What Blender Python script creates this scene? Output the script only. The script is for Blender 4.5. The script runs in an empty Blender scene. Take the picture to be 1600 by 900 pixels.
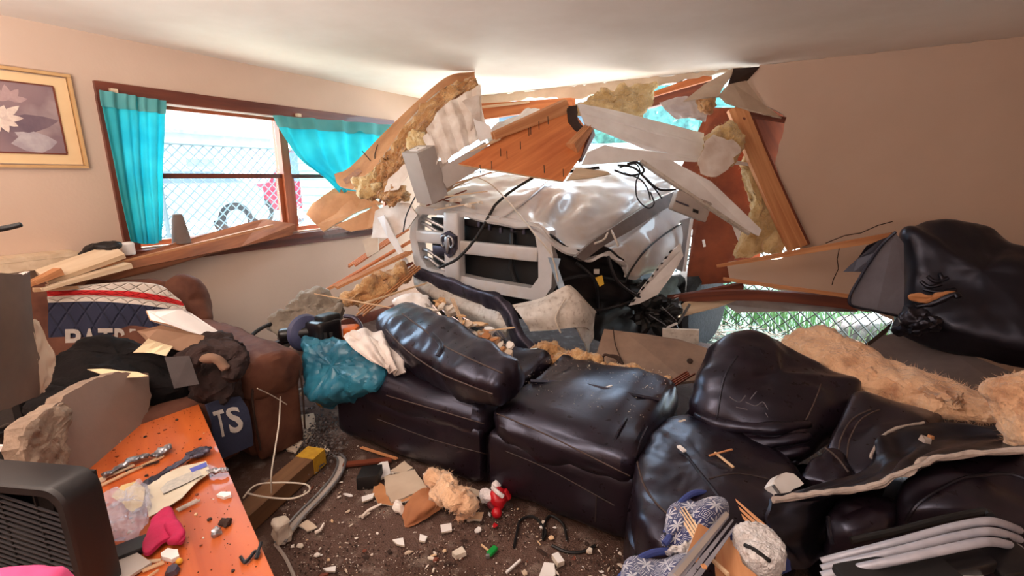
import bpy, bmesh, math, random
from mathutils import Vector, noise
from mathutils.bvhtree import BVHTree
random.seed(7)
V = Vector
SC = bpy.context.scene
COL = SC.collection

# ---------------------------------------------------------------- camera, world, lights, exposure
FPX, YAW, PITCH = 730.0, math.radians(32.0), math.radians(13.4)
CEIL, CAMZ = 2.35, 1.5
CAM = V((3.82, -4.39, CAMZ))
cam = bpy.data.objects.new('camera', bpy.data.cameras.new('camera'))
COL.objects.link(cam)
cam.location = CAM
cam.rotation_euler = (math.pi/2 - PITCH, 0, YAW)
cam.data.sensor_width = 36.0
cam.data.lens = 36.0*FPX/1600.0
cam.data.clip_start = 0.02
SC.camera = cam

w = bpy.data.worlds.new('overcast_sky'); SC.world = w
w.use_nodes = True
bg = w.node_tree.nodes['Background']
bg.inputs['Color'].default_value = (0.66, 0.84, 1.0, 1)
bg.inputs['Strength'].default_value = 12.0

sl = bpy.data.lights.new('sun', 'SUN'); sl.energy = 42.0; sl.angle = math.radians(1.5); sl.color = (1.0, 0.94, 0.86)
so = bpy.data.objects.new('sun', sl); COL.objects.link(so); so.location = (0, 6, 8)
so.rotation_euler = V((0.12, -0.55, -0.82)).to_track_quat('-Z', 'Y').to_euler()
def area(name, loc, target, sx, sy, power, col):
    l = bpy.data.lights.new(name, 'AREA'); l.shape = 'RECTANGLE'; l.size = sx; l.size_y = sy
    l.energy = power; l.color = col
    o = bpy.data.objects.new(name, l); COL.objects.link(o)
    o.location = loc
    o.rotation_euler = (V(target)-V(loc)).to_track_quat('-Z', 'Y').to_euler()
    return o
area('side_fill_light', (5.5, -5.3, 1.55), (0, -5.0, 1.6), 1.5, 1.1, 18, (1.0, 0.91, 0.86))  # unseen fill added at the side to brighten the window wall
area('ceiling_fill_light', (2.2, -4.9, 1.45), (2.1, -4.8, 2.6), 0.9, 0.9, 150, (1.0, 0.92, 0.86))  # unseen upward fill added to brighten the ceiling
area('second_ceiling_fill', (4.3, -5.3, 1.45), (4.2, -5.0, 2.6), 0.6, 0.6, 14, (1.0, 0.92, 0.86))  # weaker unseen fill added for the right side of the ceiling

SC.view_settings.view_transform = 'Standard'
SC.view_settings.look = 'None'
SC.view_settings.gamma = 1.0
SC.view_settings.exposure = 0.0
SC.view_settings.use_curve_mapping = False
SC.cycles.use_denoising = True
SC.cycles.max_bounces = 8

# ---------------------------------------------------------------- placing helpers
cy, sy_ = math.cos(YAW), math.sin(YAW)
cp, sp = math.cos(PITCH), math.sin(PITCH)
RIGHT, FWD = V((cy, sy_, 0)), V((-sy_, cy, 0))
UP = V((0, 0, 1))
def G(lat, fwd, z):                    # room point from distance right / ahead of the standpoint and height
    p = CAM + RIGHT*lat + FWD*fwd; p.z = z; return p
def ray(x, y):
    a, b = x-800.0, 450.0-y
    return RIGHT*a + FWD*(FPX*cp + b*sp) + UP*(b*cp - FPX*sp)
def at(x, y, F):
    r = ray(x, y); return CAM + r*(F/(FPX*cp + (450.0-y)*sp))
def onz(x, y, z=0.0):
    r = ray(x, y); return CAM + r*((z-CAMZ)/r.z)
def onL(x, y, off=0.0):
    r = ray(x, y); return CAM + r*((off-CAM.x)/r.x)
def onR(x, y, off=0.0):
    r = ray(x, y); return CAM + r*((-off-CAM.y)/r.y)
def P(pts, F=None):
    return [at(p[0], p[1], p[2] if len(p) > 2 else F) for p in pts]

# ---------------------------------------------------------------- mesh builders
class M:
    def __init__(s, v=None, f=None, mi=None, g=None):
        s.v = v or []; s.f = f or []; s.mi = mi or [0]*len(s.f); s.g = g
    def add(s, o):
        n = len(s.v)
        if s.g is not None or o.g is not None:
            s.g = (s.g if s.g is not None else [tuple(p) for p in s.v]) + (o.g if o.g is not None else [tuple(p) for p in o.v])
        s.v = s.v + o.v
        s.f = s.f + [tuple(i+n for i in f) for f in o.f]
        s.mi = s.mi + o.mi
        return s
    def normals(s):
        nn = [V((0, 0, 0)) for _ in s.v]
        for f in s.f:
            a, b, c = s.v[f[0]], s.v[f[1]], s.v[f[2]]
            d = s.v[f[3]] if len(f) > 3 else c
            n = (c-a).cross(d-b) if len(f) > 3 else (b-a).cross(c-a)
            for i in f: nn[i] += n
        return [n.normalized() if n.length > 1e-12 else V((0, 0, 1)) for n in nn]
    def disp(s, amp, scale, seed=0, octv=3, stretch=None):
        nn = s.normals(); off = V((seed*13.7, seed*7.1, seed*3.3)); out = []
        for p, n in zip(s.v, nn):
            q = p*scale
            if stretch is not None:            # folds running along a direction
                d, k = stretch; q = q - d*(q.dot(d)*(1-k))
            out.append(p + n*(amp*noise.fractal(q+off, 0.8, 2.1, octv)))
        s.v = out; return s
    def jit(s, amp, scale, seed=0):
        off = V((seed*5.7, seed*3.1, seed))
        s.v = [p + noise.noise_vector(p*scale+off)*amp for p in s.v]; return s

def crv(pts, n, closed=False):          # Catmull-Rom through points
    pts = [V(p) for p in pts]; m = len(pts)
    if m == 2 and not closed:
        return [pts[0].lerp(pts[1], i/(n-1)) for i in range(n)]
    out = []; segs = m if closed else m-1
    for i in range(n):
        t = i/n*segs if closed else i/(n-1)*segs
        k = min(int(t), segs-1); u = t-k
        if closed: a, b, c, d = (pts[(k+j-1) % m] for j in range(4))
        else: a, b, c, d = pts[max(k-1, 0)], pts[k], pts[k+1], pts[min(k+2, m-1)]
        out.append(0.5*((2*b) + (c-a)*u + (2*a-5*b+4*c-d)*u*u + (3*b-a-3*c+d)*u**3))
    return out

def lin(pts, n):
    m = len(pts)-1; out = []
    for i in range(n):
        t = i/(n-1)*m; k = min(int(t), m-1); out.append(V(pts[k]).lerp(V(pts[k+1]), t-k))
    return out

def PP(pts, ref):                       # outline points on the plane through three reference points
    a, b, c = (at(*r) for r in ref); n = (b-a).cross(c-a); o = []
    for x, y in pts:
        r = ray(x, y); o.append(CAM+r*((a-CAM).dot(n)/r.dot(n)))
    return o
def newell(pts):
    n = V((0, 0, 0))
    for i in range(len(pts)):
        a, b = pts[i], pts[(i+1) % len(pts)]
        n += V(((a.y-b.y)*(a.z+b.z), (a.z-b.z)*(a.x+b.x), (a.x-b.x)*(a.y+b.y)))
    return n.normalized()
def centre(pts): return sum((V(p) for p in pts), V((0, 0, 0)))/len(pts)

def slab(pts, t, jag=0.0, step=0.04, seed=1, side=1, axis=None):
    """plate: traced outline is its near face, thickness t runs away from the standpoint"""
    pts = [V(p) for p in pts]
    n = newell(pts); c = centre(pts)
    if n.dot(CAM-c) < 0: pts = pts[::-1]; n = -n
    rr = random.Random(seed)
    if jag > 0:
        o = []
        for i in range(len(pts)):
            a, b = pts[i], pts[(i+1) % len(pts)]
            k = max(1, int((b-a).length/step)); e = (b-a).normalized().cross(n)
            for j in range(k):
                q = a.lerp(b, j/k)
                if j: q = q + e*rr.uniform(-jag, jag)
                o.append(q)
        pts = o
    m = len(pts)
    back = [p - n*t + (V((rr.uniform(-1, 1), rr.uniform(-1, 1), rr.uniform(-1, 1)))*jag*0.5 if jag else V((0, 0, 0))) for p in pts]
    v = pts+back
    f = [tuple(range(m)), tuple(range(2*m-1, m-1, -1))]; mi = [0, 0]
    for i in range(m):
        j = (i+1) % m; f.append((i, i+m, j+m, j)); mi.append(side)
    if axis is None:
        axis = max(((pts[i]-pts[k]) for i in range(m) for k in range(0, m, max(1, m//6))), key=lambda d: d.length)
    X = axis.normalized(); Y = n.cross(X)
    g = [((p-c).dot(X), (p-c).dot(Y), (p-c).dot(n)) for p in v]
    return M(v, f, mi, g)

def bar(p0, p1, w, h, up=None, spl0=0.0, spl1=0.0, seed=1, w1=None, h1=None, segs=1, bow=0.0):
    """board or stud; spl0/spl1 make splintered ends of that length"""
    p0, p1 = V(p0), V(p1); d = (p1-p0); L = d.length; X = d.normalized()
    up = V(up) if up is not None else UP
    Y = up.cross(X)
    if Y.length < 1e-3: Y = V((1, 0, 0)).cross(X)
    Y.normalize(); Z = X.cross(Y); rr = random.Random(seed)
    w1 = w if w1 is None else w1; h1 = h if h1 is None else h1
    k = 4 if (spl0 or spl1) else 1                 # strips across the width for splinters
    v, f, g = [], [], []
    for s in range(k):
        a, b = -0.5+s/k, -0.5+(s+1)/k
        x0 = -rr.uniform(0.1, 1)*spl0 if spl0 else 0
        x1 = L+rr.uniform(0.1, 1)*spl1 if spl1 else L
        n0 = len(v); S = max(segs, 1)
        for q in range(S+1):
            t = q/S; x = x0+(x1-x0)*t; ww = w+(w1-w)*t; hh = h+(h1-h)*t
            sag = Z*(bow*math.sin(math.pi*t))
            e0 = 0.35 if (spl0 and q == 0) or (spl1 and q == S) else 1.0
            for (yy, zz) in ((a, -.5), (b, -.5), (b, .5), (a, .5)):
                ym = (a+b)/2; y = (ym+(yy-ym)*e0)*ww
                v.append(p0+X*x+Y*y+Z*(zz*hh*(0.5 if e0 < 1 else 1))+sag); g.append((x, y, zz*hh))
        for q in range(S):
            o = n0+q*4
            for i in range(4):
                j = (i+1) % 4; f.append((o+i, o+j, o+4+j, o+4+i))
        f.append((n0+3, n0+2, n0+1, n0)); o = n0+S*4; f.append((o, o+1, o+2, o+3))
    return M(v, f, None, g)

def frames(path):
    path = [V(p) for p in path]; T = []
    for i in range(len(path)):
        T.append((path[min(i+1, len(path)-1)]-path[max(i-1, 0)]).normalized())
    return path, T

def tube(pts, r, n=8, k=None, smooth=True, closed=False, r1=None):
    k = k or max(2, len(pts)*5)
    path = crv(pts, k, closed) if smooth else [V(p) for p in pts]
    path, T = frames(path); v, f = [], []
    a = T[0].orthogonal().normalized(); m = len(path)
    for i, (p, t) in enumerate(zip(path, T)):
        a = (a - t*a.dot(t)); a = a.normalized() if a.length > 1e-6 else t.orthogonal().normalized()
        b = t.cross(a); rr = r if r1 is None else r+(r1-r)*i/(m-1)
        for j in range(n):
            th = 2*math.pi*j/n; v.append(p+(a*math.cos(th)+b*math.sin(th))*rr)
    for i in range(m-1 if not closed else m):
        for j in range(n):
            q = (j+1) % n; i2 = (i+1) % m
            f.append((i*n+j, i*n+q, i2*n+q, i2*n+j))
    if not closed:
        f.append(tuple(range(n-1, -1, -1))); f.append(tuple((m-1)*n+j for j in range(n)))
    return M(v, f)

def sweep(pts, ws, hs, up=None, e=2.6, n=28, k=26, cap=0.5, flat=None):
    """stuffed roll: superellipse sections of half-width ws and half-height hs along a path, rounded ends"""
    up = V(up) if up is not None else UP
    path, T = frames(crv(pts, k)); v, f, g = [], [], []
    def val(a, t):
        if not hasattr(a, '__len__'): return a
        x = t*(len(a)-1); i = min(int(x), len(a)-2); return a[i]+(a[i+1]-a[i])*(x-i)
    L = sum((path[i+1]-path[i]).length for i in range(k-1)); s = 0
    rings = []
    capn = 5
    def ring(p, t, w, h, u):
        Y = up.cross(t).normalized(); Z = t.cross(Y); o = []
        for j in range(n):
            th = 2*math.pi*j/n; c, q = math.cos(th), math.sin(th)
            o.append(p+Y*(math.copysign(abs(c)**(2/e), c)*w)+Z*(math.copysign(abs(q)**(2/e), q)*h))
            g.append((u, th/6.283, 0))
        rings.append(o)
    for i in range(capn):
        th = (i+0.3)/capn*math.pi/2; w_, h_ = val(ws, 0), val(hs, 0)
        ring(path[0]-T[0]*(cap*min(w_, h_)*(math.cos(th))), T[0], w_*math.sin(th)**0.7, h_*math.sin(th)**0.7, 0)
    for i in range(k):
        ring(path[i], T[i], val(ws, i/(k-1)), val(hs, i/(k-1)), i/(k-1)*L)
    for i in range(capn):
        th = (capn-i-0.7)/capn*math.pi/2; w_, h_ = val(ws, 1), val(hs, 1)
        ring(path[-1]+T[-1]*(cap*min(w_, h_)*(math.cos(th))), T[-1], w_*math.sin(th)**0.7, h_*math.sin(th)**0.7, L)
    for o in rings: v += o
    for i in range(len(rings)-1):
        for j in range(n):
            q = (j+1) % n; f.append((i*n+j, i*n+q, (i+1)*n+q, (i+1)*n+j))
    f.append(tuple(range(n-1, -1, -1))); o = (len(rings)-1)*n; f.append(tuple(o+j for j in range(n)))
    return M(v, f, None, None)

def pillow(pts, T, n=56, R=9, a=0.65, back=1.0, smooth=True):
    """stuffed or crumpled body: outline is its widest section, swelling T towards and back*T away"""
    pts = [V(p) for p in pts]
    nr = newell(pts)
    if nr.dot(CAM-centre(pts)) < 0: pts = pts[::-1]; nr = -nr
    o = crv(pts, n, True) if smooth else lin(pts+[pts[0]], n+1)[:-1]
    c = centre(o); v, f = [], []
    def rings(sign, TT):
        idx = []
        for k in range(1, R):
            s = 1-(k/R)**1.7; h = max(1-s**(2/a), 0)**(a/2)
            idx.append(len(v))
            for p in o: v.append(c+(p-c)*s+nr*(sign*TT*h))
        v.append(c+nr*sign*TT); return idx, len(v)-1
    v += o
    for sign, TT in ((1, T), (-1, T*back)):
        idx, top = rings(sign, TT); prev = 0
        for s in idx:
            for j in range(n):
                q = (j+1) % n
                f.append((prev+j, prev+q, s+q, s+j) if sign > 0 else (s+j, s+q, prev+q, prev+j))
            prev = s
        for j in range(n):
            q = (j+1) % n; f.append((prev+j, prev+q, top) if sign > 0 else (top, prev+q, prev+j))
    return M(v, f)

def onm(px, m, lift=.003):               # where the sight lines through these points meet a mesh
    if isinstance(m, (list, tuple)):
        q = M()
        for x in m: q.add(M(x.v, x.f))
        m = q
    b = BVHTree.FromPolygons(m.v, [tuple(f) for f in m.f]); o = []
    for x, y in px:
        d = ray(x, y).normalized(); h = b.ray_cast(CAM, d)
        if h[0] is not None: o.append(h[0]-d*lift)
    return o
def pxline(pts, n=24):
    return [(p.x, p.y) for p in crv([V((x, y, 0)) for x, y in pts], n)]
def surf(rows):
    rows = [[V(p) for p in r] for r in rows]
    def cr1(p, t):
        m = len(p)-1; t = min(max(t, 0), 1)*m; k = min(int(t), m-1); u = t-k
        a, b, c, d = p[max(k-1, 0)], p[k], p[k+1], p[min(k+2, m)]
        if k == 0: a = b*2-c
        if k+2 > m: d = c*2-b
        return 0.5*((2*b)+(c-a)*u+(2*a-5*b+4*c-d)*u*u+(3*b-a-3*c+d)*u**3)
    def S(u, v_): return cr1([cr1(r, u) for r in rows], v_)
    return S

def sheet(S, nu, nv, t=0.004, fn=None, jag=0, seed=1):
    """surface S(u,v) as a sheet of real thickness; fn(u,v)->offset along normal"""
    if not callable(S): S = surf(S)
    v, g = [], []
    rr = random.Random(seed)
    for j in range(nv+1):
        for i in range(nu+1):
            u, w_ = i/nu, j/nv
            if jag:
                if j in (0, nv): w_ += rr.uniform(-jag, jag)*(1 if j == 0 else 1)
                if i in (0, nu): u += rr.uniform(-jag, jag)
                u = min(max(u, 0), 1); w_ = min(max(w_, 0), 1)
            v.append(S(u, w_)); g.append((u, w_, 0))
    f = [(j*(nu+1)+i, j*(nu+1)+i+1, (j+1)*(nu+1)+i+1, (j+1)*(nu+1)+i) for j in range(nv) for i in range(nu)]
    m = M(v, f, None, g)
    nn = m.normals()
    c = centre(v); sgn = 1 if sum(n.dot(CAM-p) for n, p in zip(nn, v)) > 0 else -1
    if sgn < 0: f = [x[::-1] for x in f]; nn = [-n for n in nn]
    if fn: v = [p+n*fn(q[0], q[1]) for p, n, q in zip(v, nn, g)]
    m = M(v, f); nn = m.normals(); N = len(v)
    v = v+[p-n*t for p, n in zip(v, nn)]
    f2 = list(f)+[tuple(i+N for i in x[::-1]) for x in f]; mi = [0]*len(f2)
    per = [i for i in range(nu)]+[j*(nu+1)+nu for j in range(nv)]+[nv*(nu+1)+i for i in range(nu, 0, -1)]+[j*(nu+1) for j in range(nv, 0, -1)]
    for a, b in zip(per, per[1:]+per[:1]):
        f2.append((a, b, b+N, a+N) if sgn < 0 else (b, a, a+N, b+N)); mi.append(1)
    return M(v, f2, mi, g+g)

def rbox(c, ex, ey, ez, r=0.03, n=8, bulge=(0, 0, 0)):
    """rounded box: centre and three half-vectors; bulge swells each pair of faces"""
    c = V(c); E = [V(ex), V(ey), V(ez)]; H = [e.length for e in E]; A = [e.normalized() for e in E]
    if A[0].cross(A[1]).dot(A[2]) < 0: E[0] = -E[0]; A[0] = -A[0]
    idx = {}; v, f = [], []
    def spread_(t, h):                     # more rings near the rounded edges
        return math.copysign(1-(1-abs(t))**1.6, t)
    def vert(a, b, d):
        k = (round(a, 5), round(b, 5), round(d, 5))
        if k not in idx:
            q = V((spread_(a, 0)*H[0], spread_(b, 0)*H[1], spread_(d, 0)*H[2]))
            inn = V([max(-(h-r), min(h-r, x)) for x, h in zip(q, H)])
            df = q-inn; p = inn+(df.normalized()*r if df.length > 1e-9 else df)
            fr = [p[i]/H[i] for i in range(3)]
            for i in range(3):
                j, l = (i+1) % 3, (i+2) % 3
                p[i] += fr[i]*bulge[i]*max(0, 1-fr[j]**2)*max(0, 1-fr[l]**2)
            idx[k] = len(v); v.append(c+A[0]*p[0]+A[1]*p[1]+A[2]*p[2])
        return idx[k]
    g = [-1+2*i/n for i in range(n+1)]
    for ax in range(3):
        for s in (-1, 1):
            for i in range(n):
                for j in range(n):
                    def pt(a, b):
                        t = [0, 0, 0]; t[ax] = s; t[(ax+1) % 3] = a; t[(ax+2) % 3] = b; return vert(*t)
                    q = (pt(g[i], g[j]), pt(g[i+1], g[j]), pt(g[i+1], g[j+1]), pt(g[i], g[j+1]))
                    f.append(q if s > 0 else q[::-1])
    return M(v, f)

def box(c, ex, ey, ez):
    c, ex, ey, ez = V(c), V(ex), V(ey), V(ez)
    if ex.cross(ey).dot(ez) < 0: ex = -ex
    v = [c+ex*a+ey*b+ez*d for d in (-1, 1) for b in (-1, 1) for a in (-1, 1)]
    f = [(0, 2, 3, 1), (4, 5, 7, 6), (0, 1, 5, 4), (2, 6, 7, 3), (0, 4, 6, 2), (1, 3, 7, 5)]
    X, Y, Z = ex.normalized(), ey.normalized(), ez.normalized()
    return M(v, f, None, [((p-c).dot(X), (p-c).dot(Y), (p-c).dot(Z)) for p in v])

def lathe(c, axis, prof, n=24, ref=None):
    """prof: list of (radius, height along axis)"""
    c = V(c); Z = V(axis).normalized(); X = Z.orthogonal().normalized(); Y = Z.cross(X); v, f = [], []
    for r, h in prof:
        for j in range(n):
            th = 2*math.pi*j/n; v.append(c+Z*h+(X*math.cos(th)+Y*math.sin(th))*r)
    for i in range(len(prof)-1):
        for j in range(n):
            q = (j+1) % n; f.append((i*n+j, i*n+q, (i+1)*n+q, (i+1)*n+j))
    f.append(tuple(range(n-1, -1, -1))); o = (len(prof)-1)*n; f.append(tuple(o+j for j in range(n)))
    return M(v, f)

def ball(c, r, sq=(1, 1, 1), n=14):
    c = V(c); v, f = [], []
    for i in range(1, n):
        th = math.pi*i/n
        for j in range(2*n):
            ph = math.pi*j/n; v.append(c+V((r*sq[0]*math.sin(th)*math.cos(ph), r*sq[1]*math.sin(th)*math.sin(ph), r*sq[2]*math.cos(th))))
    m = 2*n
    for i in range(n-2):
        for j in range(m):
            q = (j+1) % m; f.append((i*m+j, (i+1)*m+j, (i+1)*m+q, i*m+q))
    v.append(c+V((0, 0, r*sq[2]))); t = len(v)-1; v.append(c-V((0, 0, r*sq[2]))); b = len(v)-1
    for j in range(m):
        q = (j+1) % m; f.append((t, j, q)); f.append((b, (n-2)*m+q, (n-2)*m+j))
    return M(v, f)

def chip(c, size, flat=0.25, seed=0, nrm=None, long=1.0):
    """one irregular broken bit lying at c"""
    rr = random.Random(seed); c = V(c); k = rr.randint(4, 7); a0 = rr.uniform(0, 6.28)
    Z = (V(nrm) if nrm is not None else UP).normalized()
    Z = (Z+V((rr.uniform(-.25, .25), rr.uniform(-.25, .25), 0))).normalized()
    X = Z.orthogonal().normalized(); Y = Z.cross(X); b = rr.uniform(0, 6.28)
    X, Y = X*math.cos(b)+Y*math.sin(b), Y*math.cos(b)-X*math.sin(b)
    ring = [(math.cos(a0+6.283*i/k)*rr.uniform(.6, 1.1)*size*long, math.sin(a0+6.283*i/k)*rr.uniform(.6, 1.1)*size/long) for i in range(k)]
    h = size*flat
    v = [c+X*x+Y*y for x, y in ring]+[c+X*x*.85+Y*y*.85+Z*h*rr.uniform(.7, 1.3) for x, y in ring]
    f = [tuple(range(k-1, -1, -1)), tuple(range(k, 2*k))]+[(i, (i+1) % k, (i+1) % k+k, i+k) for i in range(k)]
    return M(v, f)

def fuzz(m, count, ln, r, seed=1, side=None):
    """loose fibres standing off a fluffy body"""
    rr = random.Random(seed); nn = m.normals(); v, f = [], []
    for _ in range(count):
        i = rr.randrange(len(m.v)); p = m.v[i]; n = nn[i]
        d = (n+V((rr.uniform(-1, 1), rr.uniform(-1, 1), rr.uniform(-1, 1)))*0.9).normalized()*ln*rr.uniform(.4, 1.2)
        s = d.orthogonal().normalized()*r; u = s.cross(d).normalized()*r; o = len(v)
        v += [p-n*ln*.1+s, p-n*ln*.1-s*.5+u, p-n*ln*.1-s*.5-u, p+d]
        f += [(o, o+1, o+3), (o+1, o+2, o+3), (o+2, o, o+3)]
    return M(v, f)

# ---------------------------------------------------------------- object helpers
def bounds(vs):
    xs, ys, zs = [p.x for p in vs], [p.y for p in vs], [p.z for p in vs]
    return V((min(xs), min(ys), min(zs))), V((max(xs), max(ys), max(zs)))
def link(name, m, mats, smooth=30, parent=None, base=None):
    lo, hi = bounds(m.v); org = V(((lo.x+hi.x)/2, (lo.y+hi.y)/2, lo.z))
    me = bpy.data.meshes.new(name)
    me.from_pydata([tuple(p-org) for p in m.v], [], m.f)
    mats = mats if isinstance(mats, (list, tuple)) else [mats]
    for x in mats: me.materials.append(x)
    if any(m.mi) and len(mats) > 1:
        me.polygons.foreach_set('material_index', m.mi[:len(me.polygons)])
    at_ = me.attributes.new('g', 'FLOAT_VECTOR', 'POINT')
    gg = m.g if m.g is not None else [tuple(p-org) for p in m.v]
    at_.data.foreach_set('vector', [x for q in gg for x in q])
    if smooth:
        me.polygons.foreach_set('use_smooth', [True]*len(me.polygons))
        me.set_sharp_from_angle(angle=math.radians(smooth))
    me.update()
    o = bpy.data.objects.new(name, me); COL.objects.link(o)
    if parent is not None:
        o.parent = parent; o.location = org-base
    else: o.location = org
    return o
def tag(o, label, cat, group=None, kind=None):
    if label: o['label'] = label
    if cat: o['category'] = cat
    if group: o['group'] = group
    if kind: o['kind'] = kind
    return o
def one(name, m, mats, label, cat, group=None, smooth=30, kind=None):
    return tag(link(name, m, mats, smooth), label, cat, group, kind)
def struct(name, m, mats, smooth=30):
    o = link(name, m, mats, smooth); o['kind'] = 'structure'; return o
class Thing:
    def __init__(s, name, label, cat, group=None, kind=None):
        s.a = (name, label, cat, group, kind); s.p = []
    def part(s, name, m, mats, label=None, of=None, smooth=30, kind=None):
        s.p.append((name, m, mats, label, of, smooth, kind)); return len(s.p)-1
    def done(s):
        lo, hi = bounds([q for p in s.p for q in p[1].v])
        base = V(((lo.x+hi.x)/2, (lo.y+hi.y)/2, lo.z))
        e = bpy.data.objects.new(s.a[0], None); COL.objects.link(e); e.location = base
        e.empty_display_size = 0.1
        tag(e, *s.a[1:]); objs = []
        for (name, m, mats, label, of, smooth, kind) in s.p:
            if of is None: o = link(name, m, mats, smooth, e, base)
            else:
                pb = objs[of]; o = link(name, m, mats, smooth, pb, base+pb.location)
            if label: o['label'] = label
            if kind: o['kind'] = kind
            objs.append(o)
        return e
def copy_tree(e):
    c = e.copy(); COL.objects.link(c)
    for ch in e.children:
        d = ch.copy(); COL.objects.link(d); d.parent = c
        for h in ch.children:
            k = h.copy(); COL.objects.link(k); k.parent = d
    return c

# ---------------------------------------------------------------- materials
def lin1(c): c /= 255.0; return c/12.92 if c <= 0.04045 else ((c+0.055)/1.055)**2.4
def C(r, g, b): return (lin1(r), lin1(g), lin1(b), 1)
class NT:
    def __init__(s, name):
        s.m = bpy.data.materials.new(name); s.m.use_nodes = True
        s.t = s.m.node_tree; s.b = s.t.nodes['Principled BSDF']
    def n(s, typ, ins=None, **kw):
        x = s.t.nodes.new('ShaderNode'+typ)
        for k, v in kw.items(): setattr(x, k, v)
        for k, v in (ins or {}).items():
            if hasattr(v, 'is_linked') or isinstance(v, bpy.types.NodeSocket): s.t.links.new(v, x.inputs[k])
            else: x.inputs[k].default_value = v
        return x
    def l(s, a, b): s.t.links.new(a, b)
    def math(s, op, a, b=0.0):
        x = s.n('Math', operation=op)
        for i, q in enumerate((a, b)):
            if isinstance(q, (int, float)): x.inputs[i].default_value = q
            else: s.l(q, x.inputs[i])
        return x.outputs[0]
    def g(s): return s.n('Attribute', attribute_name='g').outputs['Vector']
    def mix(s, fac, a, b):
        x = s.n('Mix', data_type='RGBA')
        for k, q in ((0, fac), (6, a), (7, b)):
            if isinstance(q, bpy.types.NodeSocket): s.l(q, x.inputs[k])
            else: x.inputs[k].default_value = q
        return x.outputs[2]
    def ramp(s, fac, lo, hi):
        x = s.n('MapRange', {'From Min': lo, 'From Max': hi}); s.l(fac, x.inputs['Value']); return x.outputs[0]
    def bump(s, h, strength=0.3, dist=0.01):
        x = s.n('Bump', {'Strength': strength, 'Distance': dist}); s.l(h, x.inputs['Height']); s.l(x.outputs[0], s.b.inputs['Normal'])
def mat(name, c1, c2=None, scale=6.0, rough=0.7, bump=0.0, bscale=None, metal=0.0, coat=0.0, lo=0.35, hi=0.65, spec=0.5, sheen=0.0, detail=4.0, c3=None, s3=2.0, bdist=0.01, sss=0):
    k = NT(name); b = k.b
    b.inputs['Roughness'].default_value = rough; b.inputs['Metallic'].default_value = metal
    b.inputs['Coat Weight'].default_value = coat; b.inputs['Specular IOR Level'].default_value = spec
    b.inputs['Sheen Weight'].default_value = sheen
    g = k.n('TexCoord').outputs['Object']
    nz = k.n('TexNoise', {'Vector': g, 'Scale': scale, 'Detail': detail, 'Roughness': 0.6})
    c2 = c2 or tuple(min(1, x*0.82) for x in c1[:3])+(1,)
    col = k.mix(k.ramp(nz.outputs[0], lo, hi), c1, c2)
    if c3:
        n3 = k.n('TexNoise', {'Vector': g, 'Scale': s3, 'Detail': 5.0})
        col = k.mix(k.ramp(n3.outputs[0], 0.54, 0.8), col, c3)
    k.l(col, b.inputs['Base Color'])
    if bump:
        nb = k.n('TexNoise', {'Vector': g, 'Scale': bscale or scale*4, 'Detail': 5.0})
        k.bump(nb.outputs[0], bump, bdist)
    return k.m
def wood(name, c1, c2, rough=0.6, gs=30.0, coat=0.0):
    """grain runs along the first local axis stored in g"""
    k = NT(name); g = k.g()
    mp = k.n('Mapping', {'Vector': g, 'Scale': (1.6, gs, gs)})
    n1 = k.n('TexNoise', {'Vector': mp.outputs[0], 'Scale': 1.0, 'Detail': 6.0, 'Distortion': 0.6})
    mp2 = k.n('Mapping', {'Vector': g, 'Scale': (1.5, 4.0, 4.0)})
    n2 = k.n('TexNoise', {'Vector': mp2.outputs[0], 'Scale': 1.0, 'Detail': 3.0})
    f = k.math('ADD', k.math('MULTIPLY', n1.outputs[0], 0.65), k.math('MULTIPLY', n2.outputs[0], 0.35))
    k.l(k.mix(k.ramp(f, 0.36, 0.64), c1, c2), k.b.inputs['Base Color'])
    k.b.inputs['Roughness'].default_value = rough; k.b.inputs['Coat Weight'].default_value = coat
    k.bump(n1.outputs[0], 0.25, 0.003)
    return k.m
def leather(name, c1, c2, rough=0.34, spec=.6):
    k = NT(name); k.b.inputs['Specular Tint'].default_value = (.68, .72, 1, 1); k.b.inputs['Specular IOR Level'].default_value = spec; k.b.inputs['Coat Weight'].default_value = .3 if spec > .3 else 0; k.b.inputs['Coat Roughness'].default_value = .32; k.b.inputs['Coat Tint'].default_value = (.72, .78, 1, 1); o = k.n('TexCoord').outputs['Object']  # blue specular and coat tint imitates sky-coloured highlights
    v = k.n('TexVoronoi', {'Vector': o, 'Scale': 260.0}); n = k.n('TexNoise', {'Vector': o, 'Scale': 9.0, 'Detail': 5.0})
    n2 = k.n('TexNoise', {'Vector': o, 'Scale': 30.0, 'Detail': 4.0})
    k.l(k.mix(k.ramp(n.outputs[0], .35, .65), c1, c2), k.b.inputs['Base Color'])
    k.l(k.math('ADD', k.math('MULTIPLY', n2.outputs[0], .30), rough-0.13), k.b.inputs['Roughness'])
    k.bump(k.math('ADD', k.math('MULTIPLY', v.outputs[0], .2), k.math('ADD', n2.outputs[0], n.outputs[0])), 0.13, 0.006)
    return k.m

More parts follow.
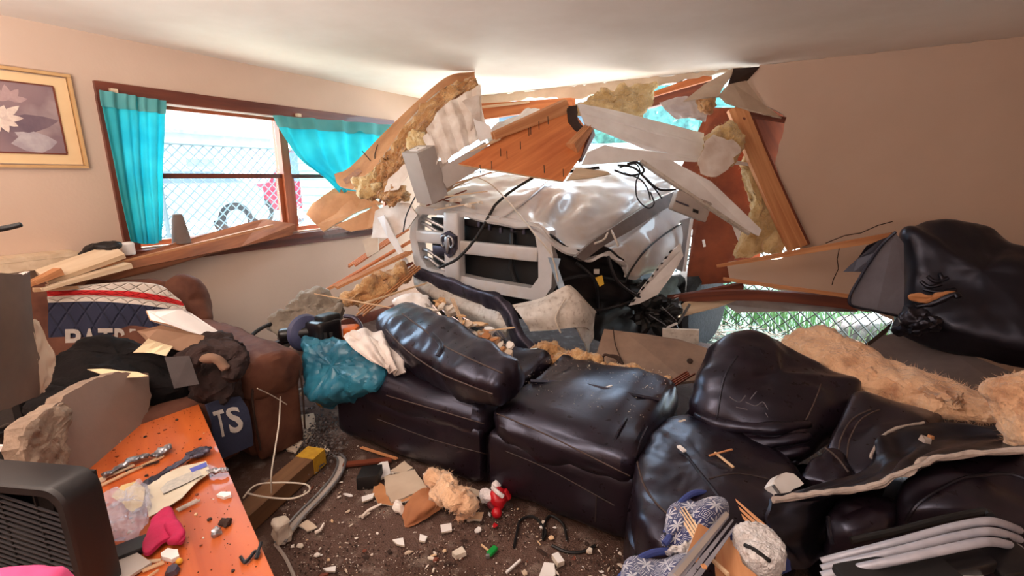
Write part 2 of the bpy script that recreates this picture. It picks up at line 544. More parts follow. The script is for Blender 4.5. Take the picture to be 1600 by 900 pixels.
mWALL = mat('painted_beige_wall', C(206, 178, 158), C(198, 170, 150), 1.2, 0.75, 0.08, 60)
mCEIL = mat('painted_ceiling', C(238, 228, 220), C(228, 216, 206), 1.5, 0.75, 0.06, 40)
mGYP = mat('broken_gypsum', C(226, 214, 200), C(186, 168, 150), 9, 0.95, 0.8, 40)
mDRY = mat('drywall_paper_face', C(214, 194, 172), C(190, 166, 144), 3, 0.85, 0.1, 50)
mDRYB = mat('drywall_brown_back', C(200, 140, 94), C(170, 112, 70), 4, 0.9, 0.1, 50)
mWHT = mat('white_vinyl', C(242, 238, 236), C(222, 214, 210), 3, 0.45, 0.03, 40)
mPAPER = mat('white_vapour_paper', C(244, 234, 226), C(220, 204, 190), 6, 0.8, 0.3, 25)
def paper_mat():
    k = NT('backlit_paper'); t = k.t; o = k.n('TexCoord').outputs['Object']
    n = k.n('TexNoise', {'Vector': o, 'Scale': 9.0, 'Detail': 5.0}); col = k.mix(k.ramp(n.outputs[0], .35, .65), C(246, 236, 228), C(222, 204, 190))
    k.l(col, k.b.inputs['Base Color']); k.b.inputs['Roughness'].default_value = .8; k.bump(n.outputs[0], .4, .01)
    r = k.n('BsdfTranslucent'); k.l(col, r.inputs[0]); mx = k.n('MixShader', {0: .4}); k.l(k.b.outputs[0], mx.inputs[1]); k.l(r.outputs[0], mx.inputs[2])
    k.l(mx.outputs[0], t.nodes['Material Output'].inputs['Surface']); return k.m
mPAPT = paper_mat()
mINS = mat('tan_fibreglass', C(222, 178, 124), C(180, 122, 70), 14, 0.95, 1.0, 55, sheen=0.3, bdist=0.02)
mINSP = mat('pink_tan_fibreglass', C(240, 198, 160), C(222, 172, 132), 9, 0.95, 1.0, 45, sheen=0.3, c3=C(140, 72, 38), s3=8, bdist=0.02)
mINSY = mat('yellow_fibreglass', C(232, 204, 152), C(204, 164, 106), 10, 0.95, 1.0, 50, sheen=0.3, bdist=0.02)
mPLY = wood('orange_plywood', C(220, 134, 76), C(186, 98, 50), 0.6, 22)
mSTUD = wood('pine_stud', C(214, 154, 106), C(184, 118, 74), 0.7, 34)
mRAW = wood('pale_split_pine', C(232, 202, 166), C(206, 162, 120), 0.75, 40)
mDKW = wood('dark_red_wood', C(128, 62, 36), C(88, 38, 22), 0.6, 26)
mBRN = wood('brown_plank', C(176, 108, 68), C(134, 76, 46), 0.55, 24)
mTRIM = wood('varnished_window_trim', C(120, 58, 38), C(86, 36, 24), 0.4, 24, 0.2)
mSASH = wood('orange_sash_wood', C(170, 92, 54), C(140, 70, 40), 0.45, 24)  # lighter orange wood than the window trim
mCREAM = wood('cream_painted_wood', C(226, 204, 176), C(200, 172, 140), 0.6, 18)
mTABLE = wood('orange_table_top', C(196, 98, 44), C(164, 72, 28), 0.36, 14, 0.25)
mSHEATH = mat('red_brown_sheathing', C(142, 68, 34), C(112, 48, 24), 4, 0.8, 0.2, 60)
mDARKB = mat('dark_brown_board', C(60, 38, 28), C(42, 26, 20), 5, 0.85, 0.2, 30)
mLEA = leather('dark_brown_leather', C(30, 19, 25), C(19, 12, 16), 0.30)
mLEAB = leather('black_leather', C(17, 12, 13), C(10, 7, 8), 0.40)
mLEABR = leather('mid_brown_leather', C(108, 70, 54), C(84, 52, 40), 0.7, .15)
mSEAM = mat('leather_seam_thread', C(74, 58, 54), None, 20, 0.7)
mSEAMD = mat('dark_seam_thread', C(50, 37, 36), None, 20, 0.7)
mGREYF = mat('grey_lining_fabric', C(104, 100, 108), C(90, 86, 94), 5, 0.9, 0.2, 160)
mFOAM = mat('grey_foam_edge', C(186, 172, 164), C(160, 146, 138), 14, 0.95, 0.5, 60)
mTRUCK = mat('white_truck_paint', C(206, 200, 198), C(190, 184, 182), 3, 0.3, 0.02, 30, coat=0.4, c3=C(190, 174, 160), s3=9)
mTRUCKD = mat('dusty_white_plastic', C(214, 204, 194), C(188, 176, 164), 12, 0.5, 0.15, 60, c3=C(140, 118, 102), s3=34)
mBLK = mat('black_plastic', C(20, 17, 18), C(12, 10, 11), 8, 0.55, 0.1, 40)
mBLKG = mat('gloss_black_plastic', C(26, 22, 24), C(16, 14, 16), 8, 0.3, 0.02, 40)
mRUB = mat('tyre_rubber', C(38, 35, 36), C(26, 23, 24), 18, 0.9, 0.5, 40)
mMET = mat('grey_metal', C(178, 178, 182), C(150, 150, 154), 5, 0.38, 0.05, 40, metal=0.8)
mMETD = mat('dark_chrome', C(92, 88, 104), C(52, 48, 60), 5, 0.4, 0.1, 30, metal=0.6, c3=C(40, 34, 36), s3=20)
mGREYM = mat('grey_painted_metal', C(176, 164, 156), C(160, 148, 140), 3, 0.5, 0.05, 30)
mGTUBE = mat('silver_grey_tube', C(186, 186, 198), C(156, 156, 168), 9, 0.4, 0.1, 60, metal=0.25)
mWIRE = mat('black_wire', C(22, 20, 24), None, 5, 0.5)
mCABLE = mat('white_cable', C(210, 196, 180), None, 5, 0.5)
# ================================================================ SETTING
def ringwall(y0, y1, z0, z1, hy0, hy1, hz0, hz1, t):      # wall in the plane x=0 with one opening, thickness t outwards
    v = []
    for x in (0.0, -t):
        v += [V((x, y0, z0)), V((x, y1, z0)), V((x, y1, z1)), V((x, y0, z1)), V((x, hy0, hz0)), V((x, hy1, hz0)), V((x, hy1, hz1)), V((x, hy0, hz1))]
    f = []
    for i in range(4):
        j = (i+1) % 4
        f += [(i, j, 4+j, 4+i), (8+i, 12+i, 12+j, 8+j), (4+i, 4+j, 12+j, 12+i), (j, i, 8+i, 8+j)]
    return M(v, f)
WY0, WY1, WZ0, WZ1 = -3.06, -0.76, 1.03, 1.99
struct('wall_left', ringwall(-6.2, 0.0, 0, CEIL, WY0, WY1, WZ0, WZ1, 0.14), mWALL, 0)
struct('wall_back', box((2.8, -6.27, CEIL/2), (2.94, 0, 0), (0, .07, 0), (0, 0, CEIL/2)), mWALL, 0)
struct('wall_side', box((5.67, -3.1, CEIL/2), (.07, 0, 0), (0, 3.1, 0), (0, 0, CEIL/2)), mWALL, 0)
# broken wall: what is left standing of it
R = onR
def wall_r(pts, t, jag, seed): return slab(pts, t, jag, 0.05, seed, 1, V((1, 0, 0)))
wr = [V((5.6, 0, CEIL)), V((5.6, 0, 0)), V((4.62, 0, 0)), R(1420, 545), R(1395, 500), R(1345, 476), R(1250, 458), R(1142, 440), R(1135, 412), R(1215, 405), R(1250, 390), R(1236, 330), R(1211, 256), R(1229, 183), R(1188, 160), R(1165, 128), R(1187, 104)]
wr[-1].z = CEIL
k = Thing('wall_right', None, None, None, 'structure')
k.part('drywall_board', wall_r(wr, 0.10, 0.006, 3), [mWALL, mGYP], smooth=0)
k.part('torn_header_strip', wall_r([V((.02, 0, CEIL)), V((3.30, 0, CEIL)), R(1060, 128), R(1010, 138), R(940, 143), R(900, 155), R(830, 152), R(760, 168), V((.5, 0, 2.15)), V((.02, 0, 2.05))], 0.03, 0.012, 5), [mDRY, mGYP], smooth=0)
def crack(px): return tube([R(x, y, .001) for x, y in px], .004, 4, smooth=False)
k.part('crack', crack([(1312, 385), (1308, 405), (1310, 420), (1302, 437), (1300, 445)]), mDARKB)
k.part('crack', crack([(1290, 380), (1320, 368), (1345, 364), (1372, 352), (1395, 346)]), mDARKB)
k.done()
struct('ceiling', box((2.8, -3.1, CEIL+.06), (2.86, 0, 0), (0, 3.2, 0), (0, 0, .06)), mCEIL, 0)
def carpet():
    k = NT('brown_carpet'); o = k.n('TexCoord').outputs['Object']; b = k.b
    n1 = k.n('TexNoise', {'Vector': o, 'Scale': 2.2, 'Detail': 5.0}); n2 = k.n('TexNoise', {'Vector': o, 'Scale': 160.0, 'Detail': 3.0})
    n3 = k.n('TexNoise', {'Vector': o, 'Scale': 12.0, 'Detail': 5.0})
    c = k.mix(k.ramp(n1.outputs[0], .42, .6), C(112, 85, 75), C(78, 51, 39))
    c = k.mix(k.math('MULTIPLY', k.ramp(n2.outputs[0], .4, .65), .55), c, C(74, 50, 40))
    c = k.mix(k.math('MULTIPLY', k.ramp(n3.outputs[0], .55, .7), .5), c, C(160, 140, 128))
    k.l(c, b.inputs['Base Color']); b.inputs['Roughness'].default_value = .97
    k.bump(k.math('ADD', n2.outputs[0], k.math('MULTIPLY', n3.outputs[0], 1.5)), .9, .015); return k.m
mCARPET = carpet()
struct('floor', box((2.8, -3.1, -.05), (2.86, 0, 0), (0, 3.13, 0), (0, 0, .05)), mCARPET, 0)
struct('baseboard_left', box((.008, -3.2, .05), (.008, 0, 0), (0, 3.0, 0), (0, 0, .05)), mTRIM, 0)

# ceiling seam and scuffs
def ctl_line(px, r): return tube([onz(x, y, CEIL-.001) for x, y in px], r, 4, smooth=False)

struct('roof_shade_eave', slab([V((-.2, .1, 2.42)), V((5.8, .1, 2.42)), V((5.8, .6, 2.38)), V((-.2, .6, 2.38))], .05), mWHT, 0)  # unseen overhang added to keep sky light off the hood
# ---- window
def glass():
    k = NT('window_glass'); t = k.t
    tr = k.n('BsdfTransparent', {'Color': (.95, .98, .98, 1)}); gl = k.n('BsdfGlossy', {'Roughness': .02})
    mx = k.n('MixShader', {0: .06}); k.l(tr.outputs[0], mx.inputs[1]); k.l(gl.outputs[0], mx.inputs[2])
    k.l(mx.outputs[0], t.nodes['Material Output'].inputs['Surface']); return k.m
mGLASS = glass()
def ybar(y0, y1, z, w_, d, x): return bar((x, y0, z), (x, y1, z), d, w_)
def zbar(z0, z1, y, w_, d, x): return bar((x, y, z0), (x, y, z1), d, w_, up=(0, 1, 0))
k = Thing('window_1', None, None, None, 'structure')
k.part('head_casing', ybar(-3.14, -.66, 2.03, .085, .03, .016), mTRIM)
k.part('side_casing', zbar(WZ0-.02, WZ1-.002, -3.10, .085, .03, .016), mTRIM)
k.part('side_casing', zbar(WZ0-.02, WZ1-.002, -.72, .085, .03, .016), mTRIM)
k.part('sill', ybar(-3.18, -.62, WZ0-.03, .04, .10, .045), mTRIM)
k.part('apron', ybar(-3.14, -.66, WZ0-.085, .065, .022, .012), mTRIM)
k.part('mullion', zbar(WZ0, WZ1, -1.91, .07, .10, -.05), mSASH)
for a, b in ((WY0, -1.945), (-1.875, WY1)):
    k.part('upper_sash_rail', ybar(a, b, 1.972, .036, .035, -.05), mSASH)
    k.part('meeting_rail', ybar(a, b, 1.505, .035, .045, -.05), mTRIM)
    k.part('lower_sash_rail', ybar(a, b, 1.05, .035, .035, -.05), mSASH)
    k.part('sash_stile', zbar(1.069, 1.487, a+.02, .04, .035, -.05), mSASH)
    k.part('sash_stile', zbar(1.069, 1.487, b-.02, .04, .035, -.05), mSASH)
    k.part('upper_pane', box((-.06, (a+b)/2, 1.74), (.002, 0, 0), (0, (b-a)/2-.003, 0), (0, 0, .213)), mGLASS, smooth=0)
    k.part('lower_pane', box((-.045, (a+b)/2, 1.277), (.002, 0, 0), (0, (b-a)/2-.04, 0), (0, 0, .208)), mGLASS, smooth=0)
k.part('curtain_bracket', box(onL(177, 142, .045), (.018, 0, 0), (0, .018, 0), (0, 0, .012)), mCREAM)
k.part('curtain_bracket', box(onL(466, 180, .045), (.018, 0, 0), (0, .018, 0), (0, 0, .012)), mCREAM)
k.done()
one('curtain_rod', tube([V((.055, -3.08, 1.975)), V((.055, -.75, 1.975))], .007, 10, smooth=False), mWHT, 'thin white curtain rod across the window head', 'curtain rod')

def curtain_mat(name, c1, c2, tr):
    k = NT(name); t = k.t; o = k.n('TexCoord').outputs['Object']
    n = k.n('TexNoise', {'Vector': o, 'Scale': 5.0}); col = k.mix(k.ramp(n.outputs[0], .35, .65), c1, c2)
    d = k.n('BsdfDiffuse'); r = k.n('BsdfTranslucent'); mx = k.n('MixShader', {0: tr})
    k.l(col, d.inputs[0]); k.l(col, r.inputs[0]); k.l(d.outputs[0], mx.inputs[1]); k.l(r.outputs[0], mx.inputs[2])
    k.l(mx.outputs[0], t.nodes['Material Output'].inputs['Surface']); return k.m
mCUR = curtain_mat('turquoise_cotton', C(96, 214, 220), C(70, 196, 208), .62)
mCURH = curtain_mat('turquoise_cotton_double', C(120, 190, 190), C(100, 176, 178), .3)
def oL(pts): return [onL(*p) for p in pts]
k = Thing('curtain', 'turquoise curtain hanging straight beside the lotus picture', 'curtain', 'pair of turquoise curtains')
fold = lambda u, v: .022*math.sin(u*17+1.2*v)*(.35+.65*v)+.012*math.sin(u*37+2)+.008*math.sin(v*4+u*5)
k.part('cloth', sheet([oL([(154, 142, .075), (195, 148, .075), (225, 153, .08), (259, 158, .08)]), oL([(163, 190, .08), (200, 200, .085), (228, 205, .09), (257, 208, .09)]), oL([(176, 250, .08), (206, 265, .09), (230, 268, .1), (254, 268, .1)]), oL([(190, 318, .08), (214, 325, .09), (234, 325, .1), (254, 325, .1)]), oL([(204, 377, .08), (222, 381, .09), (238, 381, .1), (252, 376, .1)])], 60, 40, .003, fold), mCUR, smooth=60)
k.part('rod_pocket', sheet([oL([(154, 141, .09), (195, 147, .09), (225, 152, .095), (260, 157, .095)]), oL([(155, 154, .092), (195, 160, .092), (225, 164, .097), (260, 169, .097)]), oL([(157, 166, .095), (196, 171, .095), (226, 174, .1), (259, 178, .1)])], 60, 8, .003, lambda u, v: fold(u, .2)*.8), mCURH, 'rod pocket of doubled turquoise cloth', smooth=60)
k.done()
k = Thing('curtain', 'turquoise curtain bunched sideways by the fallen ceiling board', 'curtain', 'pair of turquoise curtains')
fold2 = lambda u, v: (.03*math.sin(u*26+2.5*v)+.015*math.sin(u*47))*(1-.35*v)
k.part('cloth', sheet([oL([(426, 181, .085), (490, 186, .085), (550, 191, .085), (612, 196, .085)]), oL([(443, 215, .1), (498, 220, .1), (552, 226, .12), (606, 230, .12)]), oL([(468, 250, .12), (512, 256, .14), (555, 260, .16), (596, 262, .16)]), oL([(508, 278, .14), (535, 284, .18), (558, 288, .2), (588, 288, .2)]), oL([(533, 300, .14), (547, 306, .2), (560, 308, .22), (580, 305, .22)]), oL([(543, 314, .14), (553, 318, .2), (562, 318, .22), (574, 314, .22)])], 70, 46, .003, fold2), mCUR, smooth=60)
k.part('rod_pocket', sheet([oL([(426, 180, .1), (490, 185, .1), (550, 190, .1), (612, 195, .1)]), oL([(430, 190, .102), (492, 194, .102), (551, 199, .102), (611, 203, .102)]), oL([(434, 199, .105), (494, 203, .105), (552, 208, .107), (610, 212, .107)])], 70, 6, .003, lambda u, v: fold2(u, 0)*.8), mCURH, 'gathered rod pocket', smooth=60)
k.done()

# ---- framed picture on the window wall
mFRAME = mat('pale_wood_frame', C(206, 164, 112), C(190, 146, 96), 6, .5)
mMATB = mat('cream_mat_board', C(226, 192, 146), C(220, 184, 138), 3, .8)
mPRINT = mat('mauve_print', C(150, 122, 122), C(116, 92, 100), 4.0, .45, lo=.3, hi=.7, c3=C(188, 166, 160), s3=3, detail=1)
def Lp(y, z, x): return V((x, y, z))
py0, py1, pz0, pz1 = -4.20, -3.25, 1.55, 2.085
k = Thing('framed_picture', 'framed lotus flower picture with wide cream mat on the window wall', 'picture')
fr = M()
k.part('frame_rail', ybar(py0, py1, pz1-.008, .016, .03, .02), mFRAME); k.part('frame_rail', ybar(py0, py1, pz0+.008, .016, .03, .02), mFRAME)
k.part('frame_stile', zbar(pz0+.017, pz1-.017, py0+.008, .016, .03, .02), mFRAME); k.part('frame_stile', zbar(pz0+.017, pz1-.017, py1-.008, .016, .03, .02), mFRAME)
k.part('mat_board', box((.012, (py0+py1)/2, (pz0+pz1)/2), (.004, 0, 0), (0, .455, 0), (0, 0, .245)), mMATB, smooth=0)
pr = k.part('print', box((.018, (py0+py1)/2, 1.82), (.0015, 0, 0), (0, .385, 0), (0, 0, .185)), mPRINT, smooth=0)
k.part('inner_bead', ybar(-4.11, -3.335, 2.009, .008, .006, .02), mTRIM); k.part('inner_bead', ybar(-4.11, -3.335, 1.631, .008, .006, .02), mTRIM); k.part('inner_bead', zbar(1.635, 2.005, -3.336, .008, .006, .02), mTRIM)
mPET = mat('pale_petal_ink', C(226, 206, 190), C(196, 170, 160), 20, .5); mPET2 = mat('faint_petal_ink', C(180, 150, 146), C(164, 132, 132), 20, .5)
mLEAFI = mat('dark_leaf_ink', C(96, 76, 88), C(116, 94, 102), 8, .5); mLEAFL = mat('light_leaf_ink', C(184, 172, 172), C(150, 134, 140), 8, .5)
def petal(cx, cyy, a, L, w_, x, mt, nm):
    pts = []
    for t, s in ((0, 0), (.25, .7), (.55, 1), (.8, .6), (1, 0), (.8, -.6), (.55, -1), (.25, -.7)):
        dx, dy = math.cos(a)*L*t-math.sin(a)*w_*s, math.sin(a)*L*t+math.cos(a)*w_*s
        pts.append(Lp(cx+dx, cyy+dy, x))
    k.part(nm, slab(pts, .0006), mt, of=pr, smooth=0)
fy, fz = -3.585, 1.81
petal(fy-.05, fz-.05, .2, .30, .05, .0202, mLEAFI, 'painted_leaf'); petal(-3.42, 1.67, 2.6, .14, .035, .0203, mLEAFL, 'painted_leaf'); petal(fy+.02, fz-.13, .1, .2, .06, .0204, mLEAFL, 'painted_leaf')
for i, a in enumerate((-.5, .1, .7, 1.2, 1.8, 2.4, 3.0, 3.6, 4.3, 5.0)): petal(fy, fz, a, .075+.02*(i % 3), .018, .0206+.0005*i, mPET, 'painted_petal')
for i, a in enumerate((.2, .9, 1.6, 2.3, 3.0)): petal(fy+.05, fz+.10, a, .08, .017, .0203+.0004*i, mPET2, 'painted_petal')
k.done()

# ================================================================ OUTSIDE
mGROUND = mat('outdoor_ground', C(206, 204, 194), C(176, 180, 168), 3, .95, .8, 25, c3=C(160, 182, 150), s3=1.5)
struct('ground_outside', box((0, 6, -.17), (22, 0, 0), (0, 22, 0), (0, 0, .05)), mGROUND, 0)
mSIDE = mat('pale_green_siding', C(128, 158, 138), C(116, 146, 128), 3, .6); mHOUSE = mat('grey_house_siding', C(124, 134, 142), C(112, 122, 130), 3, .7)
mROOF = mat('roof_shingle', C(110, 112, 120), C(90, 92, 98), 9, .9, .4)
def lap_wall(name, p0, p1, z0, z1, pitch, mt, label=None, kind=None, cat=None):
    k = Thing(name, label, cat, None, kind); p0, p1 = V(p0), V(p1); n = (p1-p0).cross(UP).normalized()
    if n.dot(CAM-p0) < 0: n = -n
    z = z0
    while z < z1:
        a, b = p0.copy(), p1.copy(); a.z = b.z = z; t = UP*pitch
        k.part('siding_board', M([a+n*.02, b+n*.02, b+t, a+t, a-n*.02, b-n*.02, b+t-n*.02, a+t-n*.02], [(0, 1, 2, 3), (7, 6, 5, 4), (0, 4, 5, 1), (3, 2, 6, 7), (0, 3, 7, 4), (1, 5, 6, 2)]), mt, smooth=0); z += pitch
    k.done()
lap_wall('exterior_wing', (-2.05, -.40, 0), (-.16, -.40, 0), -.1, 2.6, .105, mSIDE, kind='structure')
# neighbouring house beyond the fence
k = Thing('neighbour_house', 'pale grey house far beyond the fence seen through the window', 'house')
hx = -15.0; mCARP = mat('pale_window_pane', C(96, 116, 130), None, 3, .3)
k.part('wall', box((hx, 1, 1.4), (2, 0, 0), (0, 5, 0), (0, 0, 1.5)), mHOUSE, smooth=0)
for i in range(4):
    q = k.part('window', box((hx+2.02, -2.5+2.0*i, 1.6), (.04, 0, 0), (0, .5, 0), (0, 0, .55)), mWHT, smooth=0)
    k.part('pane', box((hx+2.07, -2.5+2.0*i, 1.6), (.01, 0, 0), (0, .42, 0), (0, 0, .47)), mCARP, of=q, smooth=0)
k.part('roof', slab([V((hx+2.4, -4.4, 2.9)), V((hx+2.4, 6.4, 2.9)), V((hx, 6.4, 4.3)), V((hx, -4.4, 4.3))], .12), mROOF, smooth=0)
k.done()
# chain-link fence past the window
def link_mesh(o, X, L, H, pitch, r):
    m = M(); X = V(X); n = int((L+H)/pitch)
    for i in range(n):
        for s in (1, -1):
            s0 = i*pitch-H if s > 0 else i*pitch
            a0, z0_, a1, z1_ = s0, 0, s0+s*H, H
            if a0 < 0: z0_ = -a0*s; a0 = 0
            if a0 > L: z0_ = (a0-L); a0 = L
            if a1 > L: z1_ = H-(a1-L); a1 = L
            if a1 < 0: z1_ = H+a1; a1 = 0
            if z1_-z0_ < .03: continue
            m.add(bar(V(o)+X*a0+UP*z0_, V(o)+X*a1+UP*z1_, r, r, up=(0.3, .5, .2)))
    m.g = None; return m
mWIREF = mat('galvanised_wire', C(96, 108, 116), None, 5, .5, metal=.3)
k = Thing('chain_link_fence', 'chain link fence with top rail beyond the window', 'fence', 'chain link fences outside')
k.part('wire_mesh', link_mesh((-3.2, -4.4, -.05), (0, 1, 0), 8.0, 1.95, .13, .012), mWIREF, kind='stuff', smooth=0)
k.part('top_rail', tube([V((-3.2, -4.4, 1.92)), V((-3.2, 3.6, 1.92))], .022, 8, smooth=False), mWIREF)
for i in range(4): k.part('post', tube([V((-3.2, -4.0+2.4*i, -.15)), V((-3.2, -4.0+2.4*i, 1.98))], .03, 8, smooth=False), mWIREF)
k.done()
mREDC = mat('red_car_paint', C(130, 26, 48), C(112, 20, 40), 3, .3, coat=.5); mCARW = mat('pale_car_paint', C(134, 144, 152), C(124, 134, 142), 3, .3, coat=.4)
mCARG = mat('car_window', C(84, 96, 116), None, 3, .3)
struct('ground_raised_drive', box((-10.5, 0, .10), (6.2, 0, 0), (0, 12, 0), (0, 0, .26)), mat('pale_concrete', C(226, 224, 220), C(206, 204, 200), 3, .9), 0)
def vehicle(name, label, x, y, L, W, H, mt, hood):
    k = Thing(name, label, 'car'); r = .33; zb = .37
    prof = [(0, .35), (0, .8), (.06*L, .9), (hood*L, 1.0), ((hood+.13)*L, H), (.78*L, H), (.93*L, 1.0), (L, .9), (L, .35)]
    k.part('body', slab([V((x+W/2, y+a, zb+b)) for a, b in prof], W), mt, smooth=0)
    k.part('side_window', slab([V((x+W/2+.01, y+a, zb+b)) for a, b in ((hood*L+.1, 1.02), ((hood+.14)*L, H-.08), (.76*L, H-.08), (.89*L, 1.02))], .01), mCARG, smooth=0)
    for a in (.18*L, .82*L):
        q = k.part('tyre', lathe(V((x+W/2-.2, y+a, zb+r)), (1, 0, 0), [(r*.6, 0), (r, .02), (r, .2), (r*.6, .22)], 20), mRUB)
        k.part('rim', lathe(V((x+W/2+.0, y+a, zb+r)), (1, 0, 0), [(r*.6, 0), (r*.6, .03), (.05, .035)], 16), mMET, of=q)
    k.done()
vehicle('parked_van', 'pale parked car low behind the chain link fence', -6.2, -2.3, 3.3, 1.7, 1.3, mCARW, .16)
vehicle('parked_car', 'red parked car behind the chain link fence', -7.8, 1.1, 4.0, 1.7, 1.78, mREDC, .25)
mLEAF = mat('foliage_green', C(62, 116, 108), C(30, 66, 64), 8, .8, c3=C(110, 160, 150), s3=5)
def bush(name, label, c, r, seed, group=None):
    k = Thing(name, label, 'tree', group); rr = random.Random(seed); c = V(c); v, f = [], []
    k.part('trunk', tube([V((c.x, c.y, -.12)), V((c.x+.1, c.y, c.z*.5)), c], .07, 8), mDARKB)
    m = ball(c, r, (1, 1, .8), 12).disp(r*.5, 1.3, seed)
    k.part('crown', m, mLEAF); lv = M()
    for i in range(900):
        a, b = rr.uniform(0, 6.28), math.acos(rr.uniform(-1, 1)); d = V((math.sin(b)*math.cos(a), math.sin(b)*math.sin(a), math.cos(b)*.8)); p = c+d*r*rr.uniform(.85, 1.25)
        X = V((rr.uniform(-1, 1), rr.uniform(-1, 1), rr.uniform(-1, 1))).normalized()*.07; Y = X.orthogonal().normalized()*.04
        lv.add(M([p-X, p+Y, p+X, p-Y], [(0, 1, 2, 3)]))
    k.part('leaves', lv, mLEAF, kind='stuff', smooth=0); k.done()
bush('bushy_tree', 'green bushy tree glimpsed through the gap above the truck hood', (1.4, 5.0, 2.6), 1.2, 1)
bush('bushy_tree', 'taller green tree beside the fence beyond the broken wall', (4.6, 7.4, 2.4), 1.3, 2)
k = Thing('neighbour_shed', 'pale clapboard shed glimpsed through the hole above the white siding', 'shed')
mSHED = mat('blue_grey_siding', C(86, 108, 126), C(72, 92, 110), 3, .7)
k.part('wall', box((-.8, 8.6, 1.6), (3.2, 0, 0), (0, 1.2, 0), (0, 0, 1.7)), mSHED, smooth=0)
k.part('roof', slab([V((-4.2, 7.0, 3.2)), V((2.7, 7.0, 3.2)), V((2.7, 8.7, 4.2)), V((-4.2, 8.7, 4.2))], .1), mROOF, smooth=0)
k.done()
struct('ground_darkened_patch', box((4.6, 2.2, -.117), (2.4, 0, 0), (0, 2.1, 0), (0, 0, .01)), mat('darkened_ground', C(74, 98, 88), C(56, 74, 68), 6, .95, .6, 20), 0)  # darker patch added so the sunlit ground does not blow out
k = Thing('chain_link_fence', 'bent chain link fence seen under the lifted wall', 'fence', 'chain link fences outside')
def fence2():
    m = link_mesh((2.6, .95, -.12), (1, 0, 0), 3.4, 1.15, .115, .010)
    m.v = [p+V((.04*math.sin(p.z*5), .10*math.sin(p.x*2.3)+.25*p.z, .02*math.sin(p.x*6))) for p in m.v]; return m
mWIRED = mat('dark_fence_wire', C(36, 44, 42), None, 5, .6)
k.part('wire_mesh', fence2(), mWIRED, kind='stuff', smooth=0)
k.part('post', tube([V((4.9, 1.0, -.15)), V((4.9, 1.2, 1.2))], .03, 8, smooth=False), mWIREF)
k.done()
def twigs():
    rr = random.Random(4); m = M()
    for i in range(420):
        x, y = rr.uniform(2.9, 4.6), rr.uniform(.12, .9); a = rr.uniform(0, 6.28); L = rr.uniform(.06, .22); z = -.11+rr.uniform(0, .10)
        p = V((x, y, z)); d = V((math.cos(a), math.sin(a)*.6, rr.uniform(-.15, .25)))*L
        m.add(bar(p, p+d, .007, .006))
    m.g = None; return m
mTWIG = mat('pale_dry_twig', C(150, 140, 128), C(84, 74, 66), 20, .9)
one('dry_twigs', twigs(), mTWIG, 'pale dry twigs littering the ground outside the gap', 'twigs', kind='stuff', smooth=0)
def weeds():
    rr = random.Random(9); m = M()
    for i in range(1500):
        x, y = rr.uniform(2.4, 6.0), rr.uniform(1.0, 2.6); p = V((x, y, -.12)); h = rr.uniform(.08, .4); a = rr.uniform(0, 6.28); d = V((math.cos(a), math.sin(a), 0))
        m.add(M([p-d*.012, p+d*.012, p+d*rr.uniform(-.1, .1)+UP*h], [(0, 1, 2)]))
    return m
one('weeds', weeds(), mat('weed_green', C(76, 124, 70), C(120, 150, 110), 4, .8), 'bright green weeds growing behind the bent fence', 'weeds', kind='stuff', smooth=0)
one('concrete_block', rbox(at(1352, 515, 4.6), RIGHT*.34+FWD*.1, FWD*.16, UP*.13+RIGHT*.05, .05, 10).disp(.03, 9, 3), mat('mossy_concrete', C(128, 122, 124), C(84, 80, 84), 14, .95, .9, 40), 'rough grey concrete block outside beside the gap under the wall', 'block')

# ================================================================ WINDOW WALL CLUTTER
def board(name, label, cat, p0, p1, w_, h, mt, group=None, **kw):
    return one(name, bar(p0, p1, w_, h, **kw), mt, label, cat, group, smooth=0)
one('broken_plank', slab(P([(412, 342, 3.92), (462, 350, 4.02), (457, 367, 4.0), (330, 396, 3.4), (240, 424, 3.05), (130, 447, 2.66), (88, 444, 2.55), (180, 408, 2.84), (300, 370, 3.36)]), .028, .004, .2, 3, 0, at(412, 342, 3.92)-at(88, 444, 2.55)), mBRN, 'long wide brown plank fallen along the window sill', 'plank', smooth=0)
board('narrow_slat', 'thin orange slat lying along the top of the long brown plank', 'slat', at(170, 414, 2.72), at(425, 353, 3.86), .03, .02, mSTUD, spl0=.08, seed=5)
board('trim_board', 'cream painted trim board sloping down beneath the turquoise curtain', 'trim board', at(66, 434, 2.48), at(186, 392, 2.78), .13, .03, mCREAM, up=(.5, -.3, 1))
board('trim_board', 'second cream trim board under the sloping one with broken end', 'trim board', at(80, 447, 2.44), at(200, 414, 2.76), .10, .03, mCREAM, spl0=.05, seed=2)
board('pointed_stake', 'pale pointed stick lying above the striped blanket', 'stick', at(52, 453, 2.40), at(168, 446, 2.66), .03, .02, mRAW, spl1=.03, seed=7)
board('wood_chunk', 'short orange broken stub at the end of the cream boards', 'wood chunk', at(56, 440, 2.38), at(92, 424, 2.5), .05, .04, mSTUD, spl0=.05, seed=8)
k = Thing('wall_shelf', 'cream wooden wall shelf under the lotus picture', 'shelf')
k.part('top_board', box((.09, -3.78, 1.055), (.085, 0, 0), (0, .36, 0), (0, 0, .012)), mCREAM); k.part('front_rail', box((.165, -3.78, 1.015), (.01, 0, 0), (0, .36, 0), (0, 0, .027)), mCREAM); k.part('end_bracket', box((.08, -3.45, .98), (.07, 0, 0), (0, .012, 0), (0, 0, .06)), mCREAM)
k.done()
one('woollen_hat', pillow(P([(125, 398), (140, 384), (160, 378), (185, 382), (178, 392), (150, 400)], 2.78), .05, a=.7).disp(.012, 14, 2), mBLK, 'dark soft hat lying behind the cream boards', 'hat')
